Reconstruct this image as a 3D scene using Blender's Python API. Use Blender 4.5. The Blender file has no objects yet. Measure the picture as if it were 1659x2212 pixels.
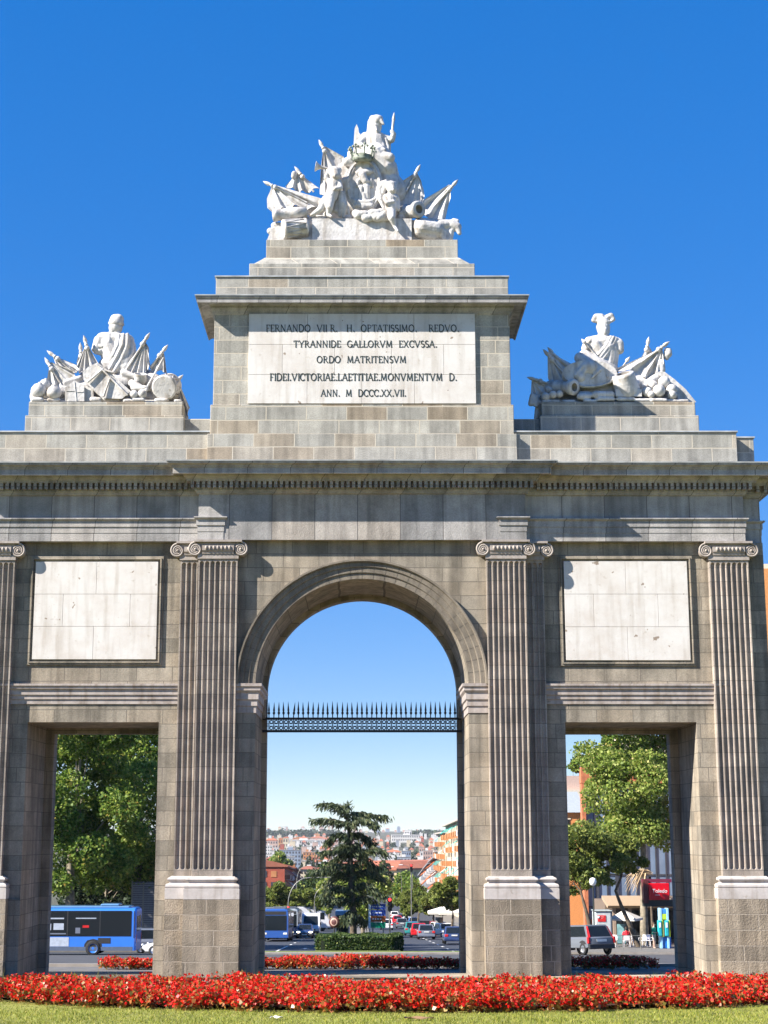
import bpy, math, random
import numpy as np
from mathutils import Vector, Matrix
R = math.radians
SC = bpy.context.scene
COL = SC.collection
random.seed(7)

# ------------------------------------------------------------------ camera
FPX, CX, CY, TH = 3400.0, 782.0, 1106.0, math.atan(691.0 / 3400.0)   # focal length and axis measured on the photo (1659 px wide)
CZ = 3.2                                                             # eye height over the foot of the gate
cam = bpy.data.cameras.new('camera')
camo = bpy.data.objects.new('camera', cam); COL.objects.link(camo)
camo.location = (0, 0, CZ)
camo.rotation_euler = (R(90) + TH, 0, 0)
cam.sensor_fit = 'HORIZONTAL'; cam.sensor_width = 36.0
cam.lens = 36.0 * FPX / 1659.0
cam.shift_x = 47.5 / 1659.0
cam.clip_start = 0.5; cam.clip_end = 40000
SC.camera = camo

# ------------------------------------------------------------------ light
SUN_TO = Vector((-2.3, -1.0, 1.85)).normalized()      # towards the sun: high on the left, a little behind the viewer
world = bpy.data.worlds.new('World'); SC.world = world; world.use_nodes = True
wn = world.node_tree.nodes; wl = world.node_tree.links
for n in list(wn): wn.remove(n)
sky = wn.new('ShaderNodeTexSky'); sky.sky_type = 'NISHITA'; sky.sun_disc = False
sky.sun_elevation = math.asin(SUN_TO.z)
sky.sun_rotation = math.atan2(SUN_TO.x, SUN_TO.y)
sky.altitude = 650; sky.air_density = 0.71; sky.dust_density = 0.0; sky.ozone_density = 4.0
hsv = wn.new('ShaderNodeHueSaturation'); hsv.inputs['Saturation'].default_value = 2.4; hsv.inputs['Hue'].default_value = 0.520
bg = wn.new('ShaderNodeBackground'); bg.inputs['Strength'].default_value = 0.10
gam = wn.new('ShaderNodeGamma'); gam.inputs['Gamma'].default_value = 0.37
hsv.inputs['Value'].default_value = 1.92
wo = wn.new('ShaderNodeOutputWorld')
wl.new(sky.outputs[0], gam.inputs['Color']); wl.new(gam.outputs[0], hsv.inputs['Color']); wl.new(hsv.outputs[0], bg.inputs['Color']); wl.new(bg.outputs[0], wo.inputs['Surface'])
sun = bpy.data.lights.new('sun', 'SUN'); sun.energy = 5.0; sun.angle = R(0.5); sun.color = (1.0, 0.93, 0.83)
suno = bpy.data.objects.new('sun', sun); COL.objects.link(suno)
suno.rotation_euler = (-SUN_TO).to_track_quat('-Z', 'Y').to_euler()
SC.view_settings.view_transform = 'Standard'; SC.view_settings.look = 'None'
SC.view_settings.exposure = 1.4; SC.view_settings.gamma = 1.0; SC.view_settings.use_curve_mapping = False
SC.render.engine = 'CYCLES'
SC.cycles.use_denoising = True
SC.cycles.max_bounces = 5; SC.cycles.diffuse_bounces = 3; SC.cycles.glossy_bounces = 2; SC.cycles.transmission_bounces = 3
SC.cycles.caustics_reflective = False; SC.cycles.caustics_refractive = False

# ------------------------------------------------------------------ measuring helpers
def tz(py):                      # slope (rise per metre of distance) of a picture row
    return math.tan(TH + math.atan((CY - py) / FPX))
def Zat(py, d): return CZ + d * tz(py)
def Xat(px, z, d):               # world x of a picture column for a point of height z at distance d
    return (px - CX) * (d * math.cos(TH) + (z - CZ) * math.sin(TH)) / FPX
def P(px, py, d):
    z = Zat(py, d); return Vector((Xat(px, z, d), d, z))
def mpp(py, d):                  # metres per photo pixel there
    return (d * math.cos(TH) + d * tz(py) * math.sin(TH)) / FPX
PROF = [(-80, -1.0), (0, 1.6), (23, 2.63), (28, 2.9), (37, 3.2), (42, 3.5), (55, 4.2), (105, 7.75), (172, 11.0), (300, 16.5), (405, 19.2),
        (560, 24.0), (950, 34.0), (1500, 36.5), (2500, 31.0), (4000, 18.0), (6000, 4.0), (9000, -3.0), (14000, -8.0)]
_pd = np.array([p[0] for p in PROF], float); _pv = np.array([p[1] for p in PROF], float)
def G(y): return float(CZ - np.interp(y, _pd, _pv))

# ------------------------------------------------------------------ mesh builder
class MB:
    def __init__(s): s.v = []; s.f = []; s.m = []; s.sm = []
    def add(s, vs, fs, mi=0, smooth=False):
        b = len(s.v); s.v += [tuple(v) for v in vs]
        for f in fs: s.f.append(tuple(b + i for i in f)); s.m.append(mi); s.sm.append(smooth)
        return s
    def box(s, x0, x1, y0, y1, z0, z1, mi=0):
        vs = [(x0,y0,z0),(x1,y0,z0),(x1,y1,z0),(x0,y1,z0),(x0,y0,z1),(x1,y0,z1),(x1,y1,z1),(x0,y1,z1)]
        return s.add(vs, [(0,3,2,1),(4,5,6,7),(0,1,5,4),(1,2,6,5),(2,3,7,6),(3,0,4,7)], mi)
    def obox(s, c, ax, ay, az, mi=0):           # oriented box: centre and three half-axis vectors
        c, ax, ay, az = Vector(c), Vector(ax), Vector(ay), Vector(az)
        vs = [c+ax*i+ay*j+az*k for k in (-1,1) for j in (-1,1) for i in (-1,1)]
        return s.add(vs, [(0,2,3,1),(4,5,7,6),(0,1,5,4),(1,3,7,5),(3,2,6,7),(2,0,4,6)], mi)
    def frustum(s, c0, hx0, hy0, c1, hx1, hy1, mi=0):
        a, b = Vector(c0), Vector(c1)
        vs = [a+Vector(q) for q in ((-hx0,-hy0,0),(hx0,-hy0,0),(hx0,hy0,0),(-hx0,hy0,0))] + [b+Vector(q) for q in ((-hx1,-hy1,0),(hx1,-hy1,0),(hx1,hy1,0),(-hx1,hy1,0))]
        return s.add(vs, [(0,3,2,1),(4,5,6,7),(0,1,5,4),(1,2,6,5),(2,3,7,6),(3,0,4,7)], mi)
    def prism(s, poly, fn0, fn1, mi=0, smooth=False):   # poly points mapped by two functions to the two ends
        n = len(poly); vs = [fn0(p) for p in poly] + [fn1(p) for p in poly]
        s.add(vs, [tuple(range(n))[::-1], tuple(range(n, 2*n))], mi)
        return s.add(vs, [(i, (i+1) % n, n+(i+1) % n, n+i) for i in range(n)], mi, smooth)
    def tube(s, pts, rad, n=8, mi=0, cap=True, smooth=True, flat=1.0):
        pts = [Vector(p) for p in pts]
        if not hasattr(rad, '__len__'): rad = [rad]*len(pts)
        rings = []; up = None
        for i, p in enumerate(pts):
            t = (pts[min(i+1, len(pts)-1)] - pts[max(i-1, 0)])
            t = t.normalized() if t.length > 1e-9 else Vector((0,0,1))
            if up is None:
                up = Vector((0,0,1)) if abs(t.z) < .9 else Vector((1,0,0))
            a = t.cross(up)
            if a.length < 1e-6: a = t.cross(Vector((0,1,0)))
            a.normalize(); b = a.cross(t).normalized(); up = b
            rings.append([p + (a*math.cos(q) + b*math.sin(q)*flat)*rad[i] for q in [2*math.pi*k/n for k in range(n)]])
        vs = [v for r in rings for v in r]; fs = []
        for i in range(len(pts)-1):
            for k in range(n): fs.append((i*n+k, i*n+(k+1) % n, (i+1)*n+(k+1) % n, (i+1)*n+k))
        s.add(vs, fs, mi, smooth)
        if cap: s.add(rings[0], [tuple(range(n))[::-1]], mi); s.add(rings[-1], [tuple(range(n))], mi)
        return s
    def capsule(s, a, b, ra, rb, n=10, mi=0):
        a, b = Vector(a), Vector(b); t = (b-a); L = t.length
        t = t/L if L > 1e-6 else Vector((0,0,1))
        pts, rs = [], []
        for k in range(5):
            q = math.pi/2*k/4; pts.append(a - t*ra*math.cos(q)); rs.append(max(ra*math.sin(q), ra*.02))
        for k in range(5):
            q = math.pi/2*k/4; pts.append(b + t*rb*math.sin(q)); rs.append(max(rb*math.cos(q), rb*.02))
        return s.tube(pts, rs, n, mi)
    def lathe(s, prof, c, axis=(0,0,1), n=16, mi=0, smooth=True, cap=True):   # prof: (radius, height along axis)
        c = Vector(c); t = Vector(axis).normalized()
        a = t.orthogonal().normalized(); b = t.cross(a)
        rings = [[c + t*h + (a*math.cos(2*math.pi*k/n)+b*math.sin(2*math.pi*k/n))*max(r, 1e-4) for k in range(n)] for r, h in prof]
        fs = [(i*n+k, i*n+(k+1) % n, (i+1)*n+(k+1) % n, (i+1)*n+k) for i in range(len(prof)-1) for k in range(n)]
        s.add([v for r in rings for v in r], fs, mi, smooth)
        if cap: s.add(rings[0], [tuple(range(n))[::-1]], mi); s.add(rings[-1], [tuple(range(n))], mi)
        return s
    def ball(s, c, r, mi=0, n=12, m=8, rot=None):
        c = Vector(c); r = Vector((r, r, r)) if not hasattr(r, '__len__') else Vector(r)
        vs = []
        for i in range(m+1):
            ph = math.pi*i/m
            for k in range(n):
                q = Vector((math.sin(ph)*math.cos(2*math.pi*k/n)*r.x, math.sin(ph)*math.sin(2*math.pi*k/n)*r.y, -math.cos(ph)*r.z))
                vs.append(c + (rot @ q if rot else q))
        fs = [(i*n+k, i*n+(k+1) % n, (i+1)*n+(k+1) % n, (i+1)*n+k) for i in range(m) for k in range(n)]
        return s.add(vs, fs, mi, True)
    def grid(s, pts, mi=0, smooth=True, thick=0.0, nrm=(0,1,0)):     # pts[i][j] sheet with real thickness
        ni, nj = len(pts), len(pts[0])
        vs = [Vector(p) for row in pts for p in row]
        fs = [(i*nj+j, i*nj+j+1, (i+1)*nj+j+1, (i+1)*nj+j) for i in range(ni-1) for j in range(nj-1)]
        if thick == 0: return s.add(vs, fs, mi, smooth)
        d = Vector(nrm)*thick; n0 = len(vs)
        vs2 = vs + [v+d for v in vs]
        fs2 = fs + [tuple(n0+i for i in f[::-1]) for f in fs]
        rim = [i*nj for i in range(ni)] + [(ni-1)*nj+j for j in range(1, nj)] + [i*nj+nj-1 for i in range(ni-2, -1, -1)] + [j for j in range(nj-2, 0, -1)]
        for a, b in zip(rim, rim[1:]+rim[:1]): fs2.append((a, n0+a, n0+b, b))
        return s.add(vs2, fs2, mi, smooth)
    def mould(s, path, prof, mi=0, smooth=False, closed=False):
        """mitred moulding: plan path (x, y) with outside on its right hand; prof = (out, z) from bottom to top"""
        n = len(path); pv = [Vector((p[0], p[1])) for p in path]; offs = []
        for i in range(n):
            d0 = (pv[i]-pv[i-1]).normalized() if (i > 0 or closed) else None
            d1 = (pv[(i+1) % n]-pv[i]).normalized() if (i < n-1 or closed) else None
            if d0 is None: d0 = d1
            if d1 is None: d1 = d0
            n0 = Vector((d0.y, -d0.x)); n1 = Vector((d1.y, -d1.x))
            m = n0+n1; offs.append(m / max(1e-6, m.dot(n0)) if m.length > 1e-6 else n0)
        vs = []
        for i in range(n):
            for o, z in prof: vs.append((pv[i].x+offs[i].x*o, pv[i].y+offs[i].y*o, z))
        k = len(prof)
        for i in range(n if closed else n-1):
            j = (i+1) % n
            s.add([vs[i*k+q] for q in range(k)] + [vs[j*k+q] for q in range(k)], [(q, k+q, k+q+1, q+1) for q in range(k-1)], mi, smooth)
        if not closed:
            for i in (0, n-1):
                e = [vs[i*k+q] for q in range(k)]
                s.add(e, [tuple(range(k)) if i else tuple(range(k))[::-1]], mi)
        return s
    def build(s, name, mats, parent=None, origin=None, bevel=0, seg=1):
        me = bpy.data.meshes.new(name)
        o0 = Vector(origin) if origin is not None else (Vector(parent['_w']) if parent is not None and '_w' in parent else Vector((0,0,0)))
        me.from_pydata([(v[0]-o0.x, v[1]-o0.y, v[2]-o0.z) for v in s.v], [], s.f)
        if not isinstance(mats, (list, tuple)): mats = [mats]
        for m in mats: me.materials.append(m)
        me.polygons.foreach_set('material_index', s.m); me.polygons.foreach_set('use_smooth', s.sm)
        me.update()
        o = bpy.data.objects.new(name, me); COL.objects.link(o)
        if parent is not None: o.parent = parent; o['_w'] = list(o0)
        elif origin is not None: o.location = o0
        if bevel:
            b = o.modifiers.new('bevel', 'BEVEL'); b.width = bevel; b.segments = seg; b.limit_method = 'ANGLE'; b.angle_limit = R(50)
        return o
def thing(name, label, cat, loc, group=None):
    o = bpy.data.objects.new(name, None); COL.objects.link(o); o.location = loc; o['_w'] = list(loc)
    o.empty_display_size = .2; o['label'] = label; o['category'] = cat
    if group: o['group'] = group
    return o
def local(name, label, cat, loc, group=None):        # a thing whose parts are written in its own coordinates
    o = thing(name, label, cat, loc, group); o['_w'] = [0, 0, 0]; return o
def tag(o, label=None, cat=None, group=None, kind=None):
    if label: o['label'] = label
    if cat: o['category'] = cat
    if group: o['group'] = group
    if kind: o['kind'] = kind
    return o
def copy_tree(o, parent=None):
    c = o.copy(); COL.objects.link(c)
    if parent is not None: c.parent = parent
    for ch in list(KIDS.get(o.name, [])): copy_tree(ch, c)
    return c
KIDS = {}
def index_kids(root):
    for o in [root] + list(root.children_recursive): KIDS[o.name] = list(o.children)
def fuse(o, voxel=.03, smooth=4):                    # one continuous carved surface
    m = o.modifiers.new('fuse', 'REMESH'); m.mode = 'VOXEL'; m.voxel_size = voxel; m.use_smooth_shade = True
    if smooth:
        q = o.modifiers.new('soften', 'SMOOTH'); q.iterations = smooth; q.factor = .5
    return o
def big_mesh(name, verts, faces_quads, mats, mi=None, smooth=False):   # numpy arrays -> object
    me = bpy.data.meshes.new(name)
    nv, nf, k = len(verts), len(faces_quads), faces_quads.shape[1]
    me.vertices.add(nv); me.vertices.foreach_set('co', np.ascontiguousarray(verts, np.float32).ravel())
    me.loops.add(nf*k); me.loops.foreach_set('vertex_index', np.ascontiguousarray(faces_quads, np.int32).ravel())
    me.polygons.add(nf); me.polygons.foreach_set('loop_start', np.arange(0, nf*k, k, dtype=np.int32))
    for m in (mats if isinstance(mats, (list, tuple)) else [mats]): me.materials.append(m)
    if mi is not None: me.polygons.foreach_set('material_index', np.ascontiguousarray(mi, np.int32))
    me.update(calc_edges=True); me.validate()
    o = bpy.data.objects.new(name, me); COL.objects.link(o); return o
def cards(c, size, rng, up=0.0, aspect=1.0, bend=0.25):      # many leaf-sized diamonds: returns vertex and face arrays
    n = len(c)
    nr = rng.normal(size=(n, 3)); nr[:, 2] += up; nr /= np.linalg.norm(nr, axis=1)[:, None]
    t = rng.normal(size=(n, 3)); t -= nr*(t*nr).sum(1)[:, None]; t /= np.linalg.norm(t, axis=1)[:, None]
    b = np.cross(nr, t); s = np.asarray(size).reshape(-1, 1)*np.ones((n, 1))
    v = np.stack([c-t*s*.5, c+b*s*.42*aspect-nr*s*bend*.5, c+t*s*.5, c-b*s*.42*aspect-nr*s*bend*.5], 1).reshape(-1, 3)
    return v, np.arange(4*n).reshape(n, 4)

# ------------------------------------------------------------------ materials
def newmat(name):
    m = bpy.data.materials.new(name); m.use_nodes = True; nt = m.node_tree
    return m, nt.nodes, nt.links, nt.nodes['Principled BSDF']
def plain(name, col, rough=.6, metal=0.0, noise=.12, scale=6.0, spec=.4, coat=0, detail=4, bump=0):
    m, N, L, b = newmat(name)
    tc = N.new('ShaderNodeNewGeometry'); nz = N.new('ShaderNodeTexNoise'); nz.inputs['Scale'].default_value = scale; nz.inputs['Detail'].default_value = detail
    L.new(tc.outputs['Position'], nz.inputs['Vector'])
    mp = N.new('ShaderNodeMapRange'); mp.inputs['From Min'].default_value = .3; mp.inputs['From Max'].default_value = .7
    mp.inputs['To Min'].default_value = 1-noise; mp.inputs['To Max'].default_value = 1+noise
    mx = N.new('ShaderNodeVectorMath'); mx.operation = 'SCALE'; mx.inputs[0].default_value = col[:3]
    L.new(nz.outputs['Fac'], mp.inputs['Value']); L.new(mp.outputs[0], mx.inputs['Scale']); L.new(mx.outputs[0], b.inputs['Base Color'])
    b.inputs['Roughness'].default_value = rough; b.inputs['Metallic'].default_value = metal
    b.inputs['Specular IOR Level'].default_value = spec; b.inputs['Coat Weight'].default_value = coat
    if bump:
        bp = N.new('ShaderNodeBump'); bp.inputs['Strength'].default_value = bump; bp.inputs['Distance'].default_value = .02
        L.new(nz.outputs['Fac'], bp.inputs['Height']); L.new(bp.outputs[0], b.inputs['Normal'])
    return m
def ramp(N, stops):
    r = N.new('ShaderNodeValToRGB'); e = r.color_ramp.elements
    while len(e) < len(stops): e.new(.5)
    for q, (p, c) in zip(e, stops): q.position = p; q.color = (c[0], c[1], c[2], 1)
    return r
def leafmat(name, stops, trans=.35, rough=.55):
    m, N, L, b = newmat(name)
    g = N.new('ShaderNodeNewGeometry'); r = ramp(N, stops); L.new(g.outputs['Random Per Island'], r.inputs[0])
    L.new(r.outputs[0], b.inputs['Base Color']); b.inputs['Roughness'].default_value = rough; b.inputs['Specular IOR Level'].default_value = .3
    tr = N.new('ShaderNodeBsdfTranslucent'); L.new(r.outputs[0], tr.inputs['Color'])
    mx = N.new('ShaderNodeMixShader'); mx.inputs[0].default_value = trans
    L.new(b.outputs[0], mx.inputs[1]); L.new(tr.outputs[0], mx.inputs[2]); L.new(mx.outputs[0], N['Material Output'].inputs['Surface'])
    return m
def stone(name, w=.85, h=.335, z0=0.0, c1=(.36,.325,.275), c2=(.27,.245,.215), mortar=(.40,.37,.32), msize=.008, stain=.35, bump=.35, warm=.5, x0=0.0, tint=(.40,.30,.19)):
    m, N, L, b = newmat(name)
    g = N.new('ShaderNodeNewGeometry'); sp = N.new('ShaderNodeSeparateXYZ'); L.new(g.outputs['Position'], sp.inputs[0])
    ad = N.new('ShaderNodeMath'); ad.operation = 'ADD'; L.new(sp.outputs[0], ad.inputs[0]); L.new(sp.outputs[1], ad.inputs[1])
    zz = N.new('ShaderNodeMath'); zz.operation = 'SUBTRACT'; zz.inputs[1].default_value = z0; L.new(sp.outputs[2], zz.inputs[0])
    ax = N.new('ShaderNodeMath'); ax.operation = 'SUBTRACT'; ax.inputs[1].default_value = x0; L.new(ad.outputs[0], ax.inputs[0])
    # courses wander a little, block ends more
    nv = N.new('ShaderNodeTexNoise'); nv.inputs['Scale'].default_value = .9; L.new(g.outputs['Position'], nv.inputs['Vector'])
    wob = N.new('ShaderNodeMath'); wob.operation = 'MULTIPLY_ADD'; wob.inputs[1].default_value = .03; L.new(nv.outputs['Fac'], wob.inputs[0]); L.new(zz.outputs[0], wob.inputs[2])
    fl = N.new('ShaderNodeMath'); fl.operation = 'DIVIDE'; fl.inputs[1].default_value = h; L.new(zz.outputs[0], fl.inputs[0])
    f2 = N.new('ShaderNodeMath'); f2.operation = 'FLOOR'; L.new(fl.outputs[0], f2.inputs[0])
    wn_ = N.new('ShaderNodeTexWhiteNoise'); wn_.noise_dimensions = '1D'; L.new(f2.outputs[0], wn_.inputs['W'])
    sh = N.new('ShaderNodeMath'); sh.operation = 'MULTIPLY_ADD'; sh.inputs[1].default_value = w*.9; L.new(wn_.outputs['Value'], sh.inputs[0]); L.new(ax.outputs[0], sh.inputs[2])
    cb = N.new('ShaderNodeCombineXYZ'); L.new(sh.outputs[0], cb.inputs[0]); L.new(wob.outputs[0], cb.inputs[1])
    br = N.new('ShaderNodeTexBrick'); br.offset = .5; br.inputs['Scale'].default_value = 1; br.inputs['Brick Width'].default_value = w; br.inputs['Row Height'].default_value = h
    br.inputs['Mortar Size'].default_value = msize; br.inputs['Mortar Smooth'].default_value = .2; br.inputs['Bias'].default_value = 0
    br.inputs['Color1'].default_value = (0,0,0,1); br.inputs['Color2'].default_value = (1,1,1,1); br.inputs['Mortar'].default_value = (.5,.5,.5,1)
    L.new(cb.outputs[0], br.inputs['Vector'])
    sv = N.new('ShaderNodeSeparateColor'); L.new(br.outputs['Color'], sv.inputs[0])
    mid = tuple((a*.55+q*.45) for a, q in zip(c1, c2))
    wrm = tuple(a*(1-warm*.4)+q*warm*.4 for a, q in zip(mid, tint))
    rr = ramp(N, [(0, c2), (.35, mid), (.62, c1), (.82, wrm), (1, c1)]); L.new(sv.outputs[0], rr.inputs[0])
    # granite speckle and large stains
    n1 = N.new('ShaderNodeTexNoise'); n1.inputs['Scale'].default_value = 38; n1.inputs['Detail'].default_value = 3; L.new(g.outputs['Position'], n1.inputs['Vector'])
    n2 = N.new('ShaderNodeTexNoise'); n2.inputs['Scale'].default_value = 1.7; n2.inputs['Detail'].default_value = 6; n2.inputs['Roughness'].default_value = .65; L.new(g.outputs['Position'], n2.inputs['Vector'])
    def mr(src, a, bb, lo, hi):
        q = N.new('ShaderNodeMapRange'); q.inputs['From Min'].default_value = a; q.inputs['From Max'].default_value = bb; q.inputs['To Min'].default_value = lo; q.inputs['To Max'].default_value = hi
        L.new(src, q.inputs['Value']); return q.outputs[0]
    k = N.new('ShaderNodeMath'); k.operation = 'MULTIPLY'; L.new(mr(n1.outputs['Fac'], .3, .7, .86, 1.14), k.inputs[0]); L.new(mr(n2.outputs['Fac'], .3, .7, 1-stain*.6, 1+stain*.4), k.inputs[1])
    # rain streaks
    st = N.new('ShaderNodeMapping'); st.inputs['Scale'].default_value = (2.6, 2.6, .18); L.new(g.outputs['Position'], st.inputs[0])
    n3 = N.new('ShaderNodeTexNoise'); n3.inputs['Scale'].default_value = 2; n3.inputs['Detail'].default_value = 5; L.new(st.outputs[0], n3.inputs['Vector'])
    k2 = N.new('ShaderNodeMath'); k2.operation = 'MULTIPLY'; L.new(k.outputs[0], k2.inputs[0]); L.new(mr(n3.outputs['Fac'], .42, .68, 1.06, 1-stain*.75), k2.inputs[1])
    sc_ = N.new('ShaderNodeVectorMath'); sc_.operation = 'SCALE'; L.new(rr.outputs[0], sc_.inputs[0]); L.new(k2.outputs[0], sc_.inputs['Scale'])
    mx = N.new('ShaderNodeMix'); mx.data_type = 'RGBA'; L.new(br.outputs['Fac'], mx.inputs['Factor']); L.new(sc_.outputs[0], mx.inputs['A']); mx.inputs['B'].default_value = (*mortar, 1)
    L.new(mx.outputs['Result'], b.inputs['Base Color']); b.inputs['Roughness'].default_value = .85; b.inputs['Specular IOR Level'].default_value = .25
    hh = N.new('ShaderNodeMath'); hh.operation = 'MULTIPLY_ADD'; hh.inputs[1].default_value = -1.6; L.new(br.outputs['Fac'], hh.inputs[0])
    h2 = N.new('ShaderNodeMath'); h2.operation = 'ADD'; L.new(n1.outputs['Fac'], h2.inputs[0]); L.new(n2.outputs['Fac'], h2.inputs[1]); L.new(h2.outputs[0], hh.inputs[2])
    bp = N.new('ShaderNodeBump'); bp.inputs['Strength'].default_value = bump; bp.inputs['Distance'].default_value = .02; L.new(hh.outputs[0], bp.inputs['Height']); L.new(bp.outputs[0], b.inputs['Normal'])
    return m
def marble(name, col=(.78,.745,.69), stain=(.50,.42,.33), amt=.5, scale=1.6, crack=False, bump=.12):
    m, N, L, b = newmat(name)
    g = N.new('ShaderNodeNewGeometry')
    n1 = N.new('ShaderNodeTexNoise'); n1.inputs['Scale'].default_value = scale; n1.inputs['Detail'].default_value = 8; n1.inputs['Roughness'].default_value = .7; L.new(g.outputs['Position'], n1.inputs['Vector'])
    r1 = ramp(N, [(.42, (0,0,0)), (.78, (1,1,1))]); L.new(n1.outputs['Fac'], r1.inputs[0])
    k = N.new('ShaderNodeMath'); k.operation = 'MULTIPLY'; k.inputs[1].default_value = amt; L.new(r1.outputs[0], k.inputs[0])
    mx = N.new('ShaderNodeMix'); mx.data_type = 'RGBA'; mx.inputs['A'].default_value = (*col, 1); mx.inputs['B'].default_value = (*stain, 1); L.new(k.outputs[0], mx.inputs['Factor'])
    out = mx.outputs['Result']
    n4 = N.new('ShaderNodeTexNoise'); n4.inputs['Scale'].default_value = 9; n4.inputs['Detail'].default_value = 5; L.new(g.outputs['Position'], n4.inputs['Vector'])
    r4 = ramp(N, [(.66, (1,1,1)), (.72, (.72,.68,.62))]); L.new(n4.outputs['Fac'], r4.inputs[0])
    m4 = N.new('ShaderNodeMix'); m4.data_type = 'RGBA'; m4.blend_type = 'MULTIPLY'; m4.inputs['Factor'].default_value = amt; L.new(out, m4.inputs['A']); L.new(r4.outputs[0], m4.inputs['B']); out = m4.outputs['Result']
    if crack:          # dark rust pits on the big tablets
        n5 = N.new('ShaderNodeTexNoise'); n5.inputs['Scale'].default_value = 5; n5.inputs['Detail'].default_value = 2; L.new(g.outputs['Position'], n5.inputs['Vector'])
        r5 = ramp(N, [(.715, (1,1,1)), (.735, (.33,.24,.16))]); L.new(n5.outputs['Fac'], r5.inputs[0])
        m5 = N.new('ShaderNodeMix'); m5.data_type = 'RGBA'; m5.blend_type = 'MULTIPLY'; m5.inputs['Factor'].default_value = .8; L.new(out, m5.inputs['A']); L.new(r5.outputs[0], m5.inputs['B']); out = m5.outputs['Result']
    st = N.new('ShaderNodeMapping'); st.inputs['Scale'].default_value = (3.4, 3.4, .3); L.new(g.outputs['Position'], st.inputs[0])      # run-off streaks
    n6 = N.new('ShaderNodeTexNoise'); n6.inputs['Scale'].default_value = 2; n6.inputs['Detail'].default_value = 6; L.new(st.outputs[0], n6.inputs['Vector'])
    r6 = ramp(N, [(.50, (1,1,1)), (.72, (.66,.61,.55))]); L.new(n6.outputs['Fac'], r6.inputs[0])
    m6 = N.new('ShaderNodeMix'); m6.data_type = 'RGBA'; m6.blend_type = 'MULTIPLY'; m6.inputs['Factor'].default_value = min(1, amt*1.1); L.new(out, m6.inputs['A']); L.new(r6.outputs[0], m6.inputs['B']); out = m6.outputs['Result']
    L.new(out, b.inputs['Base Color']); b.inputs['Roughness'].default_value = .6; b.inputs['Specular IOR Level'].default_value = .3
    n2 = N.new('ShaderNodeTexNoise'); n2.inputs['Scale'].default_value = 14; n2.inputs['Detail'].default_value = 4; L.new(g.outputs['Position'], n2.inputs['Vector'])
    bp = N.new('ShaderNodeBump'); bp.inputs['Strength'].default_value = bump; bp.inputs['Distance'].default_value = .03; L.new(n2.outputs['Fac'], bp.inputs['Height']); L.new(bp.outputs[0], b.inputs['Normal'])
    return m
M = {}
M['wall'] = stone('granite_wall', w=.85, h=.335, c1=(0.330,0.288,0.229), c2=(0.217,0.194,0.156), mortar=(0.120,0.106,0.087), msize=.007, stain=.5)
M['attic'] = stone('granite_attic', w=.98, h=.342, z0=.02, c1=(0.397,0.380,0.335), c2=(0.283,0.275,0.245), mortar=(0.476,0.426,0.344), msize=.012, stain=.42, warm=.9*1.7, tint=(.27,.18,.09))
M['entab'] = stone('granite_entablature', w=1.02, h=1.4, z0=9.9, c1=(0.400,0.382,0.368), c2=(0.250,0.245,0.243), mortar=(0.116,0.108,0.105), msize=.009, stain=.42, warm=.7)
M['shaft'] = stone('granite_shaft', w=3.1, h=.335, c1=(0.385,0.335,0.285), c2=(0.289,0.253,0.219), mortar=(0.148,0.131,0.114), msize=.006, stain=.5, tint=(0.252,0.179,0.138))
M['rough'] = stone('granite_rough', w=.86, h=.345, c1=(0.325,0.273,0.207), c2=(0.212,0.180,0.137), mortar=(0.348,0.299,0.239), msize=.013, stain=.5, bump=.9)
M['archi'] = stone('granite_arch', w=60, h=60, z0=-30, c1=(0.239,0.209,0.163), c2=(0.210,0.181,0.145), msize=.0, stain=.4)
M['marble'] = marble('marble_white', col=(.53,.51,.49), stain=(.34,.29,.23), amt=.4)
M['tablet'] = marble('marble_tablet', col=(.63,.61,.58), stain=(.40,.32,.25), amt=.5, crack=True, bump=.08)
M['trim'] = marble('limestone_trim', col=(0.420,0.371,0.341), stain=(0.182,0.147,0.128), amt=.9, scale=2.8)
M['statue'] = marble('marble_statue', col=(.62,.60,.58), stain=(.27,.26,.25), amt=.95, scale=2.8, bump=.4)
M['iron'] = plain('wrought_iron', (.015,.017,.022), .5, .3)
M['letter'] = plain('bronze_lettering', (.035,.05,.045), .6, .2)
M['lead'] = plain('lead_flashing', (.42,.43,.43), .5, .2, noise=.3, scale=3)
M['bore'] = plain('shaded_bore', (.25,.23,.21), .9)
M['bronze'] = plain('weathered_bronze', (.22,.25,.20), .7, noise=.5, scale=9)
M['dark'] = plain('dark_void', (.02,.02,.022), .8)
# ------------------------------------------------------------------ ground sheet
M['earth'] = plain('dry_ground', (.075,.075,.045), .95, noise=.3, scale=.05)
rows = sorted(set([-70,-40,-15,0,6,12] + list(range(16,60,2)) + list(range(60,180,8)) + list(range(180,600,25)) + [650,750,850,950,1100,1300,1500,1800,2100,2500,3000,3500,4000,5000,6000,7500,8800]))
cols = [-2400,-1600,-1000,-500,-250,-120,-60,-30,-15,0,15,30,60,120,250,500,1000,1600,2400]
g = MB(); g.grid([[(x, y, G(y)-.06 if y < 600 else G(y)) for x in cols] for y in rows], smooth=True)
tag(g.build('ground', M['earth']), kind='structure')
def sheet(name, mat, x0, x1, y0, y1, lift, step=4, nx=2, kind='structure'):
    m = MB(); ys = np.linspace(y0, y1, max(2, int((y1-y0)/step)+1)); xs = np.linspace(x0, x1, nx)
    m.grid([[(x, y, G(y)+lift) for x in xs] for y in ys]); return tag(m.build(name, mat), kind=kind)

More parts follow.
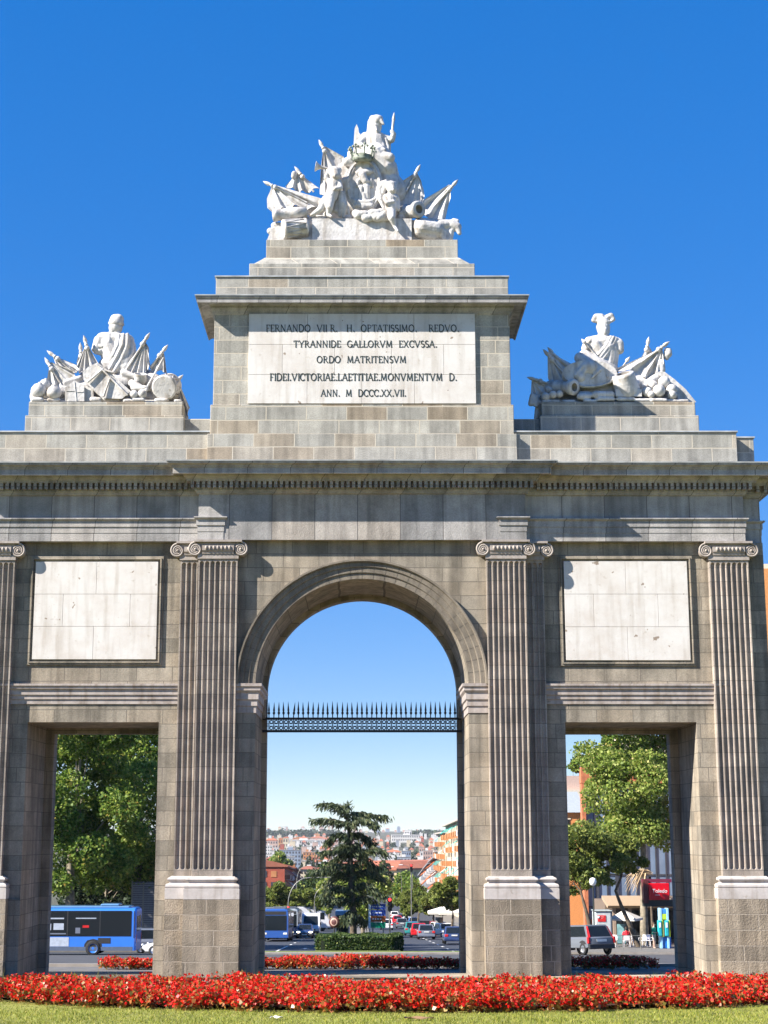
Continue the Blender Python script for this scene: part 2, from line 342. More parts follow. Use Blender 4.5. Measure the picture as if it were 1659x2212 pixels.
# ------------------------------------------------------------------ the gate
GATE = thing('city_gate', 'grey granite triumphal gate with one tall arch, two square doorways and fluted pilasters', 'gate', (0, 37.2, 0))
FS, FC, PS, PC, BK, RB = 37.2, 37.0, 37.0, 36.8, 39.9, 39.5
def X(off, py, d): return Xat(CX+off, Zat(py, d), d)
xdo, xdi, xa = X(724,1600,FS), X(440,1600,FS), X(231.5,1600,FC)
xcb = X(340,1880,PS)                     # where the centre bay steps forward
xend = 9.62
zspring = Zat(1478, FC); zdoor = Zat(1560, FS)
zent = Zat(1166, PC)
w = MB()
for s in (-1, 1):
    def bx(xa_, xb_, *r): w.box(min(s*xa_, s*xb_), max(s*xa_, s*xb_), *r)
    bx(xdo, xend, FS, RB, -.5, zent); bx(xdo-.2, xend, RB, BK, -.5, zent)
    bx(xdi, xcb, FS, RB, -.5, zent); bx(xdi+.2, xcb, RB, BK, -.5, zent)
    bx(xdi, xdo, FS, RB, zdoor, zent); bx(xdi+.2, xdo-.2, RB, BK, zdoor-.13, zent)
    bx(xdo-.02, xend, FS-.09, FS+.02, -.4, Zat(1943, FS)); bx(xdi+.02-.12, xcb, FS-.09, FS+.02, -.4, Zat(1943, FS))
    bx(xa, xcb, FC, RB, -.5, zspring); bx(xa-.12, xcb, RB, BK, -.5, zspring)
def archblock(r, y0, y1, ztop, n=48):
    pts = [(-r*math.cos(math.pi*i/n), zspring + r*math.sin(math.pi*i/n)) for i in range(n+1)]
    for (xa_, za), (xb_, zb) in zip(pts, pts[1:]):
        vs = [(xa_,y0,za),(xb_,y0,zb),(xb_,y0,ztop),(xa_,y0,ztop),(xa_,y1,za),(xb_,y1,zb),(xb_,y1,ztop),(xa_,y1,ztop)]
        w.add(vs, [(0,1,2,3),(7,6,5,4),(0,4,5,1),(3,2,6,7)])
    for s in (-1, 1): w.box(min(s*r, s*xcb), max(s*r, s*xcb), y0, y1, zspring, ztop)
archblock(xa, FC, RB, zent); archblock(xa-.12, RB, BK, zent)
w.build('wall', M['wall'], GATE)
# archivolt: three stepped rings
av = MB()
prof = [(xa-.0,0),(xa-.0,.04),(xa+.13,.04),(xa+.135,.065),(xa+.15,.075),(xa+.27,.075),(xa+.275,.10),(xa+.29,.11),(xa+.39,.11),(xa+.395,.16),(xa+.41,.175),(xa+.45,.175),(xa+.45,0)]
n = 64; vs = []
for i in range(n+1):
    q = math.pi*i/n
    for r, o in prof: vs.append((-r*math.cos(q), FC-o, zspring+r*math.sin(q)))
k = len(prof); av.add(vs, [(i*k+j, i*k+j+1, (i+1)*k+j+1, (i+1)*k+j) for i in range(n) for j in range(k-1)])
# voussoir joints across the rings
for i in range(1, 30):
    q = math.pi*i/30; c, s_ = -math.cos(q), math.sin(q)
    for (r0, r1, o) in ((xa, xa+.13, .042), (xa+.152, xa+.27, .077), (xa+.292, xa+.39, .112)):
        a = Vector((c*r0, FC-o, zspring+s_*r0)); b_ = Vector((c*r1, FC-o, zspring+s_*r1)); t = Vector((-s_, 0, -c)).normalized()*.003*(-1)
        av.obox((a+b_)/2, (b_-a)/2, t, Vector((0,.0015,0)), 1)
av.build('archivolt', [M['archi'], M['dark']], GATE)
# impost of the arch
zi0, zi1 = Zat(1540, FC), zspring
def impost_prof(z0, z1, o=.0):
    h = z1-z0
    return [(0,z0),(.02+o,z0),(.02+o,z0+h*.22),(.045+o,z0+h*.24),(.045+o,z0+h*.42),(.075+o,z0+h*.46),(.075+o,z0+h*.68),(.12+o,z0+h*.76),(.12+o,z0+h*.86),(.15+o,z0+h*.9),(.15+o,z1),(0,z1)]
for s in (-1, 1):
    m = MB(); xq_ = X(282,1500,FC); path = [(xq_, FC), (xa, FC), (xa, RB)] if s > 0 else [(-xa, RB), (-xa, FC), (-xq_, FC)]
    m.mould(path[::-1] if False else path[::-1], impost_prof(zi0, zi1+.01))
    m.build('impost', M['trim'], GATE)
# white string course over each doorway
for s in (-1, 1):
    m = MB(); xs = [X(404,1500,FS)-.1, X(779,1500,FS)+.12]
    path = [(xs[0], FS), (xs[1], FS)] if s > 0 else [(-xs[1], FS), (-xs[0], FS)]
    m.mould(path, impost_prof(Zat(1521, FS), Zat(1478, FS), .01))
    m.build('string_course', M['trim'], GATE)

# pilasters
zp1 = Zat(1943, PC-.25); zb1 = Zat(1893, PC); zf0 = Zat(1879, PC); zf1 = Zat(1212, PC); zc0 = Zat(1207, PC)
def flute_section(x0, x1, y, nfl, depth, k):       # plan outline across the front, k = 0..1 flute opening
    fil = .25; pitch = (x1-x0)/(nfl+fil/(1-fil)*0+.28); half = pitch*.415
    pts = [(x0, y)]
    for i in range(nfl):
        c = x0 + pitch*.14 + pitch*(i+.5)
        hw = max(half*k, .0008)
        for j in range(7):
            q = math.pi*j/6; pts.append((c-hw*math.cos(q), y+depth*k*math.sin(q)))
    pts.append((x1, y)); return pts
def pilaster(name, x0, x1, yf, back, vis, nfl, label=None):
    """fluted Ionic pilaster: shaft, base, pedestal, capital; vis = (left volute?, right volute?)"""
    c = (x0+x1)/2; hw = (x1-x0)/2
    m = MB(); zs = []
    for t in (0, .15, .4, .7, 1): zs.append((zf0+.05*t, math.sqrt(max(0, 1-(1-t)**2))))
    for t in (1, .7, .4, .15, 0): zs.append((zf1-.05*t, math.sqrt(max(0, 1-(1-t)**2))))
    zs = [(zb1, 0)] + zs + [(zc0+.03, 0)]
    secs = [[(px, py, z) for px, py in flute_section(x0, x1, yf, nfl, .072, k)] + [(x1, back, z), (x0, back, z)] for z, k in zs]
    kk = len(secs[0]); m.add([v for s_ in secs for v in s_], [(i*kk+j, i*kk+(j+1) % kk, (i+1)*kk+(j+1) % kk, (i+1)*kk+j) for i in range(len(secs)-1) for j in range(kk)])
    pil = m.build('pilaster', M['shaft'], GATE)
    if label: pil['label'] = label
    def wrap(prof_, nm, mat):
        q = MB(); q.mould([(x0, back), (x0, yf), (x1, yf), (x1, back)], prof_); return q.build(nm, mat, pil)
    ex = .17
    H = zb1-zp1
    base = [(0,zp1),(ex,zp1),(ex,zp1+H*.46),(ex-.02,zp1+H*.47),(ex-.005,zp1+H*.52),(ex-.005,zp1+H*.6),(ex-.03,zp1+H*.66),(ex-.09,zp1+H*.70),(ex-.10,zp1+H*.76),(ex-.06,zp1+H*.80),(ex-.045,zp1+H*.86),(ex-.06,zp1+H*.93),(ex-.11,zp1+H*.97),(ex-.12,zb1),(0,zb1+.001)]
    wrap(base, 'base', M['trimw'])
    q = MB(); q.mould([(x0, back), (x0, yf), (x1, yf), (x1, back)], [(0,-.4),(ex,-.4),(ex,zp1),(0,zp1)]); q.build('pedestal', M['rough'] if vis == (1, 1) else M['rough2'], pil, bevel=.015)
    # Ionic capital
    q = MB(); zv = Zat(1187, PC); ztop = zent-.012; r = .172
    ys = yf-.045
    q.box(x0-.02, x1+.02, yf-.03, back, zc0, zv-.11)                       # necking
    q.prism([(-.0,zv-.13),(-.05,zv-.11),(-.06,zv-.06),(-.085,zv-.03),(-.085,zv+.088),(0,zv+.088)], lambda p_: (x0+.085, yf+p_[0], p_[1]), lambda p_: (x1-.085, yf+p_[0], p_[1])); q.box(x0-.02, x1+.02, yf-.01, back, zv-.11, zv+.09)
    q.box(x0-.07, x1+.07, yf-.002, back, zv+.09, ztop-.05)                 # channel band
    q.box(x0-.10, x1+.10, yf-.10, back, ztop-.05, ztop)                    # abacus
    nn = 7                                                                  # egg and dart
    for i in range(nn):
        xe = x0+.14+(x1-x0-.28)*(i+.5)/nn
        q.ball((xe, yf-.085, zv+.03), (.034, .036, .055), n=8, m=6)
    for sd, on in ((-1, vis[0]), (1, vis[1])):
        if not on: continue
        xc = c + sd*(hw+.075)
        q.lathe([(.03,-.0),(r*.86,0),(r*.86,.22)], (xc, yf-.022, zv), (0,1,0), n=24)
        pts, rs = [], []
        for t in range(0, 73):
            a_ = t/72*3*2*math.pi; rr_ = r*(1-.84*(t/72)**.75)
            pts.append((xc + sd*(-1)*rr_*math.sin(-a_)*1, yf-.042, zv + rr_*math.cos(a_))); rs.append(.027*(1-.5*t/72))
        q.tube(pts, rs, 6)
        q.ball((xc, yf-.055, zv), .032, n=8, m=6)
    q.build('capital', M['cap'], pil)
    return pil
M['rough2'] = stone('granite_rough_side', w=.62, h=.345, x0=.27, c1=(.30,.25,.19), c2=(.195,.165,.125), mortar=(.33,.28,.225), msize=.013, stain=.5, bump=.9)
M['trimw'] = marble('base_limestone', col=(.50,.465,.44), stain=(.28,.25,.22), amt=.7, scale=2.2)
M['cap'] = marble('capital_stone', col=(.38,.335,.30), stain=(.19,.17,.155), amt=.75, scale=3.5)
for s in (-1, 1):
    def mir(a, b): return (a, b) if s > 0 else (-b, -a)
    xf0, xf1 = X(279.5,1890,PC), X(367.5,1890,PC)
    a, b = mir(xf0, xf1); pilaster('pilaster', a, b, PC, FS+.02, (1, 1), 7, 'front pilaster beside the tall arch')
    wv = X(407.5,1890,PS)
    a, b = mir(wv-(xf1-xf0), wv); pilaster('pilaster', a, b, PS, FS+.03, (0, 1) if s > 0 else (1, 0), 7, 'pilaster half hidden behind the front one')
    xo0, xo1 = X(780,1890,PS), X(868,1890,PS)
    a, b = mir(xo0, xo1); pilaster('pilaster', a, b, PS, FS+.02, (1, 1), 7, 'outer pilaster beside a doorway')

# entablature plan: end, side bay, centre bay
xsb = 9.15; xcc = X(353,1100,PC)
def plan(dy=0.0, grow=0.0):      # from right to left so that the outside lies on the right hand
    return [(xend, BK), (xend, FS+.12), (xsb, FS+.12), (xsb, PS), (xcc, PS), (xcc, PC), (-xcc, PC), (-xcc, PS), (-xsb, PS), (-xsb, FS+.12), (-xend, FS+.12), (-xend, BK)][::-1]
zf = [Zat(p, PS) for p in (1166,1152,1139,1126.5,1120.5)]; zf[0] = zent
zfr = Zat(1072, PS)
ar = MB(); aprof = [(-.01,zf[0]-.004),(.012,zf[0]-.004),(.012,zf[1]),(.022,zf[1]),(.022,zf[2]),(.044,zf[2]),(.044,zf[3]),(.07,zf[3]+.015),(.10,zf[4]-.03),(.10,zf[4]),(0,zf[4]+.005)]
xar = X(300,1140,PC)             # the mouldings stop here: a plain slab fills the middle
right = [(xend, BK), (xend, FS+.12), (xsb, FS+.12), (xsb, PS), (xcc, PS), (xcc, PC), (xar, PC), (xar, PC+.05)]
left = [(-x, y) for x, y in right][::-1]
ar.mould(right[::-1], aprof); ar.build('architrave', M['entab'], GATE, bevel=.006)
ar = MB(); ar.mould(left[::-1], aprof); ar.build('architrave', M['entab'], GATE, bevel=.006)
fz = MB(); fz.mould(plan(), [(-.02, zent), (-.0, zent), (0, zfr+.01), (-.02, zfr+.01)])
fz.box(-xend+.02, xend-.02, FS+.1, BK, zent, zfr)
fz.box(-xcc+.02, xcc-.02, PC+.01, FS+.2, zent+.002, zfr)
fz.box(-xsb+.02, xsb-.02, PS+.01, FS+.2, zent+.001, zfr)
fz.build('frieze', M['entab'], GATE)
# cornice
OV = .60
zd0, zd1 = Zat(1060, PS-.12), Zat(1044, PS-.2)
zco0, zco1, zct = Zat(1027, PS-OV+.06), Zat(1009, PS-OV), Zat(1000, PS-OV-.06)
zso = zco0+.05
cp = [(0,zfr),(.05,zfr+.02),(.07,zfr+.06),(.10,zd0-.02),(.10,zd0)]
cp2 = [(.10,zd0),(.10,zd1),(.27,zd1),(.28,zd1+.05),(.33,zd1+.10),(.36,zso-.02),(.36,zso),(OV-.1,zso),(OV-.06,zco0),(OV-.03,zco0),(OV-.03,zco1-.05),(OV,zco1-.03),(OV,zco1),(OV+.03,zco1+.02),(OV+.09,zct-.05),(OV+.10,zct),(-.1,zct+.03)]
co = MB(); co.mould(plan(), cp+cp2)
cornice = co.build('cornice', M['corn'] if 'corn' in M else M['entab'], GATE, bevel=.006)
fl = MB(); fl.mould(plan(), [(OV-.1,zct+.004),(OV+.115,zct-.004),(OV+.118,zct+.022),(-.3,zct+.055)]); fl.build('lead_flashing', M['lead'], GATE)
# dentils
de = MB(); pit = .131
def dentils(xa_, xb_, y):
    nn = int(abs(xb_-xa_)/pit); st = (xb_-xa_)/nn
    for i in range(nn):
        xx = xa_+st*(i+.5); de.box(xx-.037, xx+.037, y-.26, y-.115, zd0+.012, zd1+.002)
for s in (-1, 1):
    dentils(s*xcc+s*.25, s*(xsb+.2), PS); dentils(s*(xsb+.3), s*(xend+.2), FS+.12)
dentils(-xcc-.2, xcc+.2, PC)
yy = FS+.3
while yy < BK:
    for s in (-1, 1): de.box(min(s*(xend+.115), s*(xend+.245)), max(s*(xend+.115), s*(xend+.245)), yy-.041, yy+.041, zd0+.012, zd1+.002)
    yy += pit
de.build('dentil_course', M['entab'], cornice)

# attic
AS, AC = 37.1, 36.95
za_s = Zat(934, AS); xas = X(810,965,AS)
at = MB()
at.box(-xas, xas, AS, BK-.1, zct+.0, za_s)
at.box(-xend-.0, xend+.0, AS+.45, BK-.12, zct+.0, za_s-.03)
at.build('attic_wall', M['attic'], GATE, bevel=.008)
fl = MB()
for s in (-1, 1): fl = MB().box(min(s*3.6, s*(xas+.03)), max(s*3.6, s*(xas+.03)), AS-.035, BK-.05, za_s+.002, za_s+.035); fl.build('lead_flashing', M['lead'], GATE)
for s in (-1, 1): fl = MB().box(min(s*(xas+.031), s*(xend+.03)), max(s*(xas+.031), s*(xend+.03)), AS+.42, BK-.06, za_s-.028, za_s+.005); fl.build('lead_flashing', M['lead'], GATE)
yP = 38.05                          # front of the sculpture plinths
zl1, zl2 = Zat(897, yP), Zat(868, yP+.08)
for s in (-1, 1):
    p = MB(); q0, q1 = X(385,910,yP), X(728,910,yP)
    p.box(min(s*q0, s*q1), max(s*q0, s*q1), yP, BK-.3, za_s+.03, zl1)
    q0, q1 = X(388,880,yP+.08), X(720,880,yP+.08)
    p.box(min(s*q0, s*q1), max(s*q0, s*q1), yP+.08, BK-.38, zl1+.001, zl2)
    p.build('sculpture_plinth', M['attic'], GATE, bevel=.015, seg=2)
    p = MB(); zz = Zat(905, yP+.17); q0, q1 = X(300,920,yP+.17), X(386,920,yP+.17)
    p.box(min(s*q0, s*q1), max(s*q0, s*q1), yP+.17, BK-.4, za_s+.03, zz)
    p.build('link_wall', M['attic'], GATE, bevel=.01)
# central attic block
b1, b2, dw = X(335.5,990,AC), X(327.5,880,AC+.08), X(322,870,AC+.14)
zm1, zm2, zdie = Zat(937, AC), Zat(874, AC+.08), Zat(678, AC+.14)
YD = AC+.14; DP = BK-.1
ca = MB()
ca.box(-b1, b1, AC, DP, zct+.0, zm1); ca.box(-b2, b2, AC+.08, DP-.05, zm1+.001, zm2)
ca.box(-dw, dw, YD, DP-.1, zm2+.001, zdie+.3)
ca.build('attic_block', M['attic'], GATE, bevel=.012, seg=2)
ov = X(359.5,640,YD-.44)-dw
zk0, zk1 = Zat(652.6, YD-ov), Zat(638, YD-ov)
q = MB(); pth = [(-dw, DP-.1), (-dw, YD), (dw, YD), (dw, DP-.1)]
q.mould(pth, [(0,zdie-.03),(.03,zdie),(.05,zdie+.05),(.10,zdie+.12),(.10,zdie+.17),(.17,zk0+.05),(ov-.1,zk0+.04),(ov-.06,zk0),(ov-.03,zk0),(ov-.03,zk1-.07),(ov,zk1-.05),(ov,zk1),(-.1,zk1+.05)])
q.build('attic_cornice', M['entab'], GATE, bevel=.005)
q = MB(); q.mould(pth, [(ov-.05,zk1+.003),(ov+.02,zk1-.006),(ov+.022,zk1+.02),(-.1,zk1+.075)]); q.build('lead_flashing', M['lead'], GATE)
st = MB(); zt1 = Zat(598.5, YD+.02); zt2 = Zat(569, 37.55); zt3 = Zat(517.5, 37.9); zt25 = Zat(556, 37.85)
h1, h2, h3 = X(315.5,610,YD+.02), X(243.5,580,37.55), X(207,540,37.9)
st.box(-h1, h1, YD+.02, DP-.12, zk1+.0, zt1); st.box(-h2, h2, 37.55, DP-.3, zt1, zt2)
st.frustum((0, (37.55+DP-.3)/2, zt2), h2-.08, (DP-.3-37.55)/2-.06, (0, (37.87+DP-.45)/2, zt25), h3+.03, (DP-.45-37.87)/2)
st.box(-h3, h3, 37.9, DP-.5, zt25-.01, zt3)
st.build('attic_step', M['attic'], GATE, bevel=.012, seg=2)
q = MB(); q.box(-h1-.03, h1+.03, YD-.01, DP-.1, zt1+.002, zt1+.03); q.build('lead_flashing', M['lead'], GATE)

# inscription panel: marble slabs with bronze letters
ip0, ip1 = X(-245.5,775,YD), X(245,775,YD); zi_0, zi_1 = Zat(873, YD), Zat(679, YD)
q = MB(); gap = .004; cuts_z = [0, .345, .68, 1]; cuts = [[0,.26,.5,.73,1],[0,.15,.38,.63,.86,1],[0,.26,.5,.73,1]]
for r_ in range(3):
    z0 = zi_1+(zi_0-zi_1)*cuts_z[r_+1]; z1 = zi_1+(zi_0-zi_1)*cuts_z[r_]
    for c0, c1 in zip(cuts[r_], cuts[r_][1:]): q.box(ip0+(ip1-ip0)*c0+gap, ip0+(ip1-ip0)*c1-gap, YD-.055, YD+.02, z0+gap, z1-gap)
panel = q.build('inscription_panel', M['tablet'], GATE, bevel=.002)
# roman capitals: strokes on a 0..1 grid, (polyline, thick?) ; serifs added at the ends listed
def arc(cx, cy, rx, ry, a0, a1, n=12): return [(cx+rx*math.cos(R(a0+(a1-a0)*i/n)), cy+ry*math.sin(R(a0+(a1-a0)*i/n))) for i in range(n+1)]
T, N_ = 1, 0
GL = {
 'A': (.78, [([(0.03,0),(.39,1)],N_),([(.39,1),(.75,0)],T),([(.16,.36),(.60,.36)],N_)], [(.03,0),(.75,0)]),
 'C': (.72, [(arc(.42,.5,.38,.48,45,315,16),T),([(.69,.68),(.69,.95)],N_)], []),
 'D': (.80, [([(.12,0),(.12,1)],T),([(.12,1)]+arc(.34,.5,.42,.49,90,-90,14)+[(.12,0)],T)], []),
 'E': (.60, [([(.12,0),(.12,1)],T),([(.02,.97),(.54,.97),(.54,.8)],N_),([(.12,.52),(.46,.52)],N_),([(.02,.03),(.57,.03),(.57,.22)],N_)], []),
 'F': (.57, [([(.12,0),(.12,1)],T),([(.02,.97),(.54,.97),(.54,.8)],N_),([(.12,.50),(.44,.50)],N_)], [(.12,0)]),
 'G': (.78, [(arc(.42,.5,.38,.48,45,350,16),T),([(.70,.0),(.70,.42)],T),([(.55,.43),(.78,.43)],N_)], []),
 'H': (.82, [([(.12,0),(.12,1)],T),([(.70,0),(.70,1)],T),([(.12,.52),(.70,.52)],N_)], [(.12,0),(.12,1),(.70,0),(.70,1)]),
 'I': (.30, [([(.15,0),(.15,1)],T)], [(.15,0),(.15,1)]),
 'L': (.58, [([(.12,0),(.12,1)],T),([(.02,.03),(.56,.03),(.56,.22)],N_)], [(.12,1)]),
 'M': (.96, [([(.10,0),(.16,1)],N_),([(.16,1),(.47,.1)],T),([(.47,.1),(.79,1)],N_),([(.79,1),(.86,0)],T)], [(.10,0),(.86,0)]),
 'N': (.82, [([(.12,0),(.12,1)],N_),([(.12,1),(.70,0)],T),([(.70,0),(.70,1)],N_)], [(.12,0),(.70,1)]),
 'O': (.86, [(arc(.43,.5,.38,.48,0,360,22),T)], []),
 'P': (.62, [([(.12,0),(.12,1)],T),([(.12,.97),(.3,.97)]+arc(.3,.73,.26,.24,90,-90,9)+[(.12,.49)],N_)], [(.12,0),(.05,1)]),
 'R': (.72, [([(.12,0),(.12,1)],T),([(.12,.97),(.3,.97)]+arc(.3,.74,.24,.23,90,-90,9)+[(.12,.51)],N_),([(.32,.51),(.68,0)],T)], [(.12,0),(.05,1),(.68,0)]),
 'S': (.56, [(arc(.28,.73,.22,.24,40,250,9)+arc(.29,.26,.23,.25,80,-140,9),T)], []),
 'T': (.70, [([(.35,0),(.35,1)],T),([(.02,.8),(.03,.97),(.67,.97),(.68,.8)],N_)], [(.35,0)]),
 'V': (.80, [([(.04,1),(.40,0)],T),([(.40,0),(.76,1)],N_)], [(.04,1),(.76,1)]),
 'X': (.76, [([(.06,1),(.70,0)],T),([(.68,1),(.08,0)],N_)], [(.06,1),(.68,1),(.08,0),(.70,0)]),
 'Y': (.76, [([(.04,1),(.38,.48)],T),([(.72,1),(.38,.48)],N_),([(.38,0),(.38,.5)],T)], [(.04,1),(.72,1),(.38,0)]),
 '.': (.30, [([(.10,.04),(.2,.04)],T),([(.10,.09),(.2,.09)],T)], []), ' ': (.38, [], [])}
def carve(text, xa_, xb_, zbase, h, y, mat, parent, depth=.008):
    adv = sum(GL[c][0] for c in text) ; kx = (xb_-xa_)/adv; m = MB(); x = xa_
    def seg(a, b, wd):
        a3 = Vector((x+a[0]*kx*.86, y, zbase+a[1]*h)); b3 = Vector((x+b[0]*kx*.86, y, zbase+b[1]*h)); t = b3-a3
        if t.length < 1e-6: return
        nn = Vector((-t.z, 0, t.x)).normalized()*wd/2
        m.obox((a3+b3)/2, t/2+t.normalized()*wd*.2, nn, Vector((0, depth/2, 0)))
    for c in text:
        wd_, strokes, ser = GL[c]
        for pl, th in strokes:
            for a, b in zip(pl, pl[1:]): seg(a, b, h*(.125 if th else .07))
        for sx, sy in ser: 
            yv = .03 if sy == 0 else .97
            seg((sx-.10*h/kx, yv), (sx+.10*h/kx, yv), h*.05)
        x += wd_*kx
    return m.build('lettering', mat, parent)
LINES = [('FERNANDO  VII R.   H.  OPTATISSIMO.    REDVO.', 575, 993, 709, 15), ('TYRANNIDE  GALLORVM  EXCVSSA.', 634, 945, 743, 14.5),
         ('ORDO  MATRITENSVM', 684, 879, 776.5, 14.5), ('FIDEI.VICTORIAE.LAETITIAE.MONVMENTVM  D.', 583, 988, 814.5, 15.5), ('ANN.  M  DCCC.XX.VII.', 693, 878, 849, 14.5)]
for tx, a, b, yc, hp in LINES:
    z0, z1 = Zat(yc+hp/2, YD-.06), Zat(yc-hp/2, YD-.06)
    carve(tx, Xat(a, z0, YD-.06), Xat(b, z0, YD-.06), z0, z1-z0, YD-.0585, M['letter'], panel)

# blank marble tablets over the doorways, each in a moulded frame
def tablet(px0, px1, py0, py1, rows_):
    d = FS; zA, zB = Zat(py1, d), Zat(py0, d); zc = (zA+zB)/2
    x0, x1 = Xat(px0, zc, d), Xat(px1, zc, d)
    f = MB(); fw = .10
    pth = [(x0-.05, zA-.05), (x1+.05, zA-.05), (x1+.05, zB+.05), (x0-.05, zB+.05)]
    def ring(o0, o1, y0, y1):
        a = [(x0-o1, zA-o1), (x1+o1, zA-o1), (x1+o1, zB+o1), (x0-o1, zB+o1)]; b = [(x0-o0, zA-o0), (x1+o0, zA-o0), (x1+o0, zB+o0), (x0-o0, zB+o0)]
        vs = [(p[0], y1, p[1]) for p in a]+[(p[0], y0, p[1]) for p in a]+[(p[0], y0, p[1]) for p in b]+[(p[0], y1, p[1]) for p in b]
        for i in range(4):
            j = (i+1) % 4
            f.add([vs[i],vs[j],vs[4+j],vs[4+i],vs[8+j],vs[8+i],vs[12+j],vs[12+i]], [(0,1,2,3),(3,2,4,5),(5,4,6,7)])
    ring(.05, .085, d-.065, d+.01); ring(.085, .13, d-.04, d+.01)
    q = MB(); gp = .007; nr = len(rows_)
    hs = [0, .335, .665, 1]
    for i, cuts_ in enumerate(rows_):
        za, zb = zB+(zA-zB)*hs[i+1], zB+(zA-zB)*hs[i]
        for c0, c1 in zip(cuts_, cuts_[1:]): q.box(x0+(x1-x0)*c0+gp/2, x0+(x1-x0)*c1-gp/2, d-.05, d+.02, za+gp/2, zb-gp/2)
    tb = q.build('blank_tablet', M['tablet'], GATE, bevel=.003)
    f.build('tablet_frame', M['wall'], tb, bevel=.006)
tablet(74, 340, 1214, 1425, [[0,.5,1],[0,.235,.78,1],[0,.49,1]])
tablet(1219.5, 1487, 1213, 1427, [[0,.5,1],[0,.235,.755,1],[0,.5,1]])
# threshold paving inside the gate
q = MB()
q.grid([[(xx_, yy_, G(yy_)+.012) for xx_ in (-xend-.3, 0, xend+.3)] for yy_ in np.linspace(PC-.7, BK+.9, 9)], thick=-.3, nrm=(0,0,1)); q.build('paved_floor', M['rough'], GATE)

# ------------------------------------------------------------------ iron grille across the arch
gy = 39.3
gx = Xat(986, Zat(1560, gy), gy)*.5 - Xat(573.5, Zat(1560, gy), gy)*.5
GR = thing('iron_grille', 'black iron railing of spear points spanning the arch', 'railing', (0, gy, Zat(1583, gy)))
zr0, zr1, zr2, zr3 = Zat(1582, gy), Zat(1577, gy), Zat(1555, gy), Zat(1550, gy)
def part(m, nm, mat, par): return m.build(nm, mat, par)
part(MB().box(-gx-.1, gx+.1, gy-.035, gy+.035, zr0, zr1), 'rail', M['iron'], GR); part(MB().box(-gx-.1, gx+.1, gy-.03, gy+.03, zr2, zr3), 'rail', M['iron'], GR)
zsp = Zat(1516, gy); nS = 39
for i in range(nS):
    xx = -gx+.06+(2*gx-.12)*i/(nS-1); m = MB()
    lean = (random.random()-.5)*.03 + (.05 if i in (5,) else 0)
    m.box(xx-.011, xx+.011, gy-.011, gy+.011, zr1, zr2)
    b = Vector((xx, gy, zr3)); top = Vector((xx+lean, gy, zsp+(random.random()-.5)*.03)); L_ = top-b
    m.tube([b, b+L_*.18, b+L_*.24, b+L_*.30, b+L_*.38, b+L_*.46, b+L_*.70, top], [.013,.014,.028,.036,.017,.027,.015,.003], 7)
    m.build('spike', M['iron'], GR)
rg = MB(); nr_ = nS-1
for i in range(nr_):
    xx = -gx+.06+(2*gx-.12)*(i+.5)/nr_
    big = i in (nr_//2-1, nr_//2)
    for zc in ((zr1*.8+zr2*.2), (zr1*.2+zr2*.8)):
        rr = .038
        rg.tube([(xx+rr*math.cos(2*math.pi*k/10), gy, zc+rr*math.sin(2*math.pi*k/10)) for k in range(11)], .0125, 5, cap=False)
rg.box(-gx, gx, gy-.009, gy+.009, zr1+(zr2-zr1)*.36, zr1+(zr2-zr1)*.36+.016); rg.box(-gx, gx, gy-.009, gy+.009, zr1+(zr2-zr1)*.64-.016, zr1+(zr2-zr1)*.64)
rg.build('ring_band', M['iron'], GR)
for s in (-1, 1): MB().box(min(s*(gx+.02), s*(gx+.14)), max(s*(gx+.02), s*(gx+.14)), gy-.12, gy+.12, Zat(1552, gy), Zat(1512, gy)).build('stone_bracket', M['wall'], GATE, bevel=.01)
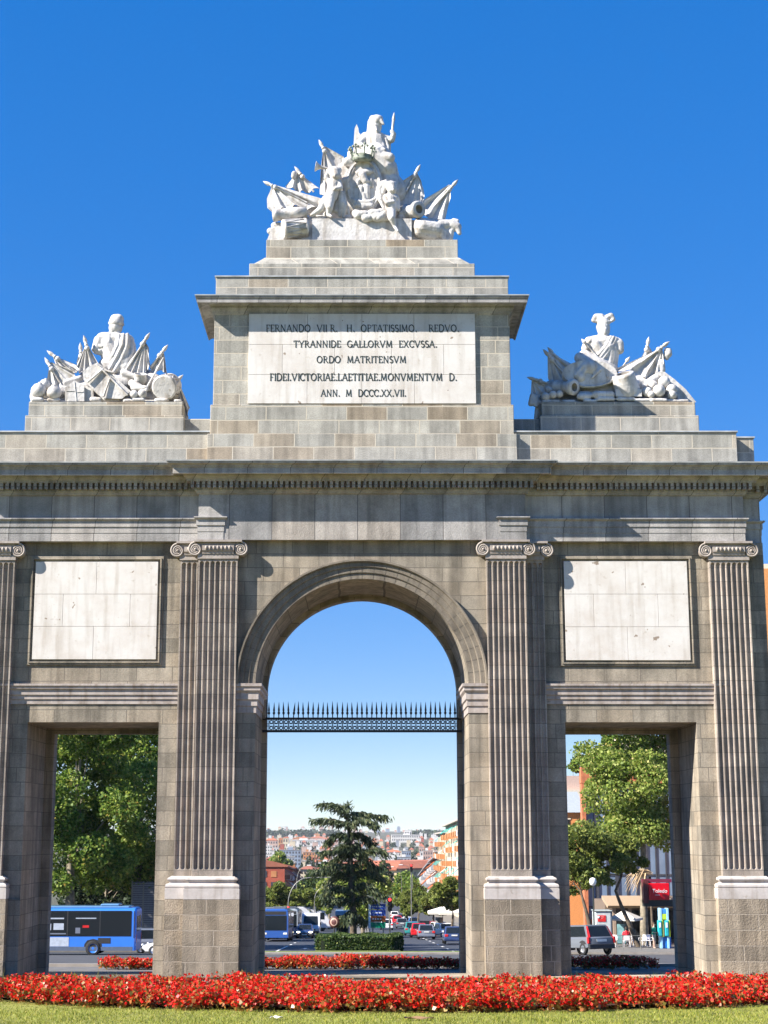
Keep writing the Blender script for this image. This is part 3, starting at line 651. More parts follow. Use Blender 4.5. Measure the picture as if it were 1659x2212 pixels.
# ------------------------------------------------------------------ marble trophies on the attic
class Carve:
    def __init__(s, root, ox, oy, k, d): s.root, s.ox, s.oy, s.k, s.d = root, ox, oy, k, d
    def p(s, x, y, dy=0.0): return P(s.ox+x/s.k, s.oy+y/s.k, s.d+dy)
    def r(s, px, y=400): return px/s.k*mpp(s.oy+y/s.k, s.d)
    def caps(s, name, items, voxel=.02, mat=None, soft=1, extra=None):
        m = MB()
        for a, b in items: m.capsule(s.p(*a[:3]), s.p(*b[:3]), s.r(a[3]), s.r(b[3]), 12)
        if extra: extra(m)
        o = m.build(name, mat or M['statue'], s.root); fuse(o, voxel, soft); return o
    def flag(s, tip, foot, A, hem, dy=0.0, amp=.10, nf=4, lean=.0, name='flag', mat=None, seed=0):
        """staff with a spear point, cloth in folds fanning out from just below the point"""
        mat = mat or M['statue']; rnd = random.Random(seed*7+int(tip[0])); ph = rnd.random()*6
        Ap = s.p(A[0], A[1], dy)
        H = [s.p(x, y, dy+lean*(i/(len(hem)-1)-.5)) for i, (x, y) in enumerate(hem)]
        nv, nu = 9*max(3, nf)+1, 12
        def hpt(t):
            t *= len(H)-1; i = min(int(t), len(H)-2); return H[i].lerp(H[i+1], t-i)
        rows_ = []
        for j in range(nv):
            v = j/(nv-1); h = hpt(v); row = []
            for i in range(nu):
                u = .04+.96*i/(nu-1)
                q = Ap.lerp(h, u)
                fold = math.sin(v*nf*2*math.pi+ph+.7*math.sin(u*3))+.45*math.sin(v*nf*4.4*math.pi+ph*2)
                q = q + Vector((0, amp*.62*(u**.8)*fold*(.55+.45*math.sin(v*9+ph)**2), -.03*u*math.sin(v*nf*2*math.pi)))
                row.append(q)
            rows_.append(row)
        m = MB(); m.grid(rows_, smooth=True, thick=.045)
        o = m.build(name, mat, s.root)
        t, f = s.p(tip[0], tip[1], dy-.03), s.p(foot[0], foot[1], dy-.03); L = f-t
        q = MB(); e = L.normalized()
        q.lathe([(.004,0),(.045,.10),(.052,.17),(.03,.235),(.05,.25),(.05,.28),(.026,.30),(.026,max(.4, L.length))], t, e, 8)
        q.ball(t+e*.36, (.07,.06,.07), n=8, m=6)          # knotted cloth at the neck of the staff
        q.build('flag_staff', mat, o); return o
    def balls(s, name, pts, mat=None):
        for x, y, r, *dy in pts:
            m = MB(); m.ball(s.p(x, y, dy[0] if dy else -.2), s.r(r), n=16, m=12); m.build(name, mat or M['statue'], s.root)
    def lumps(s, name, pts, voxel=.03):
        return s.caps(name, [((x, y, d, r), (x+w, y+random.uniform(-3, 3), d, r*.9)) for x, y, r, w, d in pts], voxel)
def slab(cv, pts, d0, d1, name, mat=None, bevel=.012, parent=None):
    m = MB(); a = [cv.p(x, y, d0) for x, y in pts]; b = [Vector((v.x, cv.d+d1, v.z)) for v in a]; n = len(a)
    m.add(a+b, [tuple(range(n)), tuple(range(n, 2*n))[::-1]] + [(i, (i+1) % n, n+(i+1) % n, n+i) for i in range(n)])
    return m.build(name, mat or M['statue'], parent or cv.root, bevel=bevel)
def folds(items, lines):      # ridges of drapery: polyline of zoom points with radius
    for pl in lines:
        for a, b in zip(pl, pl[1:]): items.append((a, b))
    return items

# ---- centre: armed goddess over a crowned shield with two cherubs
YC = 38.55
root = thing('trophy_sculpture', 'white marble group with a helmeted seated goddess over a crowned shield and cherubs', 'sculpture', (0, YC, zt3))
c = Carve(root, 540, 226.8, 3.413, YC)
slab(c, [(128,1000),(160,915),(235,880),(300,865),(455,842),(470,1000)], -.30, .75, 'base_block'); slab(c, [(462,998),(462,840),(1188,840),(1188,998)], -.42, .75, 'base_block'); slab(c, [(1192,1000),(1195,850),(1440,880),(1500,1000)], -.25, .75, 'base_block')
fig = []
fig += [((925,165,.25,50),(925,190,.25,42)), ((918,125,.25,46),(935,120,.22,50)), ((905,130,.3,40),(885,200,.32,26)), ((930,215,.25,30),(930,235,.25,34))]   # head and hair
fig += [((965,118,.12,18),(984,140,.08,9)), ((900,95,.25,20),(955,100,.2,26))]                                # helmet brim
fig += [((928,178,.07,16),(934,186,.03,9)), ((938,196,.06,14),(945,200,.08,10))]
fig += [((850,235,.3,36),(930,245,.3,46)), ((930,245,.3,50),(1005,260,.3,40)), ((925,280,.3,90),(930,380,.3,95)), ((985,300,.3,55),(990,380,.3,50))]
fig += [((1015,262,.25,32),(1045,255,.15,24)), ((1045,255,.15,26),(1060,215,.1,19)), ((1060,215,.1,19),(1048,196,.08,17))]   # raised arm and fist
fig += [((850,250,.2,32),(800,290,.1,26)), ((800,290,.1,24),(880,330,-.05,22)), ((880,330,-.05,22),(990,335,-.1,20))]
fig += [((930,400,.2,120),(1000,470,.1,85)), ((850,420,.3,100),(870,520,.3,110)), ((960,390,.0,55),(1030,390,-.1,40)), ((1000,470,.2,90),(1040,560,.25,70))]
fig += [((990,560,.3,110),(1060,640,.3,110)), ((880,560,.35,120),(760,560,.4,100)), ((740,440,.4,60),(700,560,.4,90)), ((1030,620,.35,90),(1110,600,.4,50))]
folds(fig, [[(880,235,.12,13),(905,290,.1,14),(900,345,.08,12)], [(910,232,.1,12),(945,290,.07,14),(950,350,.05,12)], [(960,240,.1,12),(985,300,.06,15),(988,360,.03,13)],
            [(1000,250,.12,12),(1018,310,.1,14),(1020,370,.05,12)], [(860,240,.15,10),(868,290,.14,12),(860,330,.1,10)], [(900,410,-.08,12),(960,440,-.1,14),(1040,420,-.1,12)], [(910,470,-.05,12),(980,500,-.06,14),(1050,480,-.05,12)]])
c.caps('goddess', fig, .02)
m = MB(); a, b = c.p(1048,205,.06), c.p(1064,52,.06); m.tube([a, a.lerp(b,.62)], [.03,.034], 8); m.lathe([(.04,0),(.045,.02),(.02,.16),(.003,.22)], a.lerp(b,.62), b-a, 8); m.build('spear', M['statue'], root)
slab(c, [(765,330),(772,215),(776,170),(786,148),(796,172),(800,205),(850,255),(1000,325),(1010,355),(900,350)], .28, .5, 'throne_back')
c.caps('cloud_mass', [((700,520,.45,110),(900,600,.5,150)), ((640,640,.45,110),(820,700,.45,130)), ((960,650,.4,130),(1040,700,.45,100)), ((600,760,.4,90),(1050,790,.4,90)), ((480,760,.4,80),(420,720,.45,60)), ((1120,760,.4,70),(1230,790,.4,50)), ((330,800,.35,60),(260,770,.4,50))], .05)
# shield with lion relief, swag and knob
sh = MB(); pts = []
def oval(cx_, cy_, rx, ry, n=28): return [(cx_+rx*math.cos(2*math.pi*i/n), cy_+ry*math.sin(2*math.pi*i/n)*(1.06 if math.sin(2*math.pi*i/n) > 0 else 1)) for i in range(n)]
slab(c, oval(838,590,128,188), -.18, .4, 'shield', bevel=.04)
m = MB(); m.tube([c.p(x, y, -.19) for x, y in oval(838,590,120,178)+oval(838,590,120,178)[:1]], .035, 6); m.build('shield_rim', M['statue'], root)
c.d -= .12
c.caps('shield_relief', [((770,470,-.04,16),(720,560,-.03,14)), ((720,560,-.03,14),(740,690,-.04,15)), ((905,470,-.04,16),(955,560,-.03,14)), ((955,560,-.03,14),(930,690,-.04,15)), ((740,690,-.04,16),(835,755,-.1,26)), ((930,690,-.04,16),(835,755,-.1,26)),
     ((800,500,-.07,22),(880,490,-.08,24)), ((830,520,-.1,30),(850,560,-.1,26)), ((800,560,-.06,18),(790,600,-.06,14)), ((890,560,-.06,20),(900,600,-.06,14)), ((820,610,-.07,22),(815,690,-.08,18)), ((860,600,-.07,24),(868,690,-.07,18)), ((835,660,-.08,20),(850,720,-.1,18)), ((790,740,-.1,22),(890,745,-.1,26)), ((800,715,-.12,18),(880,718,-.12,18))], .02)
c.d += .12
cr = MB(); ctr = c.p(828,396,-.24); rx = c.r(68)
cr.lathe([(rx*.80,-.07),(rx,-.05),(rx*1.02,.03),(rx*.93,.05),(rx*1.05,.10),(rx*.6,.13),(rx*.2,.16)], ctr, (.05,-.25,1), 20)
for i in range(8):
    q = 2*math.pi*i/8+.2; e = ctr+Vector((math.cos(q)*rx*1.12, math.sin(q)*rx*1.12, .10)); u = e+Vector((math.cos(q)*.05, math.sin(q)*.05, .13))
    cr.tube([e-Vector((0,0,.08)), u], [.02,.026], 6)
    for ddx, ddz in ((0,.05),(-.05,-.005),(.05,-.005)): cr.ball(u+Vector((ddx*abs(math.sin(q))+0*ddx+ddx*.4, 0, ddz)), .036, n=8, m=6)
cr.build('crown', M['bronze'] if 'bronze' in M else M['statue'], root)
c.caps('helmet_scroll', [((740,400,-.02,26),(735,350,-.02,16)), ((715,420,0,34),(745,430,0,28))], .02)
# cherub on the left with a trumpet
def cherub(name, S, items): return c.caps(name, items, .018, soft=2)
cherub('cherub', c, [((626,500,-.38,44),(632,520,-.42,38)), ((610,480,-.34,28),(650,482,-.34,28)), ((626,520,-.56,9),(628,528,-.56,7)), ((640,540,-.36,20),(634,560,-.36,22)),
   ((600,575,-.36,34),(650,575,-.36,30)), ((615,590,-.36,44),(608,650,-.38,46)), ((600,672,-.38,48),(585,690,-.38,44)),
   ((592,695,-.42,38),(585,755,-.5,28)), ((585,755,-.5,27),(578,805,-.44,16)), ((578,812,-.44,15),(600,822,-.52,11)),
   ((560,700,-.36,34),(520,770,-.4,26)), ((520,770,-.4,25),(455,812,-.36,14)),
   ((655,582,-.38,24),(668,610,-.46,20)), ((668,610,-.46,19),(628,618,-.54,13)), ((590,575,-.34,22),(560,540,-.36,18)), ((560,540,-.36,17),(575,480,-.36,14)), ((700,560,-.2,30),(715,610,-.18,24)), ((705,600,-.18,22),(690,680,-.16,12))])
c.caps('mantle', [((660,640,-.3,20),(672,720,-.32,22)), ((672,720,-.32,24),(660,815,-.3,14)), ((690,650,-.24,16),(700,740,-.28,22)), ((700,740,-.28,22),(690,825,-.26,12)), ((640,700,-.24,22),(640,780,-.24,26)), ((715,760,-.22,18),(735,825,-.2,10)), ((610,760,-.2,28),(560,810,-.2,22))], .018)
m = MB(); a, b = c.p(585,470,-.36), c.p(480,452,-.36); m.lathe([(.03,0),(.035,.12),(.05,.22),(.085,.30),(.135,.35),(.14,.36),(.08,.33)], a, b-a, 18); m.build('trumpet', M['statue'], root)
# cherub on the right
cherub('cherub', c, [((1040,600,-.4,43),(1048,622,-.44,36)), ((1020,585,-.38,26),(1060,588,-.38,26)), ((1056,622,-.58,9),(1058,630,-.58,7)), ((1035,655,-.36,22),(1035,670,-.36,26)),
   ((1010,685,-.36,32),(1070,690,-.36,32)), ((1035,700,-.36,46),(1042,760,-.36,46)), ((1000,690,-.4,22),(1010,725,-.5,18)), ((1010,725,-.5,18),(1060,712,-.5,13)), ((1085,700,-.34,22),(1092,770,-.36,17)),
   ((1040,790,-.4,38),(1045,835,-.56,27)), ((1045,835,-.56,26),(1066,890,-.5,15)), ((1066,895,-.5,14),(1090,930,-.56,10)), ((1010,800,-.4,34),(950,835,-.5,26)), ((950,835,-.5,25),(915,830,-.46,18))])
c.caps('wing', [((980,580,-.24,24),(955,620,-.22,26)), ((955,620,-.22,26),(962,700,-.24,20)), ((962,700,-.24,18),(985,760,-.26,10)), ((1000,570,-.26,20),(980,650,-.26,16))], .018)
c.lumps('garland', [(800,812,36,50,-.42),(850,835,30,30,-.46),(900,800,34,36,-.42),(930,830,34,40,-.46),(960,790,28,36,-.4),(780,800,30,20,-.38),(985,840,22,30,-.44)], .02)
c.flag((95,562),(420,720),(160,582),[(178,772),(250,765),(330,745),(430,765),(520,750),(545,690)], .0, .10, 4, seed=1)
slab(c, [(165,590),(150,640),(128,690),(130,745),(160,770),(190,760)], .1, .22, 'flag_fringe')
c.flag((328,452),(470,640),(350,492),[(262,592),(340,632),(410,640),(508,612)], .22, .09, 3, seed=2)
c.caps('helmet', [((325,505,.18,20),(322,528,.18,20))], .02)
c.flag((508,255),(640,520),(545,300),[(525,440),(512,662),(560,668),(610,620),(690,470),(692,388)], .12, .11, 3, seed=3)
c.flag((1256,438),(1150,640),(1226,492),[(1082,592),(1095,755),(1190,780),(1262,770),(1288,660),(1262,560)], .12, .10, 3, seed=4)
c.flag((1534,550),(1330,780),(1478,580),[(1272,708),(1276,810),(1350,850),(1436,846),(1478,690)], .1, .10, 3, seed=5)
m = MB(); a, b = c.p(168,815,-.32), c.p(420,792,-.28); rr = c.r(46); m.lathe([(rr*.6,-.01),(rr,0),(rr*1.05,.1),(rr*.95,.12),(rr*.95,.5),(rr*1.02,.52),(rr*.9,(b-a).length),(.02,(b-a).length+.02)], a, b-a, 18); m.build('rolled_bundle', M['statue'], root)
def drum(cv, name, a, b, rr, n=24):
    L = (b-a).length; m = MB(); m.lathe([(rr*.92,-.012),(rr*.94,0),(rr*1.04,0),(rr*1.04,.06),(rr*.98,.07),(rr,L*.5),(rr*.98,L-.07),(rr*1.04,L-.06),(rr*1.04,L),(rr*.94,L),(rr*.9,L+.01)], a, b-a, n)
    o = m.build(name, M['statue'], cv.root); q = MB(); e = (b-a).normalized(); u = e.orthogonal().normalized(); w_ = e.cross(u)
    for i in range(10):
        t0, t1, t2 = [2*math.pi*(i+f)/10 for f in (0,.5,1)]
        def pt(t, h): return a+e*h+(u*math.cos(t)+w_*math.sin(t))*rr*1.02
        q.tube([pt(t0,.05), pt((t0+t1)/2, L*.5), pt(t1, L-.05), pt((t1+t2)/2, L*.5), pt(t2,.05)], .012, 5)
    q.build('drum_cord', M['statue'], o); return o
drum(c, 'drum', c.p(245,918,-.45), c.p(418,905,-.30), c.r(68))
def cannon(cv, a, b, r0, name='cannon'):
    L = (b-a).length; m = MB(); m.lathe([(.01,-.05),(r0*.6,-.02),(r0*1.0,.02),(r0*.98,L*.3),(r0*1.06,L*.32),(r0*.9,L*.36),(r0*.82,L*.78),(r0*1.0,L*.84),(r0*1.08,L*.93),(r0*1.06,L),(r0*.8,L+.015),(r0*.55,L+.01)], a, b-a, 20, cap=False)
    o = m.build(name, M['statue'], cv.root); q = MB(); q.lathe([(r0*.55,L+.009),(r0*.52,L-.1),(.004,L-.1)], a, b-a, 16, cap=False); q.build('bore', M['bore'], o)

cannon(c, c.p(1120,805,.05), c.p(1245,768,-.50), c.r(58))
c.caps('lion_skin', [((1270,905,-.30,68),(1370,925,-.26,62)), ((1250,870,-.26,40),(1330,875,-.26,42)), ((1400,890,-.2,46),(1480,885,-.16,40)), ((1490,885,-.18,42),(1525,900,-.2,36)), ((1530,905,-.22,28),(1545,945,-.24,16)), ((1500,850,-.16,16),(1530,855,-.2,14)), ((1420,940,-.26,30),(1430,985,-.28,18)), ((1480,935,-.2,26),(1480,985,-.22,18)), ((1250,940,-.3,44),(1350,965,-.28,34))], .022,
       extra=None)
c.lumps('rock', [(150,930,26,60,-.2),(180,890,26,60,-.1),(430,860,40,20,-.1),(1110,800,24,20,-.2),(1100,830,24,30,-.2),(700,830,22,40,-.2),(480,835,26,60,-.2)], .025)

# ---- left: cloaked torso over shield, drum and flags
YS = 38.65
root = thing('trophy_sculpture', 'marble trophy at left with a cloaked armless torso, tilted shield and round drum', 'sculpture', (P(232,860,YS).x, YS, zl2))
c = Carve(root, 43.2, 658.9, 3.840, YS)
fig = [((795,150,.2,56),(795,190,.2,58)), ((790,118,.2,44),(815,120,.2,48)), ((770,190,.15,36),(770,215,.15,30)), ((795,225,.2,36),(800,245,.2,44)),
   ((690,285,.2,62),(790,290,.2,66)), ((800,290,.2,66),(890,300,.2,60)), ((730,330,.2,80),(770,470,.2,90)), ((850,340,.2,85),(860,500,.2,95)), ((660,300,.15,52),(635,365,.1,42)), ((635,375,.1,36),(670,395,.08,26)), ((720,500,.15,70),(880,530,.15,80)), ((930,330,.25,30),(945,460,.2,30))]
folds(fig, [[(858,245,.02,15),(850,330,-.05,17),(800,430,-.06,17),(745,530,-.08,14)], [(892,245,.04,16),(890,330,-.02,18),(850,440,-.04,18),(780,550,-.08,14)], [(820,250,.02,12),(810,330,-.04,14),(770,420,-.06,14)],
   [(925,300,.1,16),(930,390,.04,17),(880,500,-.02,16)], [(740,240,.05,11),(738,300,-.02,11)], [(700,300,.05,12),(720,340,-.02,12)], [(640,330,.03,13),(680,345,.0,13)], [(605,370,.05,14),(665,380,.02,15)]])
c.caps('cloaked_torso', fig, .018)
m = MB(); ctr = c.p(800,140,.2); m.lathe([(c.r(60),-.09),(c.r(68),-.06),(c.r(62),.0),(c.r(58),.06),(c.r(40),.11),(.01,.13)], ctr, (.1,-.15,1), 18); m.build('helmet', M['statue'], root)
slab(c, [(530,560),(572,520),(640,488),(700,530),(905,715),(842,768),(686,764),(536,615)], -.45, -.28, 'shield', bevel=.03)
m = MB()
for a, b in (((640,492),(892,748)), ((752,592),(692,760)), ((690,530),(560,640)), ((700,540),(770,560))): m.tube([c.p(*a,-.48), c.p(*b,-.50)], .028, 6)
m.build('crossed_rods', M['statue'], root)
slab(c, [(380,792),(380,688),(450,634),(526,668),(526,792)], -.45, -.1, 'chest', bevel=.02); slab(c, [(528,792),(528,668),(600,700),(606,792)], -.38, -.0, 'chest_end', bevel=.02)
m = MB()
for a, b in (((452,640),(468,790)), ((384,712),(448,712)), ((474,720),(524,720))): m.tube([c.p(*a,-.452), c.p(*b,-.452)], .014, 5)
m.build('chest_band', M['statue'], root)
m = MB()
for x, y, r, d in ((155,712,64,-.3),(205,662,48,-.1),(282,728,60,-.34)):
    q = MB(); rr = c.r(r); q.lathe([(.01,-rr),(rr*.7,-rr*.72),(rr,-.05),(rr*.98,rr*.2),(rr*.7,rr*.72),(rr*.25,rr*.98),(rr*.22,rr*1.12),(.01,rr*1.15)], c.p(x, y, d), (random.uniform(-.3,.3),-.2,1), 18); q.build('round_pot', M['statue'], root)
c.balls('cannonball', [(946,742,36,-.4),(1016,736,38,-.4)])
drum(c, 'drum', c.p(1195,685,-.50), c.p(1240,668,-.02), c.r(100))
m = MB(); rr = c.r(52); m.lathe([(rr*.4,-.2),(rr*.9,-.12),(rr,.0),(rr*.92,.06),(rr*1.08,.09),(rr*.9,.09),(rr*.8,.02)], c.p(1000,600,-.2), (.1,-.5,1), 18); m.build('vase', M['statue'], root)
c.flag((222,378),(470,560),(272,420),[(330,600),(395,560),(470,560),(496,505)], .05, .08, 4, seed=11)
c.flag((205,434),(330,640),(250,470),[(222,648),(300,672),(400,640),(480,600),(420,545)], -.1, .08, 4, seed=12)
c.flag((528,250),(600,520),(552,318),[(470,490),(490,560),(560,530),(650,485)], -.08, .08, 4, seed=13)
c.flag((500,310),(510,500),(505,350),[(470,480),(520,490)], .1, .04, 1, seed=14)
c.flag((1078,228),(880,540),(1036,300),[(815,575),(900,600),(980,575),(1045,560),(1076,500),(1064,345)], -.05, .10, 6, seed=15)
c.flag((1228,328),(1080,520),(1190,382),[(1076,505),(1090,560),(1180,540),(1218,580),(1200,450)], .05, .08, 4, seed=16)
c.flag((1354,578),(1250,680),(1302,608),[(1262,700),(1270,800),(1335,860),(1385,920),(1408,850)], .1, .09, 3, seed=17)
m = MB(); m.tube([c.p(1190,436,-.2), c.p(1050,690,-.42)], [.02,.03], 6); m.lathe([(.03,0),(.06,.05),(.02,.1)], c.p(1050,690,-.42), (0,-.3,-1), 10); m.build('trumpet', M['statue'], root)
c.caps('drapery', [((930,650,-.3,34),(990,680,-.36,30)), ((940,690,-.35,24),(1040,690,-.4,24)), ((600,650,.1,70),(1100,640,.1,80)), ((350,700,.1,70),(560,690,.1,80)), ((860,560,-.1,30),(960,600,-.15,26)), ((1150,740,.15,60),(1280,760,.15,50)), ((380,640,-.1,26),(500,605,-.1,24)), ((180,730,.15,50),(300,720,.15,60))], .03)
c.lumps('rock', [(110,785,22,70,-.36),(240,788,18,80,-.36),(400,795,14,60,-.42),(600,785,26,60,-.35),(700,790,20,120,-.3),(870,795,18,40,-.4),(940,788,20,80,-.42),(1130,790,18,90,-.4),(1290,795,14,40,-.4)], .022)

c.caps('rock_base', [((105,812,.1,26),(1340,815,.1,26)), ((105,806,-.25,20),(700,808,-.25,18)), ((700,808,-.25,18),(1330,810,-.25,18)), ((150,760,.3,70),(1290,770,.3,70)), ((330,700,.35,70),(1180,700,.35,70)), ((560,600,.35,70),(1060,600,.35,70))], .03)
# ---- right: cuirass with a plumed helmet over oval shield, mortar and cannon
root = thing('trophy_sculpture', 'marble trophy at right with a plumed helmet on a cuirass, mortar and cannon', 'sculpture', (P(1335,860,YS).x, YS, zl2))
c = Carve(root, 1107.1, 658.9, 3.840, YS)
fig = [((752,185,.2,60),(756,215,.2,54)), ((755,240,.2,46),(755,262,.2,54)), ((765,205,.06,26),(765,232,.06,22)), ((665,320,.2,66),(755,310,.2,72)), ((755,310,.2,72),(850,325,.2,64)), ((690,370,.2,84),(720,470,.2,74)), ((810,370,.2,80),(800,500,.2,72)), ((640,310,.15,50),(612,360,.1,42)), ((880,320,.15,44),(892,375,.12,34)), ((720,500,.2,90),(800,540,.2,80)), ((690,330,.06,44),(720,370,.06,40)), ((800,350,.06,44),(790,380,.06,38))]
folds(fig, [[(838,265,.02,12),(800,340,-.03,14),(735,425,-.04,12)], [(815,262,.02,12),(780,330,-.03,13),(715,410,-.04,12)], [(860,272,.04,11),(825,345,-.01,13),(755,440,-.03,12)], [(870,300,.06,14),(905,310,.08,14)], [(872,335,.06,14),(912,345,.08,14)], [(878,372,.06,14),(915,380,.08,12)], [(600,330,.05,13),(640,300,.0,12)]])
c.caps('cuirass', fig, .018)
c.caps('plumed_helmet', [((752,160,.2,56),(752,195,.2,56)), ((735,120,.15,34),(770,140,.12,30)), ((735,100,.2,30),(695,100,.2,30)), ((695,100,.2,30),(672,125,.18,20)), ((672,130,.16,17),(694,138,.14,12)), ((785,105,.2,28),(815,92,.2,28)), ((815,92,.2,28),(835,118,.18,20)), ((835,122,.16,16),(815,138,.14,12)), ((770,150,.08,16),(800,140,.1,14)), ((765,185,.08,22),(790,180,.1,14))], .02)
o = slab(c, oval(640,570,215,100), -.34, -.16, 'shield', bevel=.04)
c.caps('drapery', [((560,440,-.1,50),(640,520,-.24,70)), ((600,430,.0,60),(780,540,-.1,60)), ((500,520,-.2,40),(560,600,-.28,50)), ((700,520,-.2,50),(820,570,-.24,36)), ((590,500,-.34,20),(520,585,-.38,14)), ((640,490,-.34,18),(590,560,-.38,12)), ((720,540,-.34,16),(660,600,-.37,12)), ((760,545,-.3,14),(790,600,-.34,10)), ((620,700,.1,90),(1000,680,.1,90)), ((320,700,.1,70),(520,690,.1,70)), ((1080,690,.15,80),(1250,700,.15,70)), ((1000,600,.1,50),(1080,640,.05,50)), ((1140,640,-.05,40),(1230,580,.0,36))], .03)
m = MB()
m.tube([c.p(700+215*math.cos(q)-60, 572+104*math.sin(q), -.35) for q in [math.pi*.04+math.pi*.92*i/16 for i in range(17)]], .028, 6); m.build('shield_rim', M['statue'], o)
cannon(c, c.p(300,690,.15), c.p(512,682,-.50), c.r(62))
a, b = c.p(955,735,-.2), c.p(915,572,-.42); rr = c.r(108); L = (b-a).length
m = MB(); m.lathe([(rr*.9,-.04),(rr*.98,0),(rr,.1),(rr*.94,.2),(rr*.90,L*.7),(rr*.86,L*.9),(rr*.84,L),(rr*.55,L+.012)], a, b-a, 24, cap=False); mo = m.build('mortar', M['statue'], root)
q = MB(); q.lathe([(rr*.55,L+.011),(rr*.5,L-.12),(.01,L-.14)], a, b-a, 20, cap=False); q.build('bore', M['bore'], mo)
slab(c, [(862,705),(1066,705),(1066,752),(862,752)], -.48, .2, 'mortar_bed', bevel=.02)
c.balls('cannonball', [(275,762,36,-.4),(335,745,33,-.42),(390,740,31,-.4),(300,705,30,-.2),(1118,722,42,-.36),(1215,712,52,-.42),(1258,640,50,-.25),(1165,668,42,-.2),(1322,702,46,-.34),(1325,745,40,-.38),(1150,742,30,-.44)])
c.flag((252,365),(420,560),(292,380),[(296,600),(350,650),(430,630),(485,560),(478,482)], .05, .08, 4, seed=21)
c.flag((290,348),(430,520),(318,380),[(380,560),(440,560),(470,490)], .2, .06, 2, seed=22)
c.flag((118,598),(330,660),(160,622),[(148,800),(200,800),(240,752),(330,700),(346,648)], .0, .08, 4, seed=23)
c.caps('hanging_drapery', [((165,750,-.2,22),(150,820,-.22,22)), ((200,760,-.2,20),(195,835,-.22,18)), ((150,820,-.22,22),(225,810,-.2,20)), ((205,860,-.1,20),(195,935,-.1,18)), ((225,840,-.05,18),(215,930,-.05,20))], .024)
m = MB(); t, f = c.p(572,280,-.05), c.p(712,440,-.12); e = (f-t).normalized(); m.lathe([(.004,0),(.05,.09),(.05,.14),(.02,.17),(.024,(f-t).length)], t, e, 8); m.build('lance', M['statue'], root)
m = MB(); t, f = c.p(975,428,.1), c.p(900,530,.1); e = (f-t).normalized(); m.lathe([(.004,0),(.05,.1),(.05,.15),(.02,.18),(.024,(f-t).length)], t, e, 8); m.build('lance', M['statue'], root)
c.flag((1132,262),(1080,560),(1122,330),[(1062,450),(1050,600),(1110,610),(1170,540),(1165,385)], .05, .08, 3, seed=24)
c.flag((1304,302),(1060,480),(1240,352),[(850,530),(1010,560),(1130,640),(1235,540),(1262,450)], -.05, .12, 4, seed=25)
c.caps('lion_head', [((1288,385,.0,36),(1292,405,-.02,34)), ((1265,420,.0,22),(1280,440,.0,20)), ((1230,480,.0,34),(1240,540,.0,30))], .02)
slab(c, [(1195,560),(1260,560),(1340,620),(1430,700),(1512,800),(1380,800),(1370,730),(1300,640)], -.15, .02, 'fallen_banner', bevel=.02)
c.lumps('rock', [(260,800,18,120,-.42),(420,800,16,90,-.4),(560,760,30,70,-.4),(560,740,26,80,-.3),(690,745,34,130,-.4),(720,780,22,110,-.44),(600,795,16,90,-.44),(880,780,22,120,-.42),(1020,790,18,120,-.42),(1160,790,20,110,-.44),(1300,795,16,150,-.4)], .022)

c.caps('rock_base', [((270,812,.1,26),(1460,815,.1,26)), ((260,806,-.25,20),(800,808,-.25,18)), ((800,808,-.25,18),(1460,810,-.25,18)), ((260,760,.3,70),(1400,780,.3,60)), ((420,700,.35,70),(1260,720,.35,60)), ((620,620,.35,70),(1130,640,.35,60))], .03)
# ------------------------------------------------------------------ roads, lawn, beds
M['asphalt'] = plain('asphalt', (.07,.07,.073), .85, noise=.18, scale=1.2, detail=8)
M['asphalt2'] = plain('asphalt_street', (.04,.046,.058), .8, noise=.2, scale=.6, detail=8)
M['kerb'] = plain('kerb_stone', (.29,.26,.23), .8, noise=.2, scale=2)
M['paving'] = plain('pavement', (.16,.15,.135), .85, noise=.15, scale=2.5)
M['gravel'] = plain('gravel_path', (.17,.145,.115), .95, noise=.3, scale=14)
M['paint'] = plain('road_paint', (.62,.62,.60), .7, noise=.2, scale=3)
M['lawn'] = plain('lawn_soil', (.20,.205,.04), .95, noise=.35, scale=1.3, detail=8)
M['grassb'] = leafmat('grass_blade', [(0,(.14,.19,.022)),(.5,(.25,.28,.038)),(.85,(.34,.33,.055)),(1,(.44,.38,.11))], .3)
sheet('lawn', M['lawn'], -60, 60, 8, 30.9, .0, 2, 25)
sheet('gravel_path', M['gravel'], -60, 60, 30.2, 36.6, -.03, 1, 13)
sheet('paved_apron', plain('shade_toned_paving', (.13,.125,.12), .9, noise=.25, scale=3), -60, 60, 36.61, 47.0, -.03, 1, 13)  # shade behind the gate put into the apron's darker colour
sheet('roundabout_road', M['asphalt'], -90, 90, 47.5, 107.0, -.02, 3, 19)
sheet('street', M['asphalt2'], -40, 60, 107.0, 900, -.012, 5, 9)
rng = np.random.default_rng(5)
def Gv(y): return CZ - np.interp(y, _pd, _pv)
def front(x): return 25.55 + (x-.8)**2/17.0
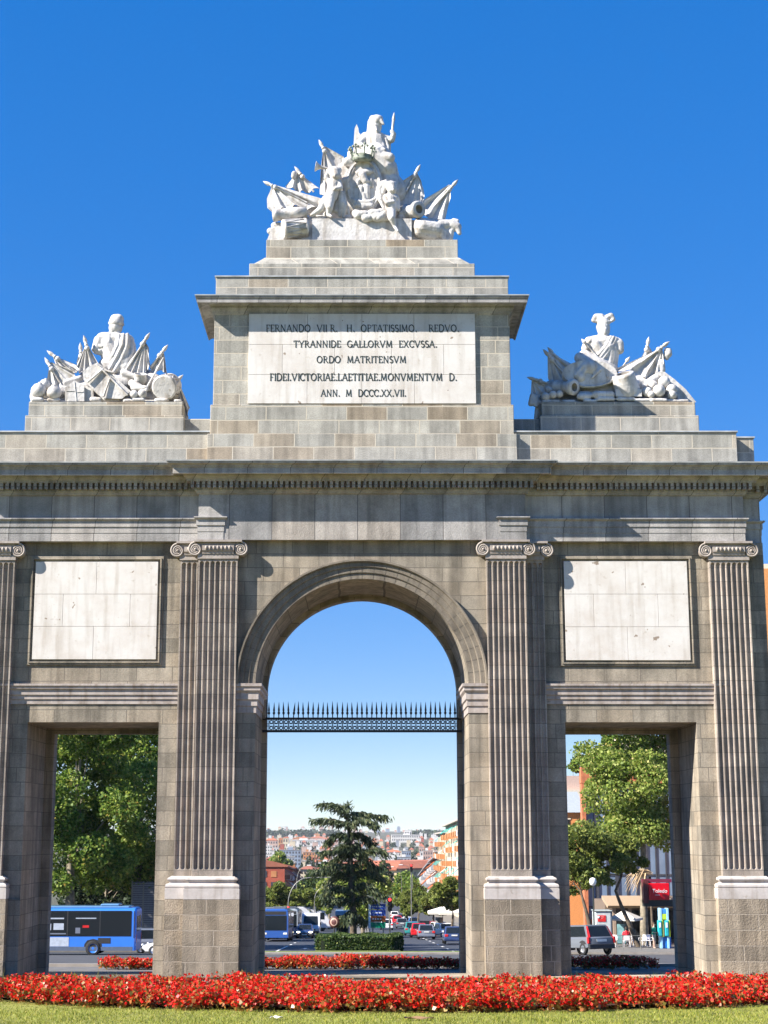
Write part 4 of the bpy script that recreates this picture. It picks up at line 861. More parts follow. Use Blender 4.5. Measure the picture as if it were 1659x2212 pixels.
# mown grass
n = 95000; x = rng.uniform(-9, 11, n); y = 21.5 + 9*rng.random(n)**1.15; keep = y < front(x)+.15; x, y = x[keep], y[keep]; n = len(x)
patch = (np.sin(x*1.3+y*2.1)+np.sin(x*.55-y*1.4+2)+np.sin(x*2.7+1))/3
h = rng.uniform(.018, .045, n)*(1+.35*patch); a = rng.uniform(0, 2*np.pi, n); ln = rng.normal(0, .02, (n, 2)); wd = .006
b0 = np.stack([x-wd*np.cos(a), y-wd*np.sin(a), Gv(y)], 1); b1 = np.stack([x+wd*np.cos(a), y+wd*np.sin(a), Gv(y)], 1); tp = np.stack([x+ln[:,0], y+ln[:,1], Gv(y)+h], 1)
gr = big_mesh('grass', np.stack([b0, b1, tp], 1).reshape(-1, 3), np.arange(3*n).reshape(n, 3), M['grassb']); tag(gr, 'short sunlit mown grass in front of the flower bed', 'grass', kind='stuff')

M['petal'] = leafmat('red_petal', [(0,(.40,.006,.005)),(.45,(.72,.014,.008)),(.82,(.78,.045,.014)),(.985,(.70,.016,.03)),(1,(.80,.22,.14))], .3, .45)
M['bleaf'] = leafmat('bronze_leaf', [(0,(.09,.06,.02)),(.3,(.15,.14,.025)),(.6,(.30,.10,.03)),(.92,(.36,.16,.045)),(1,(.40,.30,.10))], .25, .35)
def bed(name, label, inside, x0, x1, y0, y1, dens, hgt, seed):
    r = np.random.default_rng(seed); area = (x1-x0)*(y1-y0); n = int(area*dens)
    px, py = r.uniform(x0, x1, n), r.uniform(y0, y1, n); k = inside(px, py); px, py = px[k], py[k]; n = len(px)
    hh = hgt*(.85+.3*r.random(n)+.16*np.sin(px*1.1+seed)*np.sin(px*.37+py)+.12*np.sin(px*3.7+py*2))
    V, F, MI = [], [], []; off = 0
    for cnt, mi, lo, hi, sz, sp in ((32, 0, .40, 1.12, .05, .15), (14, 1, .12, .85, .07, .14), (7, 1, .75, 1.12, .055, .13)):
        m = n*cnt; idx = np.repeat(np.arange(n), cnt)
        ang = r.uniform(0, 2*np.pi, m); rad = sp*np.sqrt(r.random(m))
        c = np.stack([px[idx]+rad*np.cos(ang), py[idx]+rad*np.sin(ang), Gv(py[idx])+hh[idx]*(r.uniform(lo, hi, m)-1.2*(rad/.2)**2*.25)], 1)
        v, f = cards(c, sz*r.uniform(.6, 1.35, m), r, up=.6, aspect=1.25); V.append(v); F.append(f+off); off += len(v); MI.append(np.full(len(f), mi))
    o = big_mesh(name, np.concatenate(V), np.concatenate(F), [M['petal'], M['bleaf']], np.concatenate(MI)); return tag(o, label, 'flowers', kind='stuff')
bed('flower_bed', 'broad red begonia bed across the front of the gate', lambda x, y: (y > front(x)-.05+.08*np.sin(x*3)) & (y < front(x)*.3+22.9), -8.4, 10.2, 25.3, 31.2, 27, .31, 1)
bed('flower_bed', 'red begonia bed on the far side of the gate', lambda x, y: (y > 43.8) & (y < 45.4-((x)/8.4)**4*.8) & (x > -7.4+(46-y)*.2) & (x < 8.15-(46-y)*.1), -8, 8.6, 41, 46.5, 30, .27, 2)
soil = MB(); ys = np.linspace(0, 1, 5)
soil.grid([[(xx, front(xx)+.6+(front(xx)*.3+22.1-front(xx))*t, G(front(xx)+(front(xx)*.3+22.7-front(xx))*t)+.03) for xx in np.linspace(-8.4, 10.2, 30)] for t in ys])
tag(soil.build('bed_soil', plain('bed_soil', (.09,.06,.035), .95)), kind='structure')
# weeds standing at the foot of the piers
V = []; 
for cx_ in np.concatenate([rng.uniform(-8, -4.6, 16), rng.uniform(-2.6, -1.6, 7), rng.uniform(3.5, 8.6, 12)]):
    for i in range(9):
        a = rng.uniform(0, 2*np.pi); L = rng.uniform(.25, .5); xx = cx_+rng.normal(0, .06); yy = 31.0+rng.normal(0, .1)
        V += [(xx-.006, yy, G(yy)), (xx+.006, yy, G(yy)), (xx+.12*math.cos(a), yy+.12*math.sin(a), G(yy)+L)]
V = np.array(V); wdm = big_mesh('weeds', V, np.arange(len(V)).reshape(-1, 3), M['grassb']); tag(wdm, 'tufts of thin dry weeds along the back of the front flower bed', 'weeds', kind='stuff')
# litter on the lawn
def rag(name, label, px, py, w, d, mat, cat='litter'):
    dd = 22.4
    for _ in range(30): dd = (CZ-G(dd)-.0)/-tz(py)
    x_ = Xat(px, G(dd), dd); m = MB(); r_ = random.Random(int(px))
    m.grid([[(x_+w*(i/5-.5)+r_.uniform(-.01,.01), dd+d*(j/4-.5), G(dd)+.035+.012*math.sin(i*1.7+j)+r_.uniform(0,.012)) for i in range(6)] for j in range(5)], thick=.004, nrm=(0,0,1))
    o = m.build(name, mat, origin=(x_, dd, G(dd))); tag(o, label, cat)
rag('paper_scrap', 'crumpled white paper scrap lying on the lawn', 597, 2203.5, .17, .10, plain('paper', (.75,.73,.70), .8))
rag('cardboard_scrap', 'flat brown cardboard scrap lying on the lawn', 905, 2205, .42, .12, plain('cardboard', (.24,.14,.07), .9))
# far kerbs, verge and pavements beyond the roundabout
def strip(name, mat, x0, x1, y0, y1, h):
    m = MB(); nx = max(2, int((x1-x0)/3)); 
    ny = max(1, int((y1-y0)/6)); ys = np.linspace(y0, y1, ny+1)
    for a, b in zip(ys, ys[1:]):
        vs = [(x0,a,G(a)-.1),(x1,a,G(a)-.1),(x1,b,G(b)-.1),(x0,b,G(b)-.1),(x0,a,G(a)+h),(x1,a,G(a)+h),(x1,b,G(b)+h),(x0,b,G(b)+h)]
        m.add(vs, [(4,5,6,7),(0,1,5,4),(1,2,6,5),(3,0,4,7),(2,3,7,6)])
    return tag(m.build(name, mat), kind='structure')
strip('verge_kerb', M['kerb'], -9.5, 9.3, 106.2, 107.6, .10)
strip('grass_verge', plain('verge_grass', (.16,.20,.04), .9, noise=.3, scale=2), -9.5, 9.3, 107.62, 109.6, .11)
strip('kerb_front', M['kerb'], 12.0, 40, 106.0, 106.4, .13); strip('pavement_right', M['paving'], 12.0, 60, 106.42, 190, .14); strip('pavement_right', M['paving'], 15.5, 19.8, 190.1, 560, .14)
strip('pavement_left', M['paving'], -60, -13.0, 112, 190, .14); strip('pavement_left', M['paving'], -19.5, -15, 190.1, 520, .14)
strip('median', plain('median_grass', (.10,.13,.035), .9, noise=.3), -3.2, 2.6, 110.4, 150, .12); strip('median', M['paving'], -1.2, .9, 150.1, 300, .12)
strip('island_kerb', M['kerb'], -12, 12, 46.9, 47.35, .05)
# lane markings
def dash(name, label, pts, w, kind='structure'):
    m = MB()
    for x0, y0, x1, y1 in pts: m.add([(x0-w/2,y0,G(y0)+.004),(x0+w/2,y0,G(y0)+.004),(x1+w/2,y1,G(y1)+.004),(x1-w/2,y1,G(y1)+.004)], [(0,1,2,3)])
    return tag(m.build(name, M['paint']), kind=kind)
dash('lane_marking', '', [(-6.0, 111, -6.0, 132)] + [(-6.0, yy, -6.0, yy+3.0) for yy in range(136, 300, 8)], .16)
dash('lane_marking', '', [(6.4, yy, 6.4, yy+3.0) for yy in range(112, 300, 8)], .18); dash('lane_marking', '', [(-9.6, yy, -9.6, yy+3.0) for yy in range(112, 300, 8)], .14)
def arrow(xc, y0):
    m = MB(); L = 4.6
    m.add([(xc-.12,y0,G(y0)+.004),(xc+.12,y0,G(y0)+.004),(xc+.12,y0+L*.55,G(y0+L*.55)+.004),(xc-.12,y0+L*.55,G(y0+L*.55)+.004)], [(0,1,2,3)])
    m.add([(xc-.5,y0-.1,G(y0)+.005),(xc+.5,y0-.1,G(y0)+.005),(xc,y0-1.6,G(y0-1.6)+.005)], [(0,1,2)]); tag(m.build('lane_arrow', M['paint']), kind='structure')
arrow(-7.6, 122); arrow(-4.3, 122)

# ------------------------------------------------------------------ trees
M['bark'] = plain('bark', (.11,.085,.06), .9, noise=.35, scale=5, bump=.6); M['bark2'] = plain('plane_bark', (.22,.19,.14), .85, noise=.45, scale=3, bump=.4)
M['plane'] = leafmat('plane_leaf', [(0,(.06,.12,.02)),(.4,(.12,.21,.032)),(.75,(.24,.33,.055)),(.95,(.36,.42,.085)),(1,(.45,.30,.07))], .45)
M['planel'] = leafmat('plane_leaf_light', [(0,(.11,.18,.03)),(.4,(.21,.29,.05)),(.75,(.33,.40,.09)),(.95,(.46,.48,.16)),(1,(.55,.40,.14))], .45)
M['pine'] = leafmat('pine_needle', [(0,(.07,.11,.022)),(.5,(.17,.22,.045)),(1,(.32,.34,.08))], .4)
M['cedar'] = leafmat('cedar_needle', [(0,(.025,.042,.02)),(.5,(.06,.085,.038)),(.9,(.12,.14,.06)),(1,(.18,.19,.08))], .25)
M['hedge'] = leafmat('hedge_leaf', [(0,(.018,.045,.012)),(.5,(.045,.085,.02)),(.9,(.10,.15,.035)),(1,(.22,.25,.06))], .3)
M['cypress'] = leafmat('cypress_leaf', [(0,(.014,.03,.014)),(.6,(.03,.055,.022)),(1,(.06,.085,.03))], .2)
def crown(clumps, n, size, mat, parent, seed, up=.35, shell=.45, aspect=1.0, name='crown'):
    r = np.random.default_rng(seed); vol = np.array([c[3]*c[4]*c[5] for c in clumps])**.72; cnt = (n*vol/vol.sum()).astype(int)+3; C = []
    for (x, y, z, rx, ry, rz), k in zip(clumps, cnt):
        d = r.normal(size=(k, 3)); d /= np.linalg.norm(d, axis=1)[:, None]; rad = (shell+(1-shell)*r.random(k)**.6)*(1+.16*np.sin(d[:,0]*7+x)*np.sin(d[:,2]*6+z))
        C.append(np.array([x, y, z]) + d*np.array([rx, ry, rz])*rad[:, None])
    C = np.concatenate(C); v, f = cards(C, size*r.uniform(.6, 1.3, len(C)), r, up=up, aspect=aspect)
    w = Vector(parent['_w']); o = big_mesh(name, v-np.array([w.x, w.y, w.z]), f, mat); o.parent = parent; return o
def clump_crown(c, rad, k, cr, seed, squash=.8):     # many overlapping clumps inside an ellipsoid, thinned at random
    r = random.Random(seed); out = []
    while len(out) < k:
        q = Vector((r.uniform(-1,1), r.uniform(-1,1), r.uniform(-1,1)))
        if q.length > 1 or (q.length < .45 and r.random() < .6): continue
        s_ = cr*r.uniform(.6, 1.3); out.append((c[0]+q.x*rad[0], c[1]+q.y*rad[1], c[2]+q.z*rad[2], s_, s_, s_*squash))
    return out
def broad_tree(name, label, x, y, H, rad, zc, mat, n, size, seed, trunk_r=.3, group=None, cat='tree', lean=0, k=46, cr=None, bark='bark2', squash=.8, parts=True):
    t = thing(name, label, cat, (x, y, G(y)), group); r = random.Random(seed); m = MB(); b = Vector((x, y, G(y)-.1)); c = (x+lean, y, G(y)+zc)
    cl = clump_crown(c, rad, k, cr or min(rad)*.36, seed, squash)
    top = Vector((x+lean, y, G(y)+zc+rad[2]*.3)); mid = b.lerp(top, .45)+Vector((r.uniform(-.3,.3), 0, 0)); m.tube([b, b.lerp(mid,.5), mid, top], [trunk_r*1.25, trunk_r, trunk_r*.8, trunk_r*.25], 9)
    for q in cl[::6]:
        e = Vector(q[:3]); s_ = b.lerp(top, r.uniform(.38, .8)); m.tube([s_, s_.lerp(e,.5)+Vector((0,0,.25)), e], [trunk_r*.26, trunk_r*.15, trunk_r*.04], 5)
    m.build('trunk', M[bark], t); crown(cl, n, size, M[mat], t, seed); return t
def at_px(px, d, py=2000): return Xat(px, G(d), d)
# big planes seen through the left doorway
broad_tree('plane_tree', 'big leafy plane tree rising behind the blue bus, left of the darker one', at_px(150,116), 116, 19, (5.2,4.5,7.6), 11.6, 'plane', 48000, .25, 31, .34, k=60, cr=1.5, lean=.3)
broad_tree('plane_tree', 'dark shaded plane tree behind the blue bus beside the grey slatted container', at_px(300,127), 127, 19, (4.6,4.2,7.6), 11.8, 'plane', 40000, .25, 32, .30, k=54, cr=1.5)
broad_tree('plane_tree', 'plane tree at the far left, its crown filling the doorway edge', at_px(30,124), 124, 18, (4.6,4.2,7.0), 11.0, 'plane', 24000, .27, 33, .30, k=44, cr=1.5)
broad_tree('understory_tree', 'low dark tree in the shade behind the bus', at_px(225,138), 138, 8, (5.5,3,3.2), 4.6, 'cypress', 9000, .36, 34, .16, k=30, cr=1.2)
# right doorway: sunlit plane and two leaning pines
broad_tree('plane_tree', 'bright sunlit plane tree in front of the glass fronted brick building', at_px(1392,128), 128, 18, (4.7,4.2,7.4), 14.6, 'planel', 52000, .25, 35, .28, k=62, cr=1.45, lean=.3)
def pine(name, label, x, y, pts, crowns, n, seed, size=.30, tr=.2, group=None):
    t = thing(name, label, 'tree', (x, y, G(y)), group); m = MB(); b = Vector((x, y, G(y)-.1)); P_ = [b]+[b+Vector(p) for p in pts]; m.tube(P_, [tr*(1-.6*i/len(pts)) for i in range(len(P_))], 8)
    r = random.Random(seed); cl = []
    for cx_, cy_, cz_, rx, ry, rz, k in crowns:
        q = clump_crown((x+cx_, y+cy_, G(y)+cz_), (rx, ry, rz), k, min(rx, rz)*.42, seed+int(cx_*10), .75); cl += q
        m.tube([P_[-2], P_[-1], Vector((x+cx_, y+cy_, G(y)+cz_))], [tr*.45, tr*.35, tr*.12], 6)
        for e in q[::4]: m.tube([P_[-1].lerp(Vector((x+cx_, y+cy_, G(y)+cz_)),.6), Vector(e[:3])], [tr*.2, tr*.06], 5)
    m.build('trunk', M['bark'], t); crown(cl, n, size, M['pine'], t, seed, up=.5, aspect=.55); return t
pine('stone_pine', 'left of two leaning pines behind the silver estate car', at_px(1288,117), 117, [(-.35,0,1.6),(-.7,0,3.0),(-1.0,0,4.2)], [(-1.0,0,6.6,2.0,2.0,2.1,24),(-1.6,.5,4.9,1.4,1.5,1.0,10),(.5,.3,5.6,1.5,1.6,1.1,12)], 13000, 41)
pine('stone_pine', 'right of two leaning pines, its bent trunk beside the white parasol', at_px(1383,121), 121, [(-.5,0,1.3),(-1.3,0,3.2),(-1.7,0,4.3),(-1.2,0,5.4)], [(-2.2,0,7.2,1.9,2.0,1.6,20),(-.9,.4,6.4,1.5,1.6,1.0,12),(-3.0,0,5.6,1.3,1.3,.9,8)], 12000, 42)
# pines lining the street beyond
for i, (px, d, rx, zc, lab) in enumerate(((592,196,3.4,3.9,'round bright pine at the left edge of the arch view, behind the parked buses'),(632,214,3.8,3.9,'broad pine at the left kerb behind the white truck'),(662,235,3.0,3.8,'small pine at the left kerb just left of the cedar'),(560,230,4.0,4.4,'pine half hidden by the left pier of the arch'))):
    pine('street_pine', lab, at_px(px,d), d, [(.1,0,1.5),(.2,0,3.0)], [(0,0,zc,rx,3.0,1.7,22)], 9000, 50+i, .38, .22, 'pines lining the street')
for i, (px, d, rx, zc, lab) in enumerate(((975,176,2.4,4.6,'tall pine at the right edge of the arch view beside the white parasols'),(934,205,2.5,3.7,'pine above the parked cars on the right kerb'),(902,226,2.7,3.7,'pine in the middle of the right hand row'),(878,250,2.7,3.6,'farthest low pine of the right hand row'),(1005,190,2.8,4.8,'pine half hidden by the right pier of the arch'))):
    pine('street_pine', lab, at_px(px,d), d, [(.1,0,1.4),(.2,0,2.6)], [(0,0,zc,rx,2.6,1.6,18)], 7500, 60+i, .38, .2, 'pines lining the street')

# the cedar on the median: bent trunk, flat layered branches, hanging sprays
YD_ = 117.0
def C_(zx, zy, dy=0): return P(540+zx/3.413, 1620+zy/3.413, YD_+dy)
ced = thing('cedar_tree', 'tall ragged cedar with drooping layered branches above the clipped hedge', 'tree', (C_(765,1330).x, YD_, G(YD_)))
m = MB(); base = C_(765,1330); base.z = G(YD_)-.1
m.tube([base, C_(760,1180), C_(745,980), C_(742,800), C_(735,680), C_(728,580), C_(705,470), C_(672,410)], [.27,.24,.21,.18,.15,.12,.08,.05], 9)
limbs = [[(705,470),(650,405),(590,395),(520,398)],[(690,430),(710,400),(722,412)],[(728,540),(640,520),(560,512),(465,515)],[(720,500),(760,462),(830,462),(900,478),(1005,488)],[(735,560),(800,500),(870,520),(935,560)],
  [(735,640),(670,610),(600,640),(570,690)],[(738,620),(800,610),(860,650),(905,690)],[(742,740),(680,700),(610,740),(530,755)],[(742,720),(790,690),(830,760),(850,800)],[(744,800),(700,740),(650,790),(600,840)],
  [(746,850),(650,840),(560,870),(470,895)],[(744,760),(860,740),(930,720),(1000,760)],[(746,860),(830,800),(900,840),(950,870)],[(748,940),(660,900),(600,950),(560,1000)],[(748,920),(850,880),(920,910),(985,950)],
  [(752,1040),(660,1000),(590,1020),(530,1070)],[(752,1020),(840,980),(900,1010),(980,1080)],[(756,1120),(690,1090),(640,1100),(560,1100)],[(756,1110),(830,1080),(880,1100),(930,1130)],[(758,1200),(700,1230),(650,1260)],[(758,1220),(810,1240),(850,1280)],
  [(745,700),(735,690),(740,740)],[(740,640),(720,640),(700,660)],[(748,900),(740,880),(720,920)],[(757,1180),(740,1200),(720,1250)]]
rl = random.Random(9); rc = np.random.default_rng(9); CC, UU, SS = [], [], []
for li, pl in enumerate(limbs):
    dyt = rl.uniform(-2.2, 2.2) if li not in (0,2,3) else rl.uniform(-.6,.6)
    pts = [C_(x, y, dyt*i/(len(pl)-1)) for i, (x, y) in enumerate(pl)]; m.tube(pts, [.075*(1-.75*i/(len(pts)-1)) for i in range(len(pts))], 6)
    for a, b in zip(pts, pts[1:]):
        L = (b-a).length; k = int(190*L)
        t = rc.random(k); dens = np.ones(k); c = np.outer(1-t, a)+np.outer(t, b)
        side = rc.normal(0, .34, k); drop = -np.abs(rc.normal(0, .20, k))+.10
        c[:, 1] += side*1.3; c[:, 0] += rc.normal(0, .16, k); c[:, 2] += drop
        out = np.array(b-a)/max(L, 1e-3); u = out*rc.uniform(.1, .9, (k, 1)) + np.array([0, 0, -1])*rc.uniform(.25, 1.1, (k, 1)) + rc.normal(0, .28, (k, 3))
        CC.append(c); UU.append(u); SS.append(rc.uniform(.22, .52, k))
C0, U0, S0 = np.concatenate(CC), np.concatenate(UU), np.concatenate(SS); U0 /= np.linalg.norm(U0, axis=1)[:, None]
sd = rc.normal(size=U0.shape); sd -= U0*(sd*U0).sum(1)[:, None]; sd /= np.linalg.norm(sd, axis=1)[:, None]
L_ = S0[:, None]; V = np.stack([C0, C0+U0*L_*.45+sd*.055, C0+U0*L_, C0+U0*L_*.45-sd*.055], 1).reshape(-1, 3)-np.array(ced['_w'])
m.build('trunk', M['bark'], ced); cf = big_mesh('foliage', V, np.arange(len(V)).reshape(-1, 4), M['cedar']); cf.parent = ced
# clipped hedge round its foot
hx0, hx1, hy0, hy1 = at_px(687,111.5), at_px(866,111.5), 111.3, 115.5; hz = 1.05
hd = thing('hedge', 'clipped round cornered green hedge at the foot of the cedar', 'hedge', ((hx0+hx1)/2, 113.3, G(113.3)))
m = MB(); m.box(hx0+.2, hx1-.2, hy0+.2, hy1-.2, G(113)-.4, G(113)+hz-.25); m.build('dark_core', plain('hedge_core', (.012,.02,.008), .95), hd)  # solid dark box filling the inside of the leaf cards
k = 15000; c = np.stack([rng.uniform(hx0, hx1, k), rng.uniform(hy0, hy1, k), rng.uniform(0, hz, k)], 1); f = rng.integers(0, 3, k)
c[f == 0, 1] = hy0+np.abs(rng.normal(0, .12, (f == 0).sum())); c[f == 1, 2] = hz-np.abs(rng.normal(0, .07, (f == 1).sum())); c[(f == 2), 0] = np.where(rng.random((f == 2).sum()) < .5, hx0, hx1)+rng.normal(0, .08, (f == 2).sum())
cx_, hw_ = (hx0+hx1)/2, (hx1-hx0)/2; ex = np.clip((np.abs(c[:, 0]-cx_)-(hw_-.8))/.8, 0, 1); c[:, 1] += ex**2*1.0*(c[:, 1] < hy0+1)
c[:, 2] += Gv(np.full(k, 112.0)) + .05*np.sin(c[:, 0]*3); v, ff = cards(c, rng.uniform(.10, .2, k), rng, up=.3); o = big_mesh('foliage', v-np.array(hd['_w']), ff, M['hedge']); o.parent = hd

# dry weed rooted on the attic step at the right
wp = P(1038, 597, 37.75); V = []; rw = np.random.default_rng(12)
for i in range(60):
    a = rw.uniform(0, 2*np.pi); L = rw.uniform(.08, .34); bx, by = wp.x+rw.normal(0, .10), wp.y+rw.normal(0, .06)
    V += [(bx-.006, by, zt1), (bx+.006, by, zt1), (bx+.12*math.cos(a), by+.08*math.sin(a), zt1+L)]
V = np.array(V); wo_ = big_mesh('roof_weed', V, np.arange(len(V)).reshape(-1, 3), leafmat('dry_weed', [(0,(.05,.05,.03)),(1,(.16,.13,.07))], .2)); tag(wo_, 'small dry weed growing on the attic ledge below the top sculpture', 'weed')
# ------------------------------------------------------------------ vehicles
def paint(name, col, rough=.3, coat=.6): return plain(name, col, rough, 0.0, .03, 2, .5, coat)
M['tyre'] = plain('tyre_rubber', (.02,.02,.021), .8); M['rim'] = plain('wheel_rim', (.5,.5,.52), .3, .7)
M['glass'] = plain('vehicle_glass', (.012,.016,.02), .12, 0, .02, 3, .35); M['tail'] = plain('tail_light_red', (.55,.02,.02), .3); M['headl'] = plain('headlight_glass', (.8,.8,.75), .2)
M['trimd'] = plain('dark_trim', (.03,.03,.032), .6); M['plate'] = plain('number_plate', (.7,.7,.66), .5); M['chrome'] = plain('bright_metal', (.6,.6,.62), .25, .8)
lit, N, L, b = newmat('lit_headlight'); b.inputs['Emission Color'].default_value = (1,.85,.55,1); b.inputs['Emission Strength'].default_value = 3.0; M['headlit'] = lit
redl, N, L, b = newmat('lit_red_signal'); b.inputs['Base Color'].default_value = (.5,.01,.01,1); b.inputs['Emission Color'].default_value = (1,.03,.03,1); b.inputs['Emission Strength'].default_value = 2.5; M['redlit'] = redl
def wheel(root, x, y, r, w=.2, rim=None):
    m = MB(); m.lathe([(r*.6,0),(r*.92,0),(r,.03),(r,w-.03),(r*.92,w),(r*.6,w)], (x-w/2, y, r), (1,0,0), 20, cap=False); o = m.build('wheel', M['tyre'], root)
    q = MB(); q.lathe([(r*.6,.02),(r*.5,.05),(r*.15,.03),(.01,.03)], (x-w/2, y, r), (1,0,0), 14, cap=False); q.lathe([(r*.6,-.02),(r*.5,-.05),(r*.15,-.03),(.01,-.03)], (x+w/2, y, r), (1,0,0), 14, cap=False); q.build('rim', rim or M['rim'], o)
def car(label, mat, px, d, face, kind='hatch', group='cars on the street', lights=False, rot=0, name='parked_car', L=4.2, W=1.74, H=1.45, at=None, tailbig=False):
    """car in its own coordinates, nose along -y; face 'front' shows its nose to the viewer, 'back' its tail"""
    x, y = (at_px(px, d), d) if at is None else at
    t = local(name, label, 'car', (0,0,0), group)
    h = L/2; hw = W/2; zb, zs = (.42 if kind == 'suv' else .24), H*.60
    est = kind in ('estate', 'hatch')
    side = [(-h,.42),(-h+.05,.62),(-h+.95,.84 if kind != 'suv' else .95),(-h+1.15,zs),(h-.12 if est or kind == 'suv' else h-.75,zs),(h-.02,zs-.06),(h,.58),(h-.04,max(.34,zb+.03)),(h-.2,zb),(-h+.2,zb)]
    if kind == 'saloon': side = [(-h,.42),(-h+.05,.62),(-h+1.0,.82),(-h+1.2,zs),(h-.85,zs),(h-.06,zs-.03),(h,.55),(h-.04,.34),(h-.2,zb),(-h+.2,zb)]
    m = MB(); rows_ = []
    for k, (sx, drop) in enumerate(((-1,.10),(-.96,.03),(-.8,0),(.8,0),(.96,.03),(1,.10))):
        rows_.append([(sx*hw*(1 if .4 < z < zs-.02 else .97), yy*(1-.04*(abs(sx) > .9)), z-(drop if z > .5 else -drop*.4)) for yy, z in side])
    n = len(side); vs = [v for r_ in rows_ for v in r_]
    fs = [(i*n+j, i*n+(j+1) % n, (i+1)*n+(j+1) % n, (i+1)*n+j) for i in range(5) for j in range(n)]
    m.add(vs, fs, 0, True); m.add(rows_[0], [tuple(range(n))]); m.add(rows_[5], [tuple(range(n))[::-1]]); bo_ = m.build('body', mat, t); bo_.modifiers.new('edge', 'EDGE_SPLIT').split_angle = R(38)
    # cabin
    y0, y1, y2, y3 = -h+1.10, -h+1.85, (h-.55 if est or kind == 'suv' else h-1.45), (h-.10 if est or kind == 'suv' else h-.72)
    wi = hw*.80; zt = H
    def ring(yb, yt): return None
    cb = MB(); A = [(-hw*.94,y0,zs-.04),(hw*.94,y0,zs-.04),(hw*.94,y3,zs-.04),(-hw*.94,y3,zs-.04),(-wi,y1,zt-.03),(wi,y1,zt-.03),(wi,y2,zt-.03),(-wi,y2,zt-.03)]
    cb.add(A, [(0,1,5,4),(1,2,6,5),(2,3,7,6),(3,0,4,7)], 0); co_ = cb.build('cabin', mat, t, bevel=.03)
    rf = MB(); rf.add([(-wi,y1,zt-.03),(wi,y1,zt-.03),(wi,y2,zt-.03),(-wi,y2,zt-.03),(-wi*.9,y1+.12,zt),(wi*.9,y1+.12,zt),(wi*.9,y2-.1,zt),(-wi*.9,y2-.1,zt)], [(4,5,6,7),(0,1,5,4),(1,2,6,5),(2,3,7,6),(3,0,4,7)]); rf.build('roof', mat, co_)
    def pane(nm, q, s=.86, off=.012):
        a = [Vector(A[i]) for i in q]; c_ = sum(a, Vector())/4; nn = (a[1]-a[0]).cross(a[3]-a[0]).normalized(); 
        if nn.dot(c_-Vector((0,(y0+y3)/2,1))) < 0: nn = -nn
        g_ = MB(); g_.add([c_+(v-c_)*s+nn*off for v in a], [(0,1,2,3)]); g_.build(nm, M['glass'], co_)
    pane('windscreen', (0,1,5,4)); pane('side_window', (1,2,6,5), .84); pane('rear_window', (2,3,7,6), .84); pane('side_window', (3,0,4,7), .84)
    for sx in (-1, 1):
        for yy in (-h+.78, h-.75):
            wheel(t, sx*(hw-.09), yy, .31 if kind != 'suv' else .38)
            if kind == 'suv': q = MB(); q.prism([(yy-.52,.42),(yy-.46,.66),(yy-.26,.84),(yy,.90),(yy+.26,.84),(yy+.46,.66),(yy+.52,.42)], lambda p_: (sx*hw*.985-.004, p_[0], p_[1]), lambda p_: (sx*hw*.985+.006, p_[0], p_[1])); q.build('wheel_arch', M['trimd'], t)
        q = MB(); q.ball((sx*hw*.74, -h+.04, .64), (.19,.08,.085), n=10, m=6); q.build('headlight', M['headlit'] if lights else M['headl'], t)
        q = MB()
        if tailbig: q.box(sx*hw*.98-.11, sx*hw*.98+.04, h-.18, h-.0, .70, zs); q.add([(sx*(hw*.98-.16), h-.06, zs-.02),(sx*(hw*.98+.0), h-.10, zs-.02),(sx*(wi+.02), y2+.06, zt-.08),(sx*(wi-.08), y2+.10, zt-.08)], [(0,1,2,3)])
        else: q.box(sx*hw*.80-.16, sx*hw*.80+.13, h-.09, h+.005, .62, .82)
        q.build('tail_light', M['tail'], t, bevel=.02)
        q = MB(); q.ball((sx*(hw+.08), -h+1.45, zs+.06), (.10,.06,.07), n=8, m=6); q.build('wing_mirror', mat, t)
    q = MB(); q.box(-hw*.94, hw*.94, -h-.04, -h+.1, .26, .46); q.build('bumper', M['trimd'], t, bevel=.03); q = MB(); q.box(-hw*.98, hw*.98, h-.14, h+.06, .36 if kind == 'suv' else .28, .66 if kind == 'suv' else .50); q.build('bumper', M['trimd'] if kind in ('suv','estate') else mat, t, bevel=.03)
    q = MB(); q.box(-.26, .26, -h-.05, -h-.035, .34, .45); q.build('number_plate', M['plate'], t); q = MB(); q.box(-.26 if not tailbig else -.36, .26 if not tailbig else .36, h+.0, h+.02 if not tailbig else h+.015, .68 if not tailbig else .80, .79 if not tailbig else .95); q.build('number_plate', M['plate'], t)
    q = MB(); q.box(-hw*.5, hw*.5, -h-.01, -h+.03, .5, .60); q.build('grille', M['trimd'], t)
    slope = math.atan((G(y+1)-G(y-1))/2)
    t.location = (x, y, G(y)); yaw = (0 if face == 'front' else math.pi) + R(rot); t.rotation_euler = (slope*math.cos(yaw), -slope*math.sin(yaw)*0, yaw)
    return t
silver, white, navy = paint('silver_paint', (.13,.145,.17)), paint('white_paint', (.78,.78,.77)), paint('navy_paint', (.035,.06,.16))
redp, teal, blue, grey, black = paint('red_paint', (.55,.015,.02)), paint('teal_paint', (.03,.22,.22)), paint('blue_paint', (.06,.16,.42)), paint('grey_paint', (.16,.18,.23)), paint('black_paint', (.02,.02,.025))
car('dark blue saloon with lit headlights driving towards the viewer', navy, 659, 172, 'front', 'saloon', 'cars on the street', True)
car('grey blue saloon braking, seen from behind in the middle lane', grey, 920, 165, 'back', 'saloon', 'cars on the street')
car('bright red small car half hidden by the grey saloon', redp, 904, 176, 'back', 'hatch', 'cars on the street', H=1.5)
car('teal hatchback in the left lane of the right carriageway', teal, 890, 186, 'back', 'hatch', 'cars on the street', H=1.5)
car('dark blue car nearest the right pier of the arch', navy, 979, 141, 'back', 'saloon', 'cars on the street')
